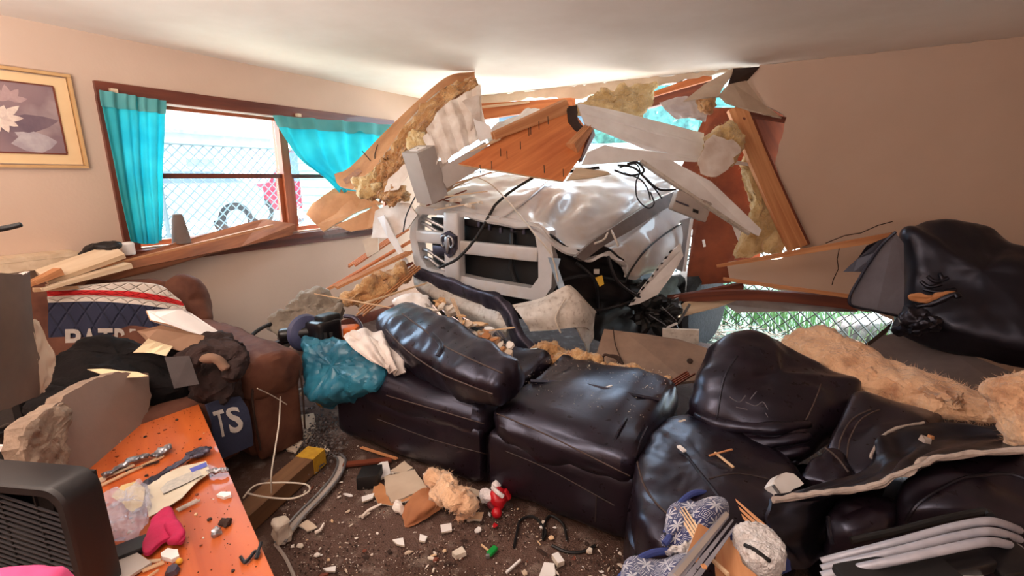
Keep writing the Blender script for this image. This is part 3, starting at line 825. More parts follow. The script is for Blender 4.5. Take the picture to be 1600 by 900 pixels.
one('can', lathe(at(203, 398, 2.92), UP, [(.028, 0), (.032, .006), (.032, .07), (.026, .08)], 16), mWHT, 'small white can under the curtain hem', 'can')
one('grey_cone', lathe(V((.10, -2.84, 1.045)), UP, [(.058, 0), (.05, .08), (.038, .16), (.028, .20), (.012, .205)], 20), mat('grey_brown_cloth', C(120, 104, 98), None, 9, .8), 'grey cone shaped ornament standing on the sill by the curtain', 'ornament')
one('black_rod', sweep(P([(-30, 362, 1.5), (5, 357, 1.5), (32, 351, 1.52)]), [.012, .010], [.010, .008], e=2.2, n=12, k=10), mBLK, 'black rod poking in beside the lotus picture wall', 'rod')

# ---- brown recliner with team blanket
k = Thing('recliner', 'brown leather recliner under a striped blanket beside the window wall', 'armchair')
k.part('backrest', pillow(P([(48, 452, 2.62), (110, 440, 2.72), (190, 437, 2.8), (268, 442, 2.88), (292, 480, 2.86), (296, 560, 2.7), (180, 575, 2.6), (50, 570, 2.5)]), .10, a=.5, back=.8).disp(.02, 5, 3), mLEABR)
k.part('head_wing', pillow(P([(258, 446, 2.86), (284, 429, 2.9), (312, 437, 2.92), (327, 465, 2.94), (331, 497, 2.9), (316, 508, 2.86), (284, 498, 2.84), (262, 474, 2.84)]), .09, a=.6).disp(.012, 8, 4), mLEABR)
k.part('seat_cushion', rbox((.95, -3.62, .30), (.44, 0, 0), (0, .34, 0), (0, 0, .15), .09, 10, (.03, 0, .04)).disp(.015, 6, 5), mLEABR)
a = k.part('armrest', rbox((.98, -3.1, .27), (.50, 0, 0), (0, .14, 0), (0, 0, .25), .05, 10, (0, .02, 0)).disp(.012, 6, 6), mLEABR)
k.part('arm_roll', sweep([V((.45, -3.1, .50)), V((1.0, -3.11, .50)), V((1.50, -3.1, .47))], .17, .135, k=16).disp(.018, 9, 7), mLEABR, of=a)
k.part('front_panel', rbox((1.50, -3.1, .26), (.03, 0, 0), (0, .135, 0), (0, 0, .24), .03, 6).disp(.008, 8, 7), mLEABR, of=a)
k.part('footrest', rbox((1.42, -3.57, .28), (.06, 0, 0), (0, .30, 0), (0, 0, .20), .05, 8, (.03, 0, 0)).disp(.012, 7, 8), mLEABR)
k.part('piping', tube([V((1.535, -3.23, .1)), V((1.54, -3.23, .45)), V((1.54, -3.1, .58)), V((1.54, -2.97, .45)), V((1.535, -2.97, .1))], .006, 6), mDARKB)
k.done()
def team_mat():
    k = NT('quilted_team_fabric'); g = k.g(); sx = k.n('SeparateXYZ', {0: g}); v = sx.outputs[1]; u = sx.outputs[0]
    a = k.math('GREATER_THAN', v, .2); b = k.math('GREATER_THAN', v, .4); c = k.math('GREATER_THAN', v, .6)
    col = k.mix(a, C(214, 204, 194), C(196, 30, 34)); col = k.mix(b, col, C(214, 204, 194)); col = k.mix(c, col, C(42, 46, 70))
    k.l(col, k.b.inputs['Base Color']); k.b.inputs['Roughness'].default_value = .85
    p = k.math('MULTIPLY', u, 9.0); q = k.math('MULTIPLY', v, 5.0)
    d1 = k.math('ABSOLUTE', k.math('SUBTRACT', k.math('FRACT', k.math('ADD', p, q)), .5)); d2 = k.math('ABSOLUTE', k.math('SUBTRACT', k.math('FRACT', k.math('SUBTRACT', p, q)), .5))
    h = k.math('MINIMUM', k.ramp(d1, .0, .12), k.ramp(d2, .0, .12)); k.bump(h, .7, .012); return k.m
mTEAM = team_mat(); mNAVY = mat('navy_fabric', C(42, 46, 70), C(34, 37, 58), 8, .85, .3, 60); mLETT = mat('grey_felt_letter', C(196, 186, 178), C(172, 162, 154), 20, .8)
def text_mesh(s, fn, spacing=1.0):
    cu = bpy.data.curves.new('txt', 'FONT'); cu.body = s; cu.size = 1; cu.extrude = 0.0; cu.resolution_u = 3; cu.space_character = spacing; cu.offset = .025
    o = bpy.data.objects.new('txt', cu); COL.objects.link(o); bpy.context.view_layer.update()
    me = bpy.data.meshes.new_from_object(o.evaluated_get(bpy.context.evaluated_depsgraph_get()))
    bm = bmesh.new(); bm.from_mesh(me); bmesh.ops.triangulate(bm, faces=bm.faces)
    bmesh.ops.subdivide_edges(bm, edges=[e for e in bm.edges if e.calc_length() > .2], cuts=2); bmesh.ops.triangulate(bm, faces=bm.faces)
    vs = [v.co.copy() for v in bm.verts]; fs = [tuple(v.index for v in f.verts) for f in bm.faces]
    bm.free(); bpy.data.objects.remove(o); bpy.data.curves.remove(cu); bpy.data.meshes.remove(me)
    x0, x1 = min(v.x for v in vs), max(v.x for v in vs); y0, y1 = min(v.y for v in vs), max(v.y for v in vs)
    return M([fn((v.x-x0)/(x1-x0), (v.y-y0)/(y1-y0)) for v in vs], fs)
def rows_px(rows, F0, F1):
    return [[at(x, y, F0+(F1-F0)*(i/(len(r)-1))) for i, (x, y) in enumerate(r)] for r in rows]
TB = surf(rows_px([[(72, 453), (140, 446), (200, 442), (250, 447), (280, 467)], [(73, 455), (140, 453), (200, 455), (250, 461), (284, 471)], [(74, 463), (140, 461), (200, 464), (250, 471), (287, 478)], [(75, 473), (140, 471), (200, 474), (250, 480), (290, 486)], [(75, 512), (140, 510), (200, 510), (250, 515), (292, 520)], [(77, 562), (140, 562), (200, 562), (250, 562), (293, 562)]], 2.50, 2.72))
k = Thing('team_blanket', 'navy team blanket with red and white quilted stripes over the recliner back', 'blanket')
q = k.part('cloth', sheet(TB, 40, 40, .018, lambda u, v: .008*noise.noise(V((u*5, v*5, 1)))), mTEAM)
for i, ch in enumerate('PATRIOTS'):
    wd = .045 if ch == 'I' else .095
    u0 = .115+[0, .1, .2, .305, .41, .47, .58, .685][i]
    k.part('letter', text_mesh(ch, lambda a, b: TB(u0+wd*a, .955-.145*b)+(FWD*-.014)), mLETT, of=q, smooth=0)
k.done()
TC = surf(rows_px([[(322, 632), (345, 624), (375, 619)], [(330, 655), (355, 648), (388, 640)], [(336, 690), (362, 682), (394, 672)], [(345, 718), (368, 708), (396, 696)]], 1.98, 2.12))
k = Thing('arm_cover', 'navy chair cover with grey lettering over the recliner footrest', 'chair cover')
q = k.part('cloth', sheet(TC, 16, 16, .01), mNAVY)
for i, ch in enumerate('TS'): k.part('letter', text_mesh(ch, lambda a, b: TC(.14+.37*i+.33*a, .62-.42*b)+(FWD*-.008)), mLETT, of=q, smooth=0)
k.done()

# ---- clothes, papers on the recliner
mJACK = mat('black_cloth', C(20, 15, 16), C(11, 8, 9), 10, .9, .5, 50, spec=.2); mHOOD = mat('charcoal_fleece', C(62, 48, 46), C(40, 31, 30), 9, .95, .6, 60, spec=.2)
mBLACKP = mat('dark_grey_card', C(70, 62, 62), C(58, 50, 50), 6, .7)
mj = pillow(P([(84, 588, 2.05), (104, 574, 2.1), (122, 562, 2.14), (142, 548, 2.18), (165, 540, 2.2), (190, 548, 2.22), (215, 560, 2.25), (262, 566, 2.25), (304, 562, 2.25), (318, 598, 2.2), (300, 622, 2.1), (235, 632, 2.0), (165, 626, 1.9), (118, 632, 1.85), (78, 616, 1.9)]), .12, 90, 16, .6)
one('black_jacket', mj.disp(.035, 8, 4, 4, (RIGHT, .35)), mJACK, 'crumpled black jacket heaped on the recliner seat', 'jacket')
one('black_cloth', pillow(P([(46, 640, 1.85), (60, 618, 1.9), (100, 604, 1.9), (140, 610, 1.9), (150, 640, 1.8), (90, 660, 1.75)]), .08, 60, 10).disp(.04, 8, 9, 3, (RIGHT, .3)), mJACK, 'dark cloth with grey stripe tucked behind the broken drywall slab', 'cloth')
one('grey_flap', slab(P([(257, 558, 1.93), (296, 556, 1.97), (311, 600, 1.95), (272, 607, 1.9)]), .008), mBLACKP, 'dark grey card flap on the black jacket', 'card', smooth=0)
mh = pillow(P([(288, 560, 2.2), (300, 540, 2.25), (335, 530, 2.3), (372, 536, 2.3), (389, 552, 2.28), (378, 585, 2.2), (362, 622, 2.1), (330, 640, 2.05), (298, 622, 2.05), (282, 590, 2.1)]), .11, 80, 14, .6)
k = Thing('charcoal_hoodie', 'charcoal fleece hoodie bundled on the recliner arm', 'hoodie')
k.part('body', mh.disp(.05, 8, 12, 4, ((RIGHT+UP).normalized(), .35)), mHOOD)
k.part('sleeve', sweep(P([(296, 575, 2.0), (312, 551, 2.02), (345, 545, 2.05), (372, 560, 2.05), (360, 590, 2.0)]), .045, .035, k=30).disp(.02, 16, 3), mHOOD)
k.part('hood_lining', sweep(P([(318, 560, 1.98), (340, 562, 1.97), (352, 575, 1.97)]), .022, .016, k=14).disp(.01, 18, 5), mat('brown_lining', C(126, 96, 78), None, 10, .9))
k.done()
one('white_tray', slab(P([(229, 485, 2.12), (283, 481, 2.2), (300, 490, 2.25), (362, 531, 2.3), (344, 536, 2.26), (308, 524, 2.2), (262, 506, 2.12), (236, 500, 2.1)]), .012, 0, .1, 1, 1), [mWHT, mRAW], 'white plastic lid propped against the team blanket', 'lid', smooth=0)
one('brown_folder', slab(P([(214, 517, 2.08), (252, 508, 2.12), (318, 524, 2.2), (350, 542, 2.22), (292, 552, 2.12), (228, 531, 2.06)]), .012), mat('brown_card', C(150, 116, 92), C(130, 98, 76), 5, .8), 'brown cardboard folder lying under the white lid', 'folder', smooth=0)
one('cream_paper', slab(P([(208, 551, 2.0), (232, 529, 2.04), (270, 541, 2.1), (259, 556, 2.05), (240, 552, 2.03)]), .003, .004, .03, 4), mat('cream_paper', C(230, 212, 176), C(220, 198, 160), 5, .85), 'torn cream sheet of paper under the brown folder', 'paper', smooth=0)
one('cream_paper', slab(P([(136, 577, 1.86), (160, 576, 1.88), (215, 581, 1.9), (232, 587, 1.88), (180, 590, 1.84)]), .003, .004, .03, 6), mat('yellowed_paper', C(226, 200, 160), None, 5, .85), 'yellowed paper strip behind the top edge of the drywall slab', 'paper', smooth=0)
# ================================================================ THE TRUCK
TU, TV = RIGHT*.84-FWD*.54, RIGHT*.54+FWD*.84          # across the nose, and back along the truck
def TK(u, v, z): p = G(-.27, 3.5, 0)+TU*u+TV*v; p.z = z-.045*u; return p
def TKn(pts, v): return [TK(a, v, b) for a, b in pts]
k = Thing('pickup_truck', 'white pickup truck that crashed nose first through the wall', 'truck')
# grille surround
gr = M()
def gbar(pts, v=0.0, t=.07): return slab(TKn(pts, v), t, 0, .1, 1, 0)
def ring(outer, inner, v, t):
    a, b = [TK(*p[:1], v, p[1]) for p in outer], [TK(*p[:1], v+.012, p[1]) for p in inner]; d = TV*t; n = len(a)
    vs = a+b+[p+d for p in a]+[p+d for p in b]; f = []
    for i in range(n):
        j = (i+1) % n
        f += [(i, j, n+j, n+i), (n+i, n+j, 3*n+j, 3*n+i), (j, i, 2*n+i, 2*n+j), (2*n+i, 2*n+j, 3*n+j, 3*n+i)]
    return M(vs, f)
outer = [(-.69, .98), (-.66, 1.17), (-.585, 1.245), (0, 1.235), (.54, 1.215), (.62, 1.17), (.655, 1.0), (.645, .78), (.57, .665), (0, .645), (-.56, .655), (-.65, .76)]
inner = [(-.62, .97), (-.60, 1.13), (-.55, 1.18), (0, 1.20), (.44, 1.19), (.505, 1.12), (.53, 1.0), (.535, .83), (.475, .745), (0, .73), (-.52, .745), (-.59, .83)]
g0 = k.part('grille_surround', ring(outer, inner, 0, .09), mTRUCK, smooth=40)
k.part('centre_bar', rbox(TK(-.235, .03, .955), TU*.075, TV*.05, UP*.27, .02, 6), mTRUCK, of=g0)
k.part('cross_bar', rbox(TK(.165, .035, .975), TU*.36, TV*.03, UP*.052-TU*.0, .015, 6), mTRUCK, of=g0)
k.part('cross_bar', rbox(TK(-.43, .035, 1.005), TU*.20, TV*.03, UP*.05, .015, 6), mTRUCK, of=g0)
# emblem: ringed shield with a horned animal head in relief
eb = k.part('emblem', slab(TKn([(-.305, 1.05), (-.235, 1.085), (-.165, 1.05), (-.165, .95), (-.20, .90), (-.235, .875), (-.27, .90), (-.305, .95)], -.045), .03), mMETD, 'chrome shield shaped emblem', of=g0)
eh = M()
for s in (-1, 1):
    eh.add(tube([TK(-.235+s*.012, -.055, 1.045), TK(-.235+s*.045, -.06, 1.04), TK(-.235+s*.06, -.06, 1.0), TK(-.235+s*.045, -.062, .965), TK(-.235+s*.025, -.062, .975), TK(-.235+s*.028, -.062, 1.0)], .011, 8, 16, r1=.005))
eh.add(pillow(TKn([(-.255, 1.04), (-.215, 1.04), (-.212, .99), (-.222, .93), (-.235, .905), (-.248, .93), (-.258, .99)], -.055), .016, 20, 5)); eh.g = None
k.part('emblem_relief', eh, mMET, 'silver horned head in relief', of=g0)
# behind the grille
k.part('radiator', box(TK(-.04, .17, .925), TU*.54, TV*.02, UP*.245), mBLK, smooth=0)
k.part('radiator_frame', rbox(TK(.13, .12, 1.16), TU*.40, TV*.03, UP*.03, .01, 4), mBLKG)
for i in range(4):
    z = [1.16, 1.10, .88, .81][i]; k.part('bent_grille_slat', tube([TK(-.62, .06, z), TK(-.52, .04, z-.02+.01*i), TK(-.42, .07, z-.06), TK(-.32, .11, z-.11+.02*(i % 2))], .016, 8), mMET, 'crumpled silver slat')
k.part('headlamp_bracket', rbox(TK(-.40, .07, .90), TU*.075, TV*.04, UP*.04, .01, 4), mMETD)
for i in range(5): k.part('hanging_clip', rbox(TK(-.02+.1*i, .07, 1.145-.012*(i % 3)), TU*.012, TV*.012, UP*.022, .005, 2), mMETD)
k.part('radiator_hose', tube([TK(.24, .13, 1.1), TK(.26, .1, .98), TK(.25, .1, .85), TK(.28, .12, .74)], .022, 8), mBLK)
# hood
HR = [P([(655, 322, 3.86), (705, 330, 3.66), (745, 343, 3.47), (800, 352, 3.30), (840, 358, 3.17), (880, 392, 3.14), (902, 398, 3.17)]),
      P([(662, 308, 3.92), (715, 308, 3.74), (760, 318, 3.58), (810, 330, 3.42), (850, 340, 3.34), (895, 368, 3.30), (925, 380, 3.34)]),
      P([(680, 296, 4.05), (735, 290, 3.92), (785, 296, 3.80), (835, 296, 3.68), (890, 314, 3.62), (950, 330, 3.58), (975, 342, 3.62)]),
      P([(705, 283, 4.25), (760, 276, 4.16), (810, 276, 4.08), (865, 282, 4.0), (925, 284, 3.96), (990, 296, 3.94), (1020, 312, 3.96)]),
      P([(728, 270, 4.45), (790, 262, 4.4), (850, 258, 4.36), (905, 260, 4.3), (960, 262, 4.28), (1030, 276, 4.26), (1058, 296, 4.25)])]
HS = surf(HR)
dent = lambda u, v: .045*math.exp(-((u-.66)**2/.012+(v-.42)**2/.03))*math.sin(u*46+v*9)-.03*math.exp(-((u-.3)**2/.02+(v-.5)**2/.08))+.016*noise.noise(V((u*8, v*6, 3)))+.012*noise.fractal(V((u*16, v*12, 5)), .8, 2, 3)*v+.008*math.sin(v*13+u*22)*math.exp(-((u-.55)**2/.08))
h0 = k.part('hood', sheet(HS, 70, 46, .02, dent), mTRUCK, smooth=50)
k.part('hood_crease', tube([HS(.43, .05)+UP*.012, HS(.5, .3)+UP*.02, HS(.52, .6)+UP*.018, HS(.45, .95)+UP*.01], .010, 6), mTRUCK, 'raised buckled fold', of=h0)
# grey gap between hood and wing, wing panel
GP = surf([P([(900, 401, 3.08), (930, 374, 3.24), (972, 346, 3.48), (1020, 316, 3.82), (1056, 298, 4.12)]), P([(912, 408, 3.12), (944, 384, 3.28), (986, 360, 3.52), (1032, 331, 3.86), (1066, 314, 4.15)])])
k.part('hood_edge', sheet(GP, 30, 5, .03), mat('mid_grey_metal', C(120, 110, 108), C(98, 90, 88), 6, .5), 'grey inner edge of the hood')  # plain grey metal for the inner edge of the hood
FS = surf([P([(908, 402, 3.24), (945, 374, 3.45), (985, 350, 3.68), (1030, 325, 3.98), (1082, 312, 4.28)]), P([(922, 406, 3.22), (955, 384, 3.38), (998, 372, 3.58), (1038, 352, 3.9), (1082, 338, 4.24)]), P([(945, 396, 3.24), (966, 392, 3.36), (1000, 398, 3.50), (1042, 385, 3.84), (1080, 366, 4.22)]), P([(968, 404, 3.30), (978, 420, 3.38), (1002, 424, 3.5), (1040, 412, 3.84), (1076, 392, 4.2)]), P([(976, 412, 3.36), (982, 436, 3.42), (1004, 432, 3.54), (1034, 420, 3.86), (1066, 404, 4.2)])])
f0 = k.part('front_wing', sheet(FS, 50, 40, .02, lambda u, v: .012*noise.noise(V((u*5, v*4, 8)))+.01*math.sin(u*20+v*6)*v), mTRUCK, smooth=50)
k.part('door_gap', tube([at(1078, 341, 4.2), at(1040, 365, 3.86), at(1008, 392, 3.52), at(984, 425, 3.36), at(977, 442, 3.36)], .008, 6), mBLK, 'dark curved panel gap', of=f0)
k.part('torn_edge', tube([at(912, 398, 3.2), at(922, 384, 3.22), at(944, 374, 3.26), at(952, 358, 3.4), at(960, 370, 3.3), at(966, 385, 3.3)], .008, 6), mTRUCKD, 'torn bright edge', of=f0)
# dark engine bay and wheel arch
eb0 = k.part('engine_bay', pillow(P([(862, 396, 3.34), (905, 410, 3.42), (960, 398, 3.5), (985, 432, 3.6), (1045, 430, 3.95), (1060, 470, 4.1), (1000, 500, 3.9), (930, 500, 3.6), (870, 470, 3.35)]), .08, 60, 10, .6, 4).disp(.06, 7, 5), mBLK, smooth=50)
k.part('wheel_arch_liner', sheet(surf([P([(858, 366, 3.16), (900, 390, 3.2), (945, 386, 3.28), (975, 405, 3.36)]), P([(862, 400, 3.2), (905, 420, 3.28), (950, 425, 3.4), (985, 450, 3.5)]), P([(870, 455, 3.24), (910, 465, 3.3), (960, 470, 3.45), (1000, 490, 3.6)])]), 24, 16, .012, lambda u, v: .03*noise.noise(V((u*4, v*4, 2)))), mBLKG, smooth=50)
k.part('battery_tag', slab(P([(930, 434, 3.20), (941, 430, 3.2), (944, 444, 3.2), (937, 448, 3.2)]), .004), mat('yellow_tag', C(214, 168, 50), None, 5, .6), 'yellow plastic tag', smooth=0)
k.part('tag_clip', box(at(932, 424, 3.2), RIGHT*.018, FWD*.01, UP*.016), mGREYM, smooth=0)
for i, (a, b, c) in enumerate([((868, 440), (920, 430), (975, 440)), ((880, 470), (930, 485), (990, 470)), ((900, 410), (930, 440), (935, 490)), ((950, 400), (965, 440), (1000, 465))]):
    k.part('wiring_hose', tube([at(*a, 3.22), at(*b, 3.22), at(*c, 3.45)], .012, 6), mWIRE)
k.part('headlamp_shard', slab(P([(856, 402, 3.08), (876, 404, 3.08), (872, 418, 3.08), (884, 452, 3.04), (874, 455, 3.04), (862, 420, 3.08)]), .01), mat('clear_blue_plastic', C(176, 196, 214), C(140, 160, 180), 10, .2), 'broken clear lamp plastic', smooth=0)
k.part('inner_arch', pillow(P([(896, 440, 3.6), (950, 425, 3.65), (1010, 428, 3.9), (1062, 436, 4.2), (1066, 520, 4.1), (1000, 536, 3.8), (930, 530, 3.55), (900, 500, 3.45)]), .05, 50, 8, .6, 5).disp(.06, 7, 15), mBLK, smooth=50)
# bumper
k.part('upper_bumper', sweep(P([(648, 424, 3.74), (690, 440, 3.6), (740, 460, 3.38), (775, 472, 3.22), (795, 492, 3.14), (808, 525, 3.08), (832, 556, 3.02), (866, 578, 3.0)]), [.025, .03, .035, .04], [.05, .06, .065, .07, .07, .05], UP+FWD*-.35, e=3.5, n=28, k=50).disp(.014, 9, 4), mMETD, 'dusty dark chrome bumper bar', smooth=50)
b0 = k.part('lower_bumper', sheet(surf([P([(646, 430, 3.78), (690, 452, 3.6), (735, 470, 3.4), (778, 486, 3.2), (792, 502, 3.12)]), P([(648, 448, 3.72), (690, 468, 3.54), (735, 488, 3.34), (776, 506, 3.15), (792, 518, 3.1)]), P([(660, 460, 3.78), (695, 480, 3.6), (738, 502, 3.4), (775, 522, 3.2), (790, 530, 3.16)])]), 40, 14, .015, lambda u, v: .012*noise.noise(V((u*6, v*3, 4)))), mTRUCKD, 'cracked white lower bumper', smooth=50)
for i in range(3): k.part('bumper_slat', tube([at(668+4*i, 462+6*i, 3.66), at(705, 486+5*i, 3.5), at(740+4*i, 508+5*i, 3.34)], .006, 6), mMETD, of=b0)
k.part('bumper_lip', tube([at(700, 486, 3.42), at(745, 515, 3.22), at(792, 536, 3.06)], .014, 8), mBLK, of=b0)
k.part('bumper_corner', sheet(surf([P([(800, 476, 3.16), (838, 468, 3.05), (872, 452, 3.0), (892, 446, 3.04), (904, 460, 3.1)]), P([(806, 484, 3.08), (845, 476, 2.98), (885, 466, 2.94), (912, 468, 3.0), (930, 486, 3.12)]), P([(818, 500, 3.0), (855, 498, 2.92), (890, 490, 2.88), (918, 486, 2.96), (930, 490, 3.1)]), P([(828, 518, 3.0), (862, 516, 2.92), (894, 512, 2.88), (916, 512, 2.96), (926, 520, 3.1)])]), 40, 30, .012, lambda u, v: .012*noise.noise(V((u*4, v*4, 6)))), mTRUCKD, 'dirty white bumper corner', smooth=50)
k.part('bumper_corner_skirt', slab(P([(902, 512, 2.9), (927, 494, 3.08), (928, 528, 3.08), (922, 538, 3.06), (920, 552, 3.04), (916, 540, 3.0), (908, 524, 2.93)]), .012, .002, .03, 2), mTRUCKD, smooth=0)
# cab and body behind, beyond the wall
k.part('cowl', rbox(TK(.05, 1.55, 1.30), TU*.80, TV*.30, UP*.16, .06, 8).disp(.03, 5, 2), mTRUCKD)
k.part('windscreen', slab([TK(-.72, 1.75, 1.42), TK(.78, 1.75, 1.42), TK(.62, 2.35, 1.86), TK(-.58, 2.35, 1.86)], .01), mat('shattered_glass', C(120, 140, 150), C(170, 186, 190), 40, .15), smooth=0)
k.part('cab', rbox(TK(.03, 3.1, 1.2), TU*.86, TV*.95, UP*.66, .15, 8), mTRUCK)
k.part('truck_bed', rbox(TK(.03, 4.9, .95), TU*.9, TV*1.0, UP*.36, .05, 6), mTRUCK)
k.part('chassis', rbox(TK(.0, 2.4, .5), TU*.42, TV*2.2, UP*.10, .03, 6), mBLK)
for (wx, wv) in ((.83, 1.55), (-.75, 1.2), (.8, 4.6), (-.78, 4.6)):
    c = TK(wx, wv, .36) if (wx, wv) != (.83, 1.55) else at(1085, 488, 4.35)
    if c.z < .39-.12: c.z = .27
    X = (TU*.95-TV*.3).normalized() if wv == 1.55 else TU
    q = k.part('tyre', lathe(c-X*.13, X, [(.22, 0), (.34, .0), (.385, .035), (.39, .13), (.385, .225), (.34, .26), (.22, .26)], 32), mRUB)
    k.part('wheel_rim', lathe(c-X*.12, X, [(.23, 0), (.23, .22), (.20, .24), (.17, .18), (.06, .17), (.05, .2), (.0, .2)], 24), mMET, of=q)
k.part('tow_hook_strap', tube([at(884, 466, 2.9), at(872, 486, 2.88), at(868, 500, 2.86), at(876, 520, 2.86)], .006, 6), mCABLE, 'torn white strap')
k.done()

# ================================================================ WRECKAGE OVER THE TRUCK
# torn ceiling piece with insulation
k = Thing('ceiling_panel', 'torn ceiling panel of brown board and insulation hanging over the curtain', 'ceiling panel')
k.part('board_face', sheet(surf([P([(742, 112, 4.19), (700, 119, 4.2), (655, 155, 4.24), (600, 207, 4.22), (548, 260, 4.12), (522, 272, 4.06)]), P([(742, 118, 4.1), (697, 127, 4.08), (648, 170, 4.06), (602, 222, 4.02), (560, 268, 3.96), (530, 290, 3.92)]), P([(742, 124, 4.02), (692, 138, 3.98), (640, 186, 3.93), (606, 234, 3.88), (586, 262, 3.84), (560, 298, 3.8)])]), 44, 12, .012, None, .004, 3), [mDRYB, mGYP], 'tan board face', smooth=50)
k.part('insulation_layer', sheet(surf([P([(744, 122, 4.0), (694, 138, 3.96), (643, 184, 3.91), (606, 236, 3.86), (588, 262, 3.8), (566, 306, 3.76)]), P([(744, 130, 3.96), (704, 150, 3.92), (655, 200, 3.86), (622, 248, 3.8), (606, 272, 3.76), (588, 308, 3.72)]), P([(740, 142, 3.98), (712, 168, 3.94), (672, 214, 3.88), (646, 254, 3.82), (626, 280, 3.8), (604, 312, 3.76)])]), 60, 26, .05, lambda u, v: .05*noise.fractal(V((u*14, v*6, 5)), .8, 2, 4)), mINS, 'brown insulation batt', smooth=60)
k.part('insulation_tuft', pillow(P([(552, 290, 3.82), (575, 268, 3.84), (590, 262, 3.84), (600, 288, 3.78), (588, 306, 3.74), (566, 306, 3.76)]), .05, 40, 8).disp(.06, 14, 6, 4), mINSY, 'yellow fluffy tuft', smooth=60)
k.part('insulation_tuft', pillow(P([(596, 292, 3.74), (612, 284, 3.74), (634, 296, 3.72), (632, 312, 3.7), (608, 318, 3.7), (594, 306, 3.72)]), .06, 40, 8).disp(.06, 14, 7, 4), mINS, smooth=60)
k.part('insulation_tuft', pillow(P([(640, 216, 3.8), (655, 202, 3.8), (668, 216, 3.78), (660, 236, 3.76), (644, 240, 3.76)]), .05, 40, 8).disp(.06, 14, 8, 4), mINSY, smooth=60)
k.part('printed_stamp', sheet(surf([P([(535, 281, 3.885), (560, 262, 3.93)]), P([(541, 288, 3.87), (566, 268, 3.91)])]), 6, 3, .001), mat('grey_stamp_ink', C(150, 116, 104), C(186, 136, 100), 60, .9), 'smudged printed stamp')
k.part('board_crack', tube(P([(566, 236, 4.05), (578, 250, 3.97), (584, 258, 3.9)]), .004, 4), mDARKB)
k.part('board_crack', tube(P([(590, 226, 4.04), (586, 240, 3.98), (586, 248, 3.93)]), .004, 4), mDARKB)
k.done()
# white paper facing with pleats
k = Thing('insulation_paper', 'pleated white insulation paper hanging beside the torn ceiling panel', 'insulation paper')
pl = [[(668, 200), (690, 172), (700, 168), (704, 200), (700, 236)], [(690, 170), (712, 152), (722, 190), (738, 226)], [(712, 152), (728, 148), (740, 190), (752, 222)], [(728, 148), (750, 134), (752, 176), (762, 212)]]
rowsA = [(666, 202, 3.62), (690, 168, 3.66), (718, 150, 3.72), (750, 132, 3.8)]
rowsB = [(678, 228, 3.58), (704, 200, 3.6), (734, 188, 3.66), (754, 178, 3.74)]
rowsC = [(692, 256, 3.54), (718, 236, 3.56), (742, 222, 3.6), (768, 208, 3.7)]
k.part('paper_facing', sheet(surf([P(rowsA), P(rowsB), P(rowsC)]), 60, 30, .003, lambda u, v: .05*(abs((u*4+.25*v) % 1-.5)-.25)+.012*noise.noise(V((u*9, v*9, 2))), .006, 2), mPAPT, smooth=25)
k.part('paper_flap', slab(P([(722, 158, 3.66), (748, 148, 3.72), (752, 190, 3.68), (735, 205, 3.62), (738, 180, 3.64)]), .003, .004, .03, 3), mPAPT, 'folded torn flap', smooth=0)
k.part('paper_flap', slab(P([(660, 214, 3.6), (672, 206, 3.6), (688, 244, 3.54), (682, 258, 3.52)]), .003, .004, .03, 4), mPAPT, smooth=0)
k.part('paper_flap', slab(P([(740, 185, 3.62), (765, 196, 3.66), (772, 212, 3.66), (750, 222, 3.6)]), .003, .004, .03, 5), mWHT, smooth=0)
k.done()
one('insulation_paper', slab(P([(652, 258, 3.62), (700, 250, 3.62), (716, 282, 3.7), (700, 300, 3.72), (676, 302, 3.66), (668, 284, 3.62)]), .01, .006, .04, 9), mPAPT, 'crumpled white paper sheet behind the grey boxed posts', 'insulation paper', smooth=0)
# grey boxed post pieces
def boxpost(name, label, p0, p1, w_, h, up):
    k = Thing(name, label, 'post'); d = (p1-p0).normalized()
    q = k.part('casing', bar(p0, p1, w_, h, up), mGREYM, smooth=0)
    Y = V(up).cross(d).normalized(); Z = d.cross(Y)
    k.part('end_recess', box(p0+d*.0, Y*w_*.26, Z*h*.26, d*.006), mWHT, of=q, smooth=0); k.part('screw', lathe(p0-d*.004, -d, [(.009, 0), (.007, .005)], 8), mMETD, of=q)
    k.done()
boxpost('boxed_post', 'grey boxed post piece standing tilted behind the truck hood', at(653, 233, 3.50), at(676, 311, 3.62), .17, .17, FWD+RIGHT*.8)
boxpost('boxed_post', 'second grey boxed post piece lying crosswise under the plywood', at(690, 280, 3.66), at(764, 236, 3.72), .16, .15, UP)
# debris lying on the passenger corner of the hood
for i, (a, b, w_, mt, nm) in enumerate([((672, 312, 3.62), (734, 280, 3.8), .03, mRAW, 'pale'), ((676, 318, 3.56), (722, 300, 3.66), .025, mDKW, 'dark'), ((706, 306, 3.6), (752, 300, 3.66), .03, mCREAM, 'cream'), ((690, 326, 3.58), (735, 318, 3.6), .04, mCREAM, 'dusty cream'), ((660, 306, 3.7), (710, 316, 3.6), .02, mDKW, 'thin dark'), ((700, 290, 3.75), (760, 272, 3.95), .02, mSTUD, 'orange')]):
    board('splinter', nm+' splinter of wood lying on the crumpled hood corner', 'splinter', at(*a), at(*b), w_, .018, mt, group='splinters on the hood corner', spl0=.06, spl1=.05, seed=20+i)
for i, (x, y, F, s) in enumerate([(712, 315, 3.6, .05), (735, 325, 3.5, .05), (700, 322, 3.62, .035), (750, 318, 3.52, .03)]):
    one('plaster_lump', chip(at(x, y, F), s, .5, i+40), mGYP, ['big pale plaster lump on the hood corner by the grey post', 'flat plaster lump on the hood above the grille', 'small plaster lump nearest the crumpled lamp opening', 'little plaster crumb farthest along the hood front'][i], 'plaster', smooth=0)
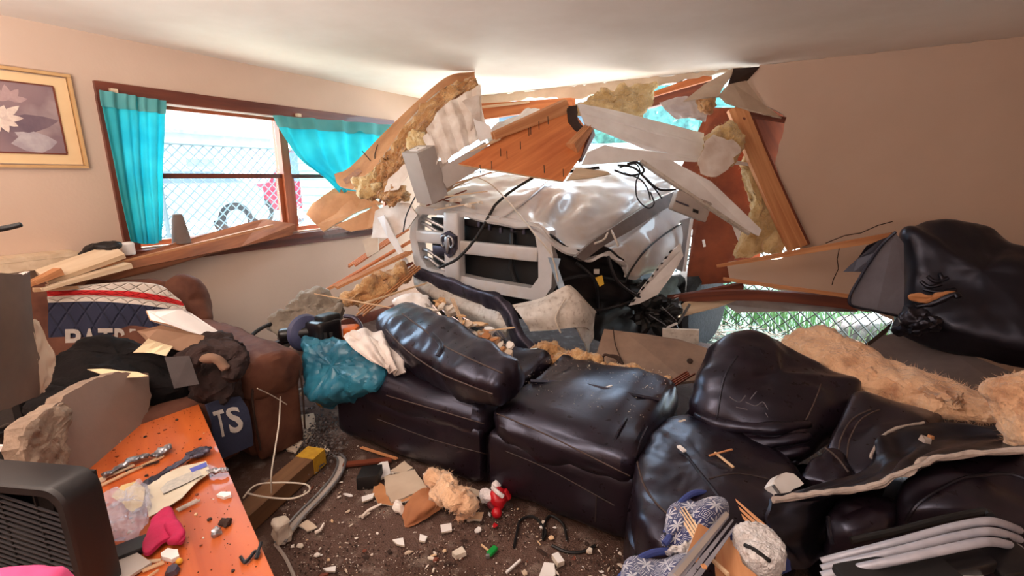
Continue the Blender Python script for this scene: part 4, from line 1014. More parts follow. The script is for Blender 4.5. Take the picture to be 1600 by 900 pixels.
# plywood with stud and nails
k = Thing('plywood_sheet', 'orange plywood sheathing sheet with nailed stud hanging above the hood', 'plywood')
PLN = [(716, 256, 3.36), (735, 246, 3.42), (772, 222, 3.56), (830, 190, 3.74), (886, 158, 3.9), (902, 182, 3.84), (920, 206, 3.76), (908, 244, 3.6), (880, 283, 3.42), (800, 270, 3.38)]
s0 = k.part('sheet', slab(PP([p[:2] for p in PLN], [PLN[0], PLN[4], PLN[8]]), .014, .003, .1, 6, 1), [mPLY, mRAW], smooth=0)
k.part('stud', bar(at(772, 212, 3.52), at(884, 166, 3.84), .06, .10, UP+RIGHT*.25, spl0=.03, seed=4), mSTUD, 'pine stud nailed along the top edge', smooth=0)
k.part('stud_end', bar(at(893, 232, 3.6), at(919, 200, 3.74), .08, .08, UP, spl1=.04, seed=5), mSTUD, smooth=0)
k.part('stud_end', bar(at(906, 246, 3.62), at(924, 206, 3.8), .05, .06, UP, spl0=.05, seed=6), mDKW, smooth=0)
k.part('splinter_fringe', bar(at(752, 230, 3.46), at(774, 220, 3.52), .07, .02, UP, spl0=.08, spl1=.03, seed=8), mRAW, smooth=0)
for (x, y, F) in [(782, 236, 3.45), (792, 240, 3.44), (813, 225, 3.5), (826, 204, 3.6), (829, 202, 3.6), (842, 194, 3.64), (856, 186, 3.7), (768, 256, 3.36), (750, 262, 3.34), (880, 268, 3.42), (850, 262, 3.38)]:
    k.part('nail', tube([at(x, y-4, F), at(x+.5, y+8, F-.03)], .003, 5, smooth=False), mWIRE)
k.part('torn_flap', slab(P([(886, 166, 3.82), (902, 164, 3.84), (903, 188, 3.78), (918, 206, 3.72), (900, 208, 3.72), (888, 190, 3.76)]), .01, .003, .03, 3), mDARKB, 'dark torn flap', smooth=0)
k.done()
# orange framing seen past the white gap
board('header_beam', 'orange header beam running under the ceiling beside the paper facing', 'beam', at(745, 176, 4.5), at(890, 160, 4.7), .09, .14, mPLY, spl1=.1, seed=31)
board('header_slat', 'thin pale lath above the orange header beam', 'lath', at(748, 168, 4.4), at(820, 160, 4.55), .03, .04, mRAW, spl0=.05, spl1=.05, seed=32)
one('insulation_wisp', pillow(P([(760, 210, 4.05), (790, 190, 4.1), (835, 172, 4.15), (842, 182, 4.12), (812, 200, 4.05), (775, 222, 4.0)]), .05, 40, 8).disp(.05, 12, 3, 4), mat('white_fibre', C(244, 240, 236), None, 5, .9), 'white fluffy fibre strand lit behind the stud', 'insulation', smooth=60)
# insulation batt with torn edge, right of the plywood
k = Thing('insulation_batt', 'tan insulation batt wedged under the ceiling above the white siding', 'insulation')
m = pillow(P([(902, 168, 4.0), (935, 148, 4.1), (975, 140, 4.2), (1022, 138, 4.25), (1016, 158, 4.18), (1003, 178, 4.1), (960, 174, 4.0), (925, 170, 3.96)]), .06, 70, 12).disp(.05, 12, 11, 4)
k.part('batt', m, mINSY, smooth=60); k.part('loose_fibres', fuzz(m, 500, .035, .0012, 3), mINSY, kind='stuff', smooth=0); k.done()
one('drywall_strip', slab(P([(905, 164, 4.1), (950, 145, 4.2), (946, 150, 4.16), (912, 170, 4.05)]), .014, .003, .04, 2), [mDRY, mGYP], 'thin drywall strip lying against the ceiling above the batt', 'drywall', smooth=0)
# siding pieces
k = Thing('vinyl_siding', 'white siding piece of two laps sloping across the hole', 'siding')
k.part('upper_lap', slab(P([(902, 161, 3.78), (960, 172, 3.82), (1030, 190, 3.88), (1100, 208, 3.94), (1100, 226, 3.9), (1030, 212, 3.84), (960, 190, 3.78), (908, 178, 3.75)]), .012), mWHT, smooth=0)
k.part('lower_lap', slab(P([(908, 177, 3.73), (960, 189, 3.76), (1030, 211, 3.82), (1100, 225, 3.88), (1098, 246, 3.84), (1050, 240, 3.8), (1012, 234, 3.77), (960, 212, 3.72), (914, 194, 3.7)]), .012), mWHT, smooth=0)
k.done()
one('siding_strip', slab(P([(918, 238, 3.62), (945, 226, 3.66), (975, 232, 3.7), (1050, 240, 3.8), (1115, 246, 3.86), (1179, 255, 3.9), (1179, 259, 3.9), (1100, 252, 3.84), (1000, 251, 3.7), (908, 258, 3.58)]), .012, .002, .08, 3), mWHT, 'long white siding strip lying level over the back of the hood', 'siding strip', smooth=0)
one('siding_strip', slab(P([(900, 262, 3.5), (950, 268, 3.58), (955, 272, 3.58), (925, 278, 3.5), (885, 282, 3.44)]), .012, .002, .05, 4), mCREAM, 'short cream strip on the hood under the plywood corner', 'siding strip', smooth=0)
k = Thing('corner_trim', 'white corner trim hanging diagonally past the brown sheathing', 'trim')
k.part('wide_face', slab(P([(1000, 250, 3.7), (1048, 250, 3.76), (1112, 284, 3.7), (1155, 325, 3.62), (1190, 359, 3.56), (1186, 369, 3.55), (1172, 362, 3.56), (1125, 333, 3.58), (1062, 292, 3.64)]), .008, .001, .1, 5), mWHT, smooth=0)
k.part('return_edge', slab(P([(1000, 252, 3.68), (1062, 294, 3.62), (1125, 336, 3.56), (1172, 366, 3.54), (1172, 362, 3.55), (1125, 331, 3.57), (1062, 289, 3.63), (1004, 249, 3.69)]), .03), mTRUCKD, smooth=0)
k.part('split_tip', slab(P([(1141, 344, 3.6), (1158, 352, 3.58), (1158, 362, 3.58), (1154, 377, 3.56), (1148, 362, 3.58)]), .006), mWHT, smooth=0)
k.done()
# electrical box and wires
k = Thing('junction_box', 'grey metal box with slots hanging under the corner trim', 'electrical box')
bb = rbox(at(1078, 322, 3.66), RIGHT*.135-UP*.05, UP*.075+RIGHT*.02, FWD*.05, .012, 6)
k.part('box_body', bb, mGREYM); k.part('slot', box(at(1087, 330, 3.6), RIGHT*.02-UP*.007, UP*.012, FWD*.006), mBLK, smooth=0); k.part('slot', box(at(1066, 318, 3.6), RIGHT*.05-UP*.018, UP*.006, FWD*.006), mMETD, smooth=0)
k.done()
for i, pts in enumerate([[(965, 258, 3.7), (990, 262, 3.66), (1008, 278, 3.62), (1030, 296, 3.6), (1056, 296, 3.62)], [(968, 262, 3.7), (992, 256, 3.64), (1000, 268, 3.62), (994, 285, 3.58), (996, 310, 3.56), (1012, 325, 3.55), (1022, 318, 3.55), (1016, 300, 3.56)], [(975, 270, 3.66), (1000, 280, 3.6), (1012, 296, 3.58), (1016, 312, 3.58)], [(960, 266, 3.72), (985, 274, 3.66), (1006, 268, 3.64), (996, 254, 3.66), (980, 256, 3.7)], [(1010, 282, 3.6), (1024, 296, 3.58), (1034, 310, 3.58)]]):
    one('wire', tube(P(pts), .009 if i in (0, 3) else .006, 6), mWIRE, ['thick black wire running to the grey junction box', 'looping black wire hanging against the hood edge', 'black wire dropping behind the looping wire', 'tangled dark wire over the rear of the hood', 'short black wire beside the junction box'][i], 'wire')
board('dark_trim', 'dark strip lying between plywood and siding on the hood', 'strip', at(890, 268, 3.52), at(935, 262, 3.6), .03, .02, mBLK)
# right side of the hole
k = Thing('sheathing_panel', 'red brown sheathing board standing behind the broken wall', 'sheathing')
k.part('panel', slab(P([(1108, 168, 4.45), (1150, 168, 4.3), (1172, 230, 4.2), (1204, 330, 4.1), (1188, 400, 4.05), (1140, 442, 4.05), (1072, 446, 4.2), (1082, 360, 4.3), (1060, 270, 4.45)]), .014, .003, .1, 4), [mSHEATH, mDARKB], smooth=0)
for x, y in ((1099, 378), (1099, 376)): pass
k.part('paper_scrap', slab(P([(1097, 375, 4.1), (1101, 374, 4.1), (1103, 385, 4.08), (1099, 386, 4.08)]), .004), mWHT, 'white scrap', smooth=0)
k.done()
board('white_batten', 'narrow white batten upright beside the truck wing', 'batten', at(1081, 342, 4.0), at(1069, 424, 3.95), .02, .025, mWHT, up=FWD)
one('grey_flashing', slab(P([(1060, 345, 4.08), (1080, 340, 4.08), (1066, 425, 4.02), (1052, 418, 4.02)]), .006), mMET, 'grey metal flashing beside the white batten', 'flashing', smooth=0)
k = Thing('wall_stud', 'split pine wall stud leaning against the edge of the hole', 'stud')
k.part('stud', bar(at(1150, 168, 3.98), at(1246, 388, 3.62), .14, .05, FWD, segs=6, bow=.02), mSTUD, smooth=0)
k.part('side_strip', bar(at(1172, 190, 3.97), at(1258, 384, 3.66), .04, .09, FWD, segs=4, bow=.02), mDKW, smooth=0); k.part('knot', lathe(at(1162, 186, 3.93), (CAM-at(1162, 186, 3.93)), [(.014, 0), (.01, .004)], 10), mDKW)
k.done()
k = Thing('insulation_batt', 'yellow insulation batt bulging out behind the pine wall stud', 'insulation')
m = pillow(P([(1158, 262, 3.96), (1176, 240, 3.98), (1196, 275, 3.92), (1216, 330, 3.86), (1228, 372, 3.8), (1218, 392, 3.78), (1184, 398, 3.8), (1148, 404, 3.84), (1160, 360, 3.88), (1176, 310, 3.92)]), .08, 70, 12).disp(.04, 9, 13, 4)
k.part('batt', m, mINSY, smooth=60); k.part('loose_fibres', fuzz(m, 300, .03, .0012, 4), mINSY, kind='stuff', smooth=0)
k.part('sagging_fold', pillow(P([(1190, 390, 3.74), (1205, 365, 3.74), (1224, 358, 3.76), (1228, 380, 3.74), (1214, 396, 3.74)]), .05, 40, 8).disp(.03, 12, 4), mINSY, smooth=60); k.done()
one('exterior_board', slab(P([(1150, 160, 4.12), (1244, 166, 4.0), (1240, 330, 3.95), (1190, 330, 4.05)]), .02), mDKW, 'dark brown backing board inside the wall cavity', 'board', smooth=0)
board('cavity_block', 'dark blocking strip inside the wall cavity under the drywall flap', 'blocking', at(1168, 178, 3.98), at(1228, 188, 3.9), .05, .04, mDKW)
k = Thing('drywall_flap', 'bent drywall flap folded out of the wall beneath the ceiling', 'drywall')
k.part('front_face', slab(P([(1068, 158, 3.8), (1100, 132, 3.86), (1146, 106, 3.92), (1144, 116, 3.9), (1130, 136, 3.82), (1124, 150, 3.78), (1096, 152, 3.78)]), .014, .003, .04, 2), [mDRY, mGYP], smooth=0)
k.part('side_face', slab(P([(1124, 148, 3.78), (1138, 132, 3.86), (1166, 126, 3.92), (1192, 162, 3.9), (1222, 184, 3.86), (1196, 178, 3.8), (1160, 168, 3.76), (1136, 160, 3.76)]), .014, .003, .04, 3), [mDRY, mGYP], smooth=0)
k.part('dark_gap_plate', slab(P([(1146, 107, 3.93), (1188, 104, 3.95), (1168, 126, 3.93), (1138, 133, 3.87)]), .01), mDARKB, smooth=0)  # dark plate stands in for the shaded gap above the flap
k.done()
k = Thing('insulation_batt', 'paper faced insulation chunk hanging on the white siding end', 'insulation')
m = pillow(P([(1098, 236, 3.82), (1106, 214, 3.84), (1126, 194, 3.88), (1152, 198, 3.86), (1166, 214, 3.82), (1156, 236, 3.78), (1140, 258, 3.74), (1112, 274, 3.74), (1096, 262, 3.78)]), .07, 60, 10).disp(.05, 10, 5, 4)
k.part('batt', m, mINSY, smooth=60); k.part('paper_face', slab(P([(1092, 248, 3.62), (1100, 224, 3.66), (1116, 210, 3.68), (1150, 222, 3.66), (1158, 232, 3.64), (1142, 258, 3.6), (1118, 276, 3.58), (1096, 270, 3.6)]), .006, .014, .03, 5), mPAPT, smooth=0)
k.part('loose_fibres', fuzz(m, 300, .03, .0012, 5), mINSY, kind='stuff', smooth=0); k.done()
one('insulation_wisp', pillow(P([(1088, 156, 3.86), (1108, 146, 3.86), (1118, 156, 3.84), (1110, 176, 3.82), (1096, 176, 3.82)]), .04, 40, 8).disp(.05, 14, 8, 4), mINS, 'small brown insulation wisp under the drywall flap', 'insulation', smooth=60)
board('roof_rafter', 'red brown rafter showing behind the drywall flap', 'rafter', at(1010, 160, 4.7), at(1110, 132, 4.4), .08, .12, mDKW, seed=3)
board('roof_rafter', 'orange splintered beam between the ceiling and the gap', 'rafter', at(1020, 148, 4.4), at(1112, 118, 4.2), .05, .07, mPLY, spl0=.06, seed=5)
one('plastic_sheet', sheet(surf([P([(1030, 160, 4.2), (1070, 150, 4.1), (1110, 165, 4.0)]), P([(1040, 172, 4.15), (1075, 172, 4.05), (1105, 180, 4.0)]), P([(1056, 186, 4.1), (1080, 185, 4.05), (1102, 190, 4.0)])]), 20, 14, .003, lambda u, v: .03*noise.noise(V((u*6, v*5, 1)))), mat('milky_plastic', C(200, 190, 190), C(176, 160, 156), 6, .4), 'milky plastic sheet draped between gap and drywall flap', 'plastic sheet', smooth=50)
for x0, y0, x1, y1 in ():
    pass
# lower right of the hole: stud, sill plates, siding
board('loose_stud', 'long pine stud lying from the hole up to the overturned seat', 'stud', at(1130, 414, 3.72), at(1394, 369, 2.98), .05, .05, mSTUD, spl0=.06, seed=11)
k = Thing('sill_plate', 'splintered dark sill plate under the lifted drywall', 'sill plate')
k.part('plate', bar(at(1050, 466, 3.75), at(1360, 478, 3.05), .06, .075, UP, spl0=.05, seed=13, segs=6, bow=.05), mDKW, smooth=0)
k.part('split_face', bar(at(1146, 438, 3.50), at(1336, 464, 3.06), .02, .05, UP, spl0=.10, spl1=.05, seed=14), mSTUD, 'pale split face', smooth=0)
k.done()
board('sill_block', 'red brown board end lying at the foot of the sheathing', 'board', at(1048, 466, 3.72), at(1160, 446, 3.66), .05, .05, mDKW, spl0=.06, seed=15)
one('siding_strip', slab(P([(1048, 488, 3.62), (1070, 472, 3.66), (1130, 462, 3.62), (1172, 458, 3.58), (1172, 464, 3.56), (1120, 480, 3.56), (1060, 496, 3.56)]), .012, .002, .06, 4), mCREAM, 'cream siding strip under the sill plate beside the tyre', 'siding strip', smooth=0)
one('metal_flashing', slab(P([(1134, 476, 3.56), (1172, 462, 3.56), (1240, 470, 3.4), (1340, 484, 3.12), (1340, 487, 3.12), (1240, 486, 3.36), (1150, 488, 3.5)]), .006), mMET, 'bright metal flashing strip over the gap under the wall', 'flashing', smooth=0)
k = Thing('lath_trim', 'white perforated trim piece leaning by the wheel arch', 'trim')
k.part('face', slab(P([(1063, 380, 3.7), (1068, 400, 3.66), (1050, 430, 3.55), (1028, 460, 3.48), (1000, 474, 3.42), (982, 478, 3.4), (1000, 454, 3.44), (1030, 415, 3.55), (1052, 390, 3.66)]), .006, .003, .05, 8), mWHT, smooth=0)
for i in range(9): k.part('hole', box(at(990+7.2*i, 470-9.6*i, 3.39+.03*i), RIGHT*.008, UP*.012+RIGHT*.008, FWD*.004), mBLK, smooth=0)
k.done()
one('window_chunk', pillow(P([(1010, 470, 3.5), (1050, 462, 3.6), (1060, 490, 3.55), (1046, 512, 3.5), (1010, 512, 3.45), (998, 492, 3.45)]), .06, 50, 9).disp(.10, 12, 8, 4), mBLK, 'dark tangle of broken parts beside the wheel', 'wreckage', smooth=20)
for i, (a, b) in enumerate([((1015, 492), (1040, 508)), ((1035, 480), (1056, 500)), ((1060, 505), (1078, 475)), ((1042, 512), (1058, 505))]):
    board('metal_shard', ['bent shard beside the dark tangle', 'bright shard over the dark tangle', 'curved bright shard against the tyre', 'small white shard under the tangle'][i], 'shard', at(*a, 3.38), at(*b, 3.38), .03, .006, mMET if i != 3 else mWHT)
# broken left corner of the wall beside the truck
for i, (a, b, w_, h, mt, lb) in enumerate([
    ((512, 452, 3.5), (640, 378, 3.95), .05, .03, mPLY, 'orange splintered lath slanting behind the truck bumper'), ((530, 446, 3.4), (632, 398, 3.7), .10, .04, mSTUD, 'broad orange stud slanting behind the truck bumper'),
    ((520, 470, 3.4), (638, 414, 3.64), .04, .04, mDKW, 'dark thin lath below the broad orange stud'), ((560, 408, 3.9), (625, 364, 4.2), .12, .03, mPLY, 'orange broken board next to the window corner'),
    ((575, 480, 3.2), (648, 420, 3.6), .12, .02, mDRYB, 'grey brown board on edge next to the bumper'),
    ((508, 462, 3.1), (596, 478, 3.0), .012, .012, mRAW, 'thin pale stick above the black trimmer'), ((580, 470, 3.1), (655, 446, 3.4), .02, .02, mRAW, 'pale stick between the lamp corner and the leather cushion')]):
    board('broken_lath', lb, 'lath', at(*a), at(*b), w_, h, mt, spl0=.10, spl1=.08, seed=50+i)
m = sweep(P([(545, 470, 3.25), (590, 448, 3.4), (630, 425, 3.6)]), [.05, .08, .06], [.06, .09, .06], k=24).disp(.06, 10, 6, 4)
k = Thing('insulation_batt', 'brown insulation roll under the slanting laths beside the bumper', 'insulation')
k.part('batt', m, mINS, smooth=60); k.part('loose_fibres', fuzz(m, 300, .03, .0012, 6), mINS, kind='stuff', smooth=0); k.done()
one('drywall_piece', slab(P([(478, 335, 4.3), (488, 318, 4.35), (522, 294, 4.4), (560, 300, 4.4), (598, 318, 4.3), (560, 330, 4.25), (524, 350, 4.2), (505, 362, 4.2)]), .014, .004, .05, 12), [mDRYB, mGYP], 'brown drywall piece standing in the corner of the window', 'drywall', smooth=0)
one('drywall_piece', slab(P([(524, 352, 4.15), (572, 330, 4.1), (588, 318, 4.1), (604, 340, 4.0), (582, 356, 4.05), (548, 362, 4.1)]), .014, .004, .05, 13), [mDRYB, mGYP], 'lower brown drywall piece lying on the window sill', 'drywall', smooth=0)
one('drywall_piece', slab(P([(586, 330, 3.9), (612, 316, 3.86), (640, 318, 3.8), (652, 336, 3.76), (638, 356, 3.78), (610, 372, 3.84), (580, 372, 3.92)]), .014, .005, .05, 14), [mPAPER, mGYP], 'white crumpled board piece beside the far lamp corner', 'drywall', smooth=0)
one('drywall_piece', slab(P([(600, 336, 3.82), (618, 372, 3.78), (648, 430, 3.68), (640, 424, 3.7), (606, 372, 3.8), (590, 340, 3.86)]), .012), mWHT, 'narrow white trim bent along the far side of the grille', 'trim', smooth=0)
one('drywall_piece', slab(P([(566, 376, 3.95), (590, 366, 3.95), (592, 392, 3.9), (574, 402, 3.9)]), .014, .004, .04, 15), [mDRY, mGYP], 'pale drywall scrap above the orange laths', 'drywall', smooth=0)
one('insulation_wisp', pillow(P([(598, 300, 3.76), (622, 292, 3.74), (636, 304, 3.72), (628, 316, 3.72), (606, 318, 3.74)]), .05, 40, 8).disp(.06, 14, 12, 4), mINS, 'brown insulation tuft beside the grey boxed post', 'insulation', smooth=60)
board('fallen_molding', 'brown strip of molding between the torn panel and grey post', 'molding', at(596, 312, 3.7), at(636, 260, 3.74), .05, .03, mDKW, spl0=.03, seed=33)
one('crumpled_paper', slab(P([(606, 280, 3.68), (632, 256, 3.7), (642, 268, 3.68), (622, 296, 3.64), (600, 300, 3.66)]), .006, .006, .03, 16), mPAPER, 'crumpled white paper between insulation and grey post', 'paper', smooth=0)
# cables over the grille
one('cable', tube(P([(686, 418, 3.42), (715, 404, 3.38), (745, 370, 3.4), (768, 330, 3.46), (776, 318, 3.5), (800, 298, 3.6), (832, 278, 3.7)]), .011, 8, 50), mBLK, 'black cable bent across the grille and hood', 'cable')
one('cable', tube(P([(744, 276, 3.66), (770, 290, 3.58), (800, 322, 3.4), (836, 366, 3.1), (862, 400, 3.04), (872, 440, 3.02)]), .006, 6, 50), mCABLE, 'thin white cable curving down across the hood', 'cable')
one('cable', tube(P([(651, 303, 3.62), (640, 325, 3.6), (634, 340, 3.6), (630, 362, 3.6)]), .005, 6), mWIRE, 'thin dark wire hanging beside the grille edge', 'cable')
# ================================================================ LEATHER SECTIONAL
def SG(a, b, z): return G(-.99+.869*a+.496*b, 2.51-.496*a+.869*b, z)
SA, SB = RIGHT*.869-FWD*.496, RIGHT*.496+FWD*.869
WR = lambda seed, d=SB: (lambda m: m.disp(.022, 7, seed, 4, (d, .35)))
def seat_unit(name, label, a0, a1, group, seed, seams):
    k = Thing(name, label, 'sofa', group); am, ah = (a0+a1)/2, (a1-a0)/2
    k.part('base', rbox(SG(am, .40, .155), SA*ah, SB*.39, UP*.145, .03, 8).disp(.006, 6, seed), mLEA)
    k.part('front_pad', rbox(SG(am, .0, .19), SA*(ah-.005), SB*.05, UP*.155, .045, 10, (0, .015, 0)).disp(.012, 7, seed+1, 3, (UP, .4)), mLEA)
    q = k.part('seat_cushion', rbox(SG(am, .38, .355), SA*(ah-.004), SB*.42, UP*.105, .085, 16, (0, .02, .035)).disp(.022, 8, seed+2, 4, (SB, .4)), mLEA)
    mm = [x[1] for x in k.p]
    for i, pts in enumerate(seams): k.part('seam', tube(onm(pxline(pts, 40), mm, .001), .0032 if i == 0 else .0028, 6, 60), mSEAM if i == 0 else mSEAMD, 'stitched seam' if i == 0 else None, of=q)
    for i in range(9):
        u0 = (i+.5)/9; k.part('crease', tube([SG(a0+(a1-a0)*u0+.01*math.sin(i*5), b, .458+.010*math.sin(i*3)-.5*max(0, .07-b)) for b in (-.01, .05, .12, .18)], .006, 6), mLEA, of=q)
    return k
GS = 'sections of the leather sectional'
k = seat_unit('sofa_section', 'dark leather sofa section beneath the teal bag and slumped cushion', -.03, 1.0, GS, 3, [[(604, 618), (680, 640), (756, 662)], [(590, 655), (680, 688), (762, 710)]])
k.done()
k = seat_unit('sofa_section', 'middle dark leather sofa section strewn with wood chips', 1.02, 1.74, GS, 7, [[(776, 646), (860, 682), (940, 722), (984, 744)], [(790, 705), (860, 735), (960, 790)], [(932, 775), (930, 815)]])
k.part('seat_crease', tube([SG(1.08, .30, .472), SG(1.3, .36, .486), SG(1.55, .38, .484), SG(1.7, .42, .47)], .012, 6), mLEA, 'long crease across the seat')
k.done()
# tipped back cushion
m = sweep(P([(624, 508, 2.78), (655, 532, 2.52), (700, 556, 2.30), (750, 581, 2.10), (786, 597, 2.0)]), [.15, .17, .165, .15, .11], [.13, .15, .14, .13, .10], FWD*-.6+UP, e=3.0, n=48, k=60, cap=.55).disp(.022, 4.5, 5, 3, (UP, .4)).disp(.006, 16, 6, 2, (UP, .25))
k = Thing('sofa_cushion', 'long dark leather back cushion slumped over below the truck bumper', 'cushion')
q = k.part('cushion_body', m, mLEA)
k.part('seam', tube(onm(pxline([(603, 515), (640, 551), (690, 584), (735, 603), (770, 616)], 40), m, .001), .0045, 6, 60), mSEAM, 'stitched seam', of=q)
k.part('seam', tube(onm(pxline([(628, 490), (662, 515), (690, 538), (740, 563), (785, 583)], 40), m, .001), .0045, 6, 60), mSEAM, of=q)
k.part('pinch_fold', tube(onm(pxline([(674, 522), (690, 540), (684, 556)], 20), m, -.004), .014, 8, 30), mLEAB, of=q)
k.done()
one('cushion_liner', pillow(P([(612, 474, 3.05), (640, 460, 3.1), (668, 462, 3.1), (676, 482, 3.05), (660, 498, 3.0), (632, 490, 3.0)]), .06, 50, 10).disp(.02, 10, 3), mWHT, 'crumpled white padding on the top end of the slumped cushion', 'padding')
# corner wedge seat, front
k = Thing('sofa_section', 'bulky rounded leather corner seat with debris by the snowflake blanket', 'sofa', GS)
WX, WY_ = RIGHT*.80-FWD*.60, RIGHT*.60+FWD*.80
wc = onz(1150, 760, .32)
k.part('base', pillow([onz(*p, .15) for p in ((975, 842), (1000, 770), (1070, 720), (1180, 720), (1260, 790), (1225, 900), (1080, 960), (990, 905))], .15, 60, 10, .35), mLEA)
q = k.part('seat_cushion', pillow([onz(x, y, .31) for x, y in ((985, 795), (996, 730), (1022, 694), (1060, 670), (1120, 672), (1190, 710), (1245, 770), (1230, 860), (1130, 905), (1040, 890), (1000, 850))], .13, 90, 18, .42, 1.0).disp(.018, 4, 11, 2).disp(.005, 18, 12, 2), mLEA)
cm_ = k.p[-1][1]
k.part('seam', tube(onm(pxline([(996, 722), (1004, 752), (1020, 780), (1046, 806)], 30), cm_, .001), .004, 6, 50), mSEAM, 'stitched seam', of=q)
k.part('seat_crease', tube(onm(pxline([(1068, 706), (1094, 740), (1118, 770), (1132, 790)], 30), cm_, -.003), .007, 6, 50), mLEAB, of=q)
k.part('seam', tube(onm(pxline([(1108, 748), (1150, 740), (1200, 748)], 24), cm_, .001), .003, 6, 40), mSEAMD, of=q)
k.done()
# big back cushion of the wedge
m = pillow(P([(1074, 650, 2.02), (1082, 610, 2.1), (1098, 568, 2.2), (1122, 540, 2.28), (1165, 530, 2.32), (1198, 548, 2.32), (1230, 570, 2.28), (1290, 596, 2.18), (1330, 618, 2.08), (1318, 660, 1.96), (1290, 700, 1.86), (1230, 735, 1.76), (1150, 708, 1.82), (1095, 680, 1.92)]), .20, 110, 20, .5, .8).disp(.035, 3.6, 21, 2).disp(.008, 14, 22, 2, ((RIGHT-UP*.25).normalized(), .3))
k = Thing('sofa_cushion', 'large puffy leather back cushion with scuffs in the sofa corner', 'cushion')
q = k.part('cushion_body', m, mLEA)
for i, (yy) in enumerate((648, 668, 688, 704)):
    k.part('roll_fold', sweep(onm(pxline([(1086+6*i, yy), (1130+4*i, yy+16), (1200, yy+22), (1262, yy+14)], 9), m, -.004), [.012, .03, .032, .014], [.016, .028, .028, .014], e=2, n=16, k=30).disp(.008, 9, i), mLEA, of=q)
k.part('seam', tube(onm(pxline([(1117, 682), (1122, 640), (1132, 590), (1152, 556)], 30), m, .001), .005, 6, 50), mLEAB, of=q)
k.part('seam', tube(onm(pxline([(1283, 600), (1272, 630), (1256, 662)], 20), m, .001), .003, 6, 30), mSEAM, 'pale stitched seam', of=q)
k.part('neck_fold', sweep(P([(1158, 562, 2.14), (1185, 556, 2.17), (1206, 552, 2.22)]), [.02, .03, .02], [.02, .03, .02], e=2, n=14, k=16).disp(.01, 12, 3), mLEA, of=q)
for i, pts in enumerate([[(1140, 620), (1155, 628), (1165, 618)], [(1165, 628), (1180, 634), (1192, 628), (1200, 640)], [(1150, 636), (1168, 640)], [(1182, 612), (1172, 624)], [(1196, 645), (1200, 652)]]):
    k.part('scuff_mark', tube(onm(pxline(pts, 12), m, .0005), .0022, 4, 20), mGREYF, of=q)
k.done()
# next section: back cushion with panel
k = Thing('sofa_cushion', 'leather back cushion with double seam beneath the long insulation batt', 'cushion')
m = pillow(P([(1290, 740, 1.62), (1292, 700, 1.68), (1305, 665, 1.78), (1335, 630, 1.9), (1400, 642, 1.86), (1470, 665, 1.74), (1440, 700, 1.62), (1390, 735, 1.54), (1340, 765, 1.5)]), .10, 80, 14, .5).disp(.02, 4, 31, 2)
q = k.part('cushion_body', m, mLEA)
for dx in (0, 14): k.part('seam', tube(onm(pxline([(1360+dx, 640), (1332+dx, 655), (1314+dx, 685), (1309+dx, 718)], 24), m, .001), .0032, 6, 40), mSEAM, of=q)
k.done()
k = Thing('leather_pad', 'smaller grey black leather seat pad behind the torn leather sheet', 'seat pad')
q = k.part('pad', pillow(P([(1250, 752, 1.52), (1268, 722, 1.58), (1296, 704, 1.62), (1322, 725, 1.58), (1330, 752, 1.5), (1300, 768, 1.46)]), .05, 50, 10, .5).disp(.012, 9, 4), mLEA)
k.part('seam', tube(P([(1290, 700, 1.58), (1308, 715, 1.52), (1326, 738, 1.46)]), .004, 6), mSEAM, of=q)
k.done()
# torn leather cover with foam edge
def torn_leather():
    rows = [[(1210, 772, 1.36), (1290, 756, 1.40), (1350, 735, 1.46), (1372, 690, 1.55), (1420, 664, 1.62), (1500, 662, 1.60), (1575, 664, 1.52)],
            [(1204, 786, 1.30), (1290, 764, 1.34), (1362, 742, 1.38), (1412, 712, 1.44), (1470, 690, 1.50), (1540, 684, 1.48), (1590, 690, 1.44)],
            [(1206, 780, 1.22), (1285, 768, 1.24), (1340, 764, 1.25), (1400, 742, 1.26), (1450, 718, 1.28), (1530, 706, 1.28), (1605, 702, 1.24)]]
    return [P(r) for r in rows]
TL = surf(torn_leather())
k = Thing('torn_leather', 'torn black leather cover with pale foam edge draped over the sofa', 'torn upholstery')
q = k.part('leather_sheet', sheet(TL, 60, 24, .012, lambda u, v: .018*noise.noise(V((u*7, v*4, 2)))+.010*math.sin(u*40+v*7)*math.exp(-((u-.5)**2/.02))), [mLEAB, mFOAM], smooth=55)
k.part('foam_edge', tube([TL(u, 1.0)+UP*.003-FWD*.006 for u in (0, .12, .25, .4, .55, .7, .85, 1)], .008, 8, 60).jit(.006, 30, 2), mFOAM, 'pale torn foam edge', of=q)
k.part('foam_edge', tube([TL(u, 0)+UP*.004 for u in (.40, .5, .6, .72)], .005, 8, 40).jit(.004, 30, 3), mFOAM, of=q)
k.part('foam_lump', chip(TL(.60, .45)+UP*.012, .022, .8, 4), mFOAM, of=q, smooth=0); k.part('foam_lump', chip(TL(.63, .42)+UP*.012, .012, .8, 5), mDRYB, of=q, smooth=0)
k.part('hanging_side', sheet(surf([P([(1206, 780, 1.24), (1280, 766, 1.27), (1340, 762, 1.30), (1392, 746, 1.31)]), P([(1202, 815, 1.20), (1262, 800, 1.24), (1310, 792, 1.32), (1370, 780, 1.36)]), P([(1216, 850, 1.16), (1250, 848, 1.20), (1284, 842, 1.28), (1310, 800, 1.40)]), P([(1238, 890, 1.12), (1262, 888, 1.16), (1284, 870, 1.22), (1300, 845, 1.32)])]), 30, 30, .01, lambda u, v: .015*noise.noise(V((u*5, v*5, 7)))), mLEAB, 'hanging black side')
k.done()
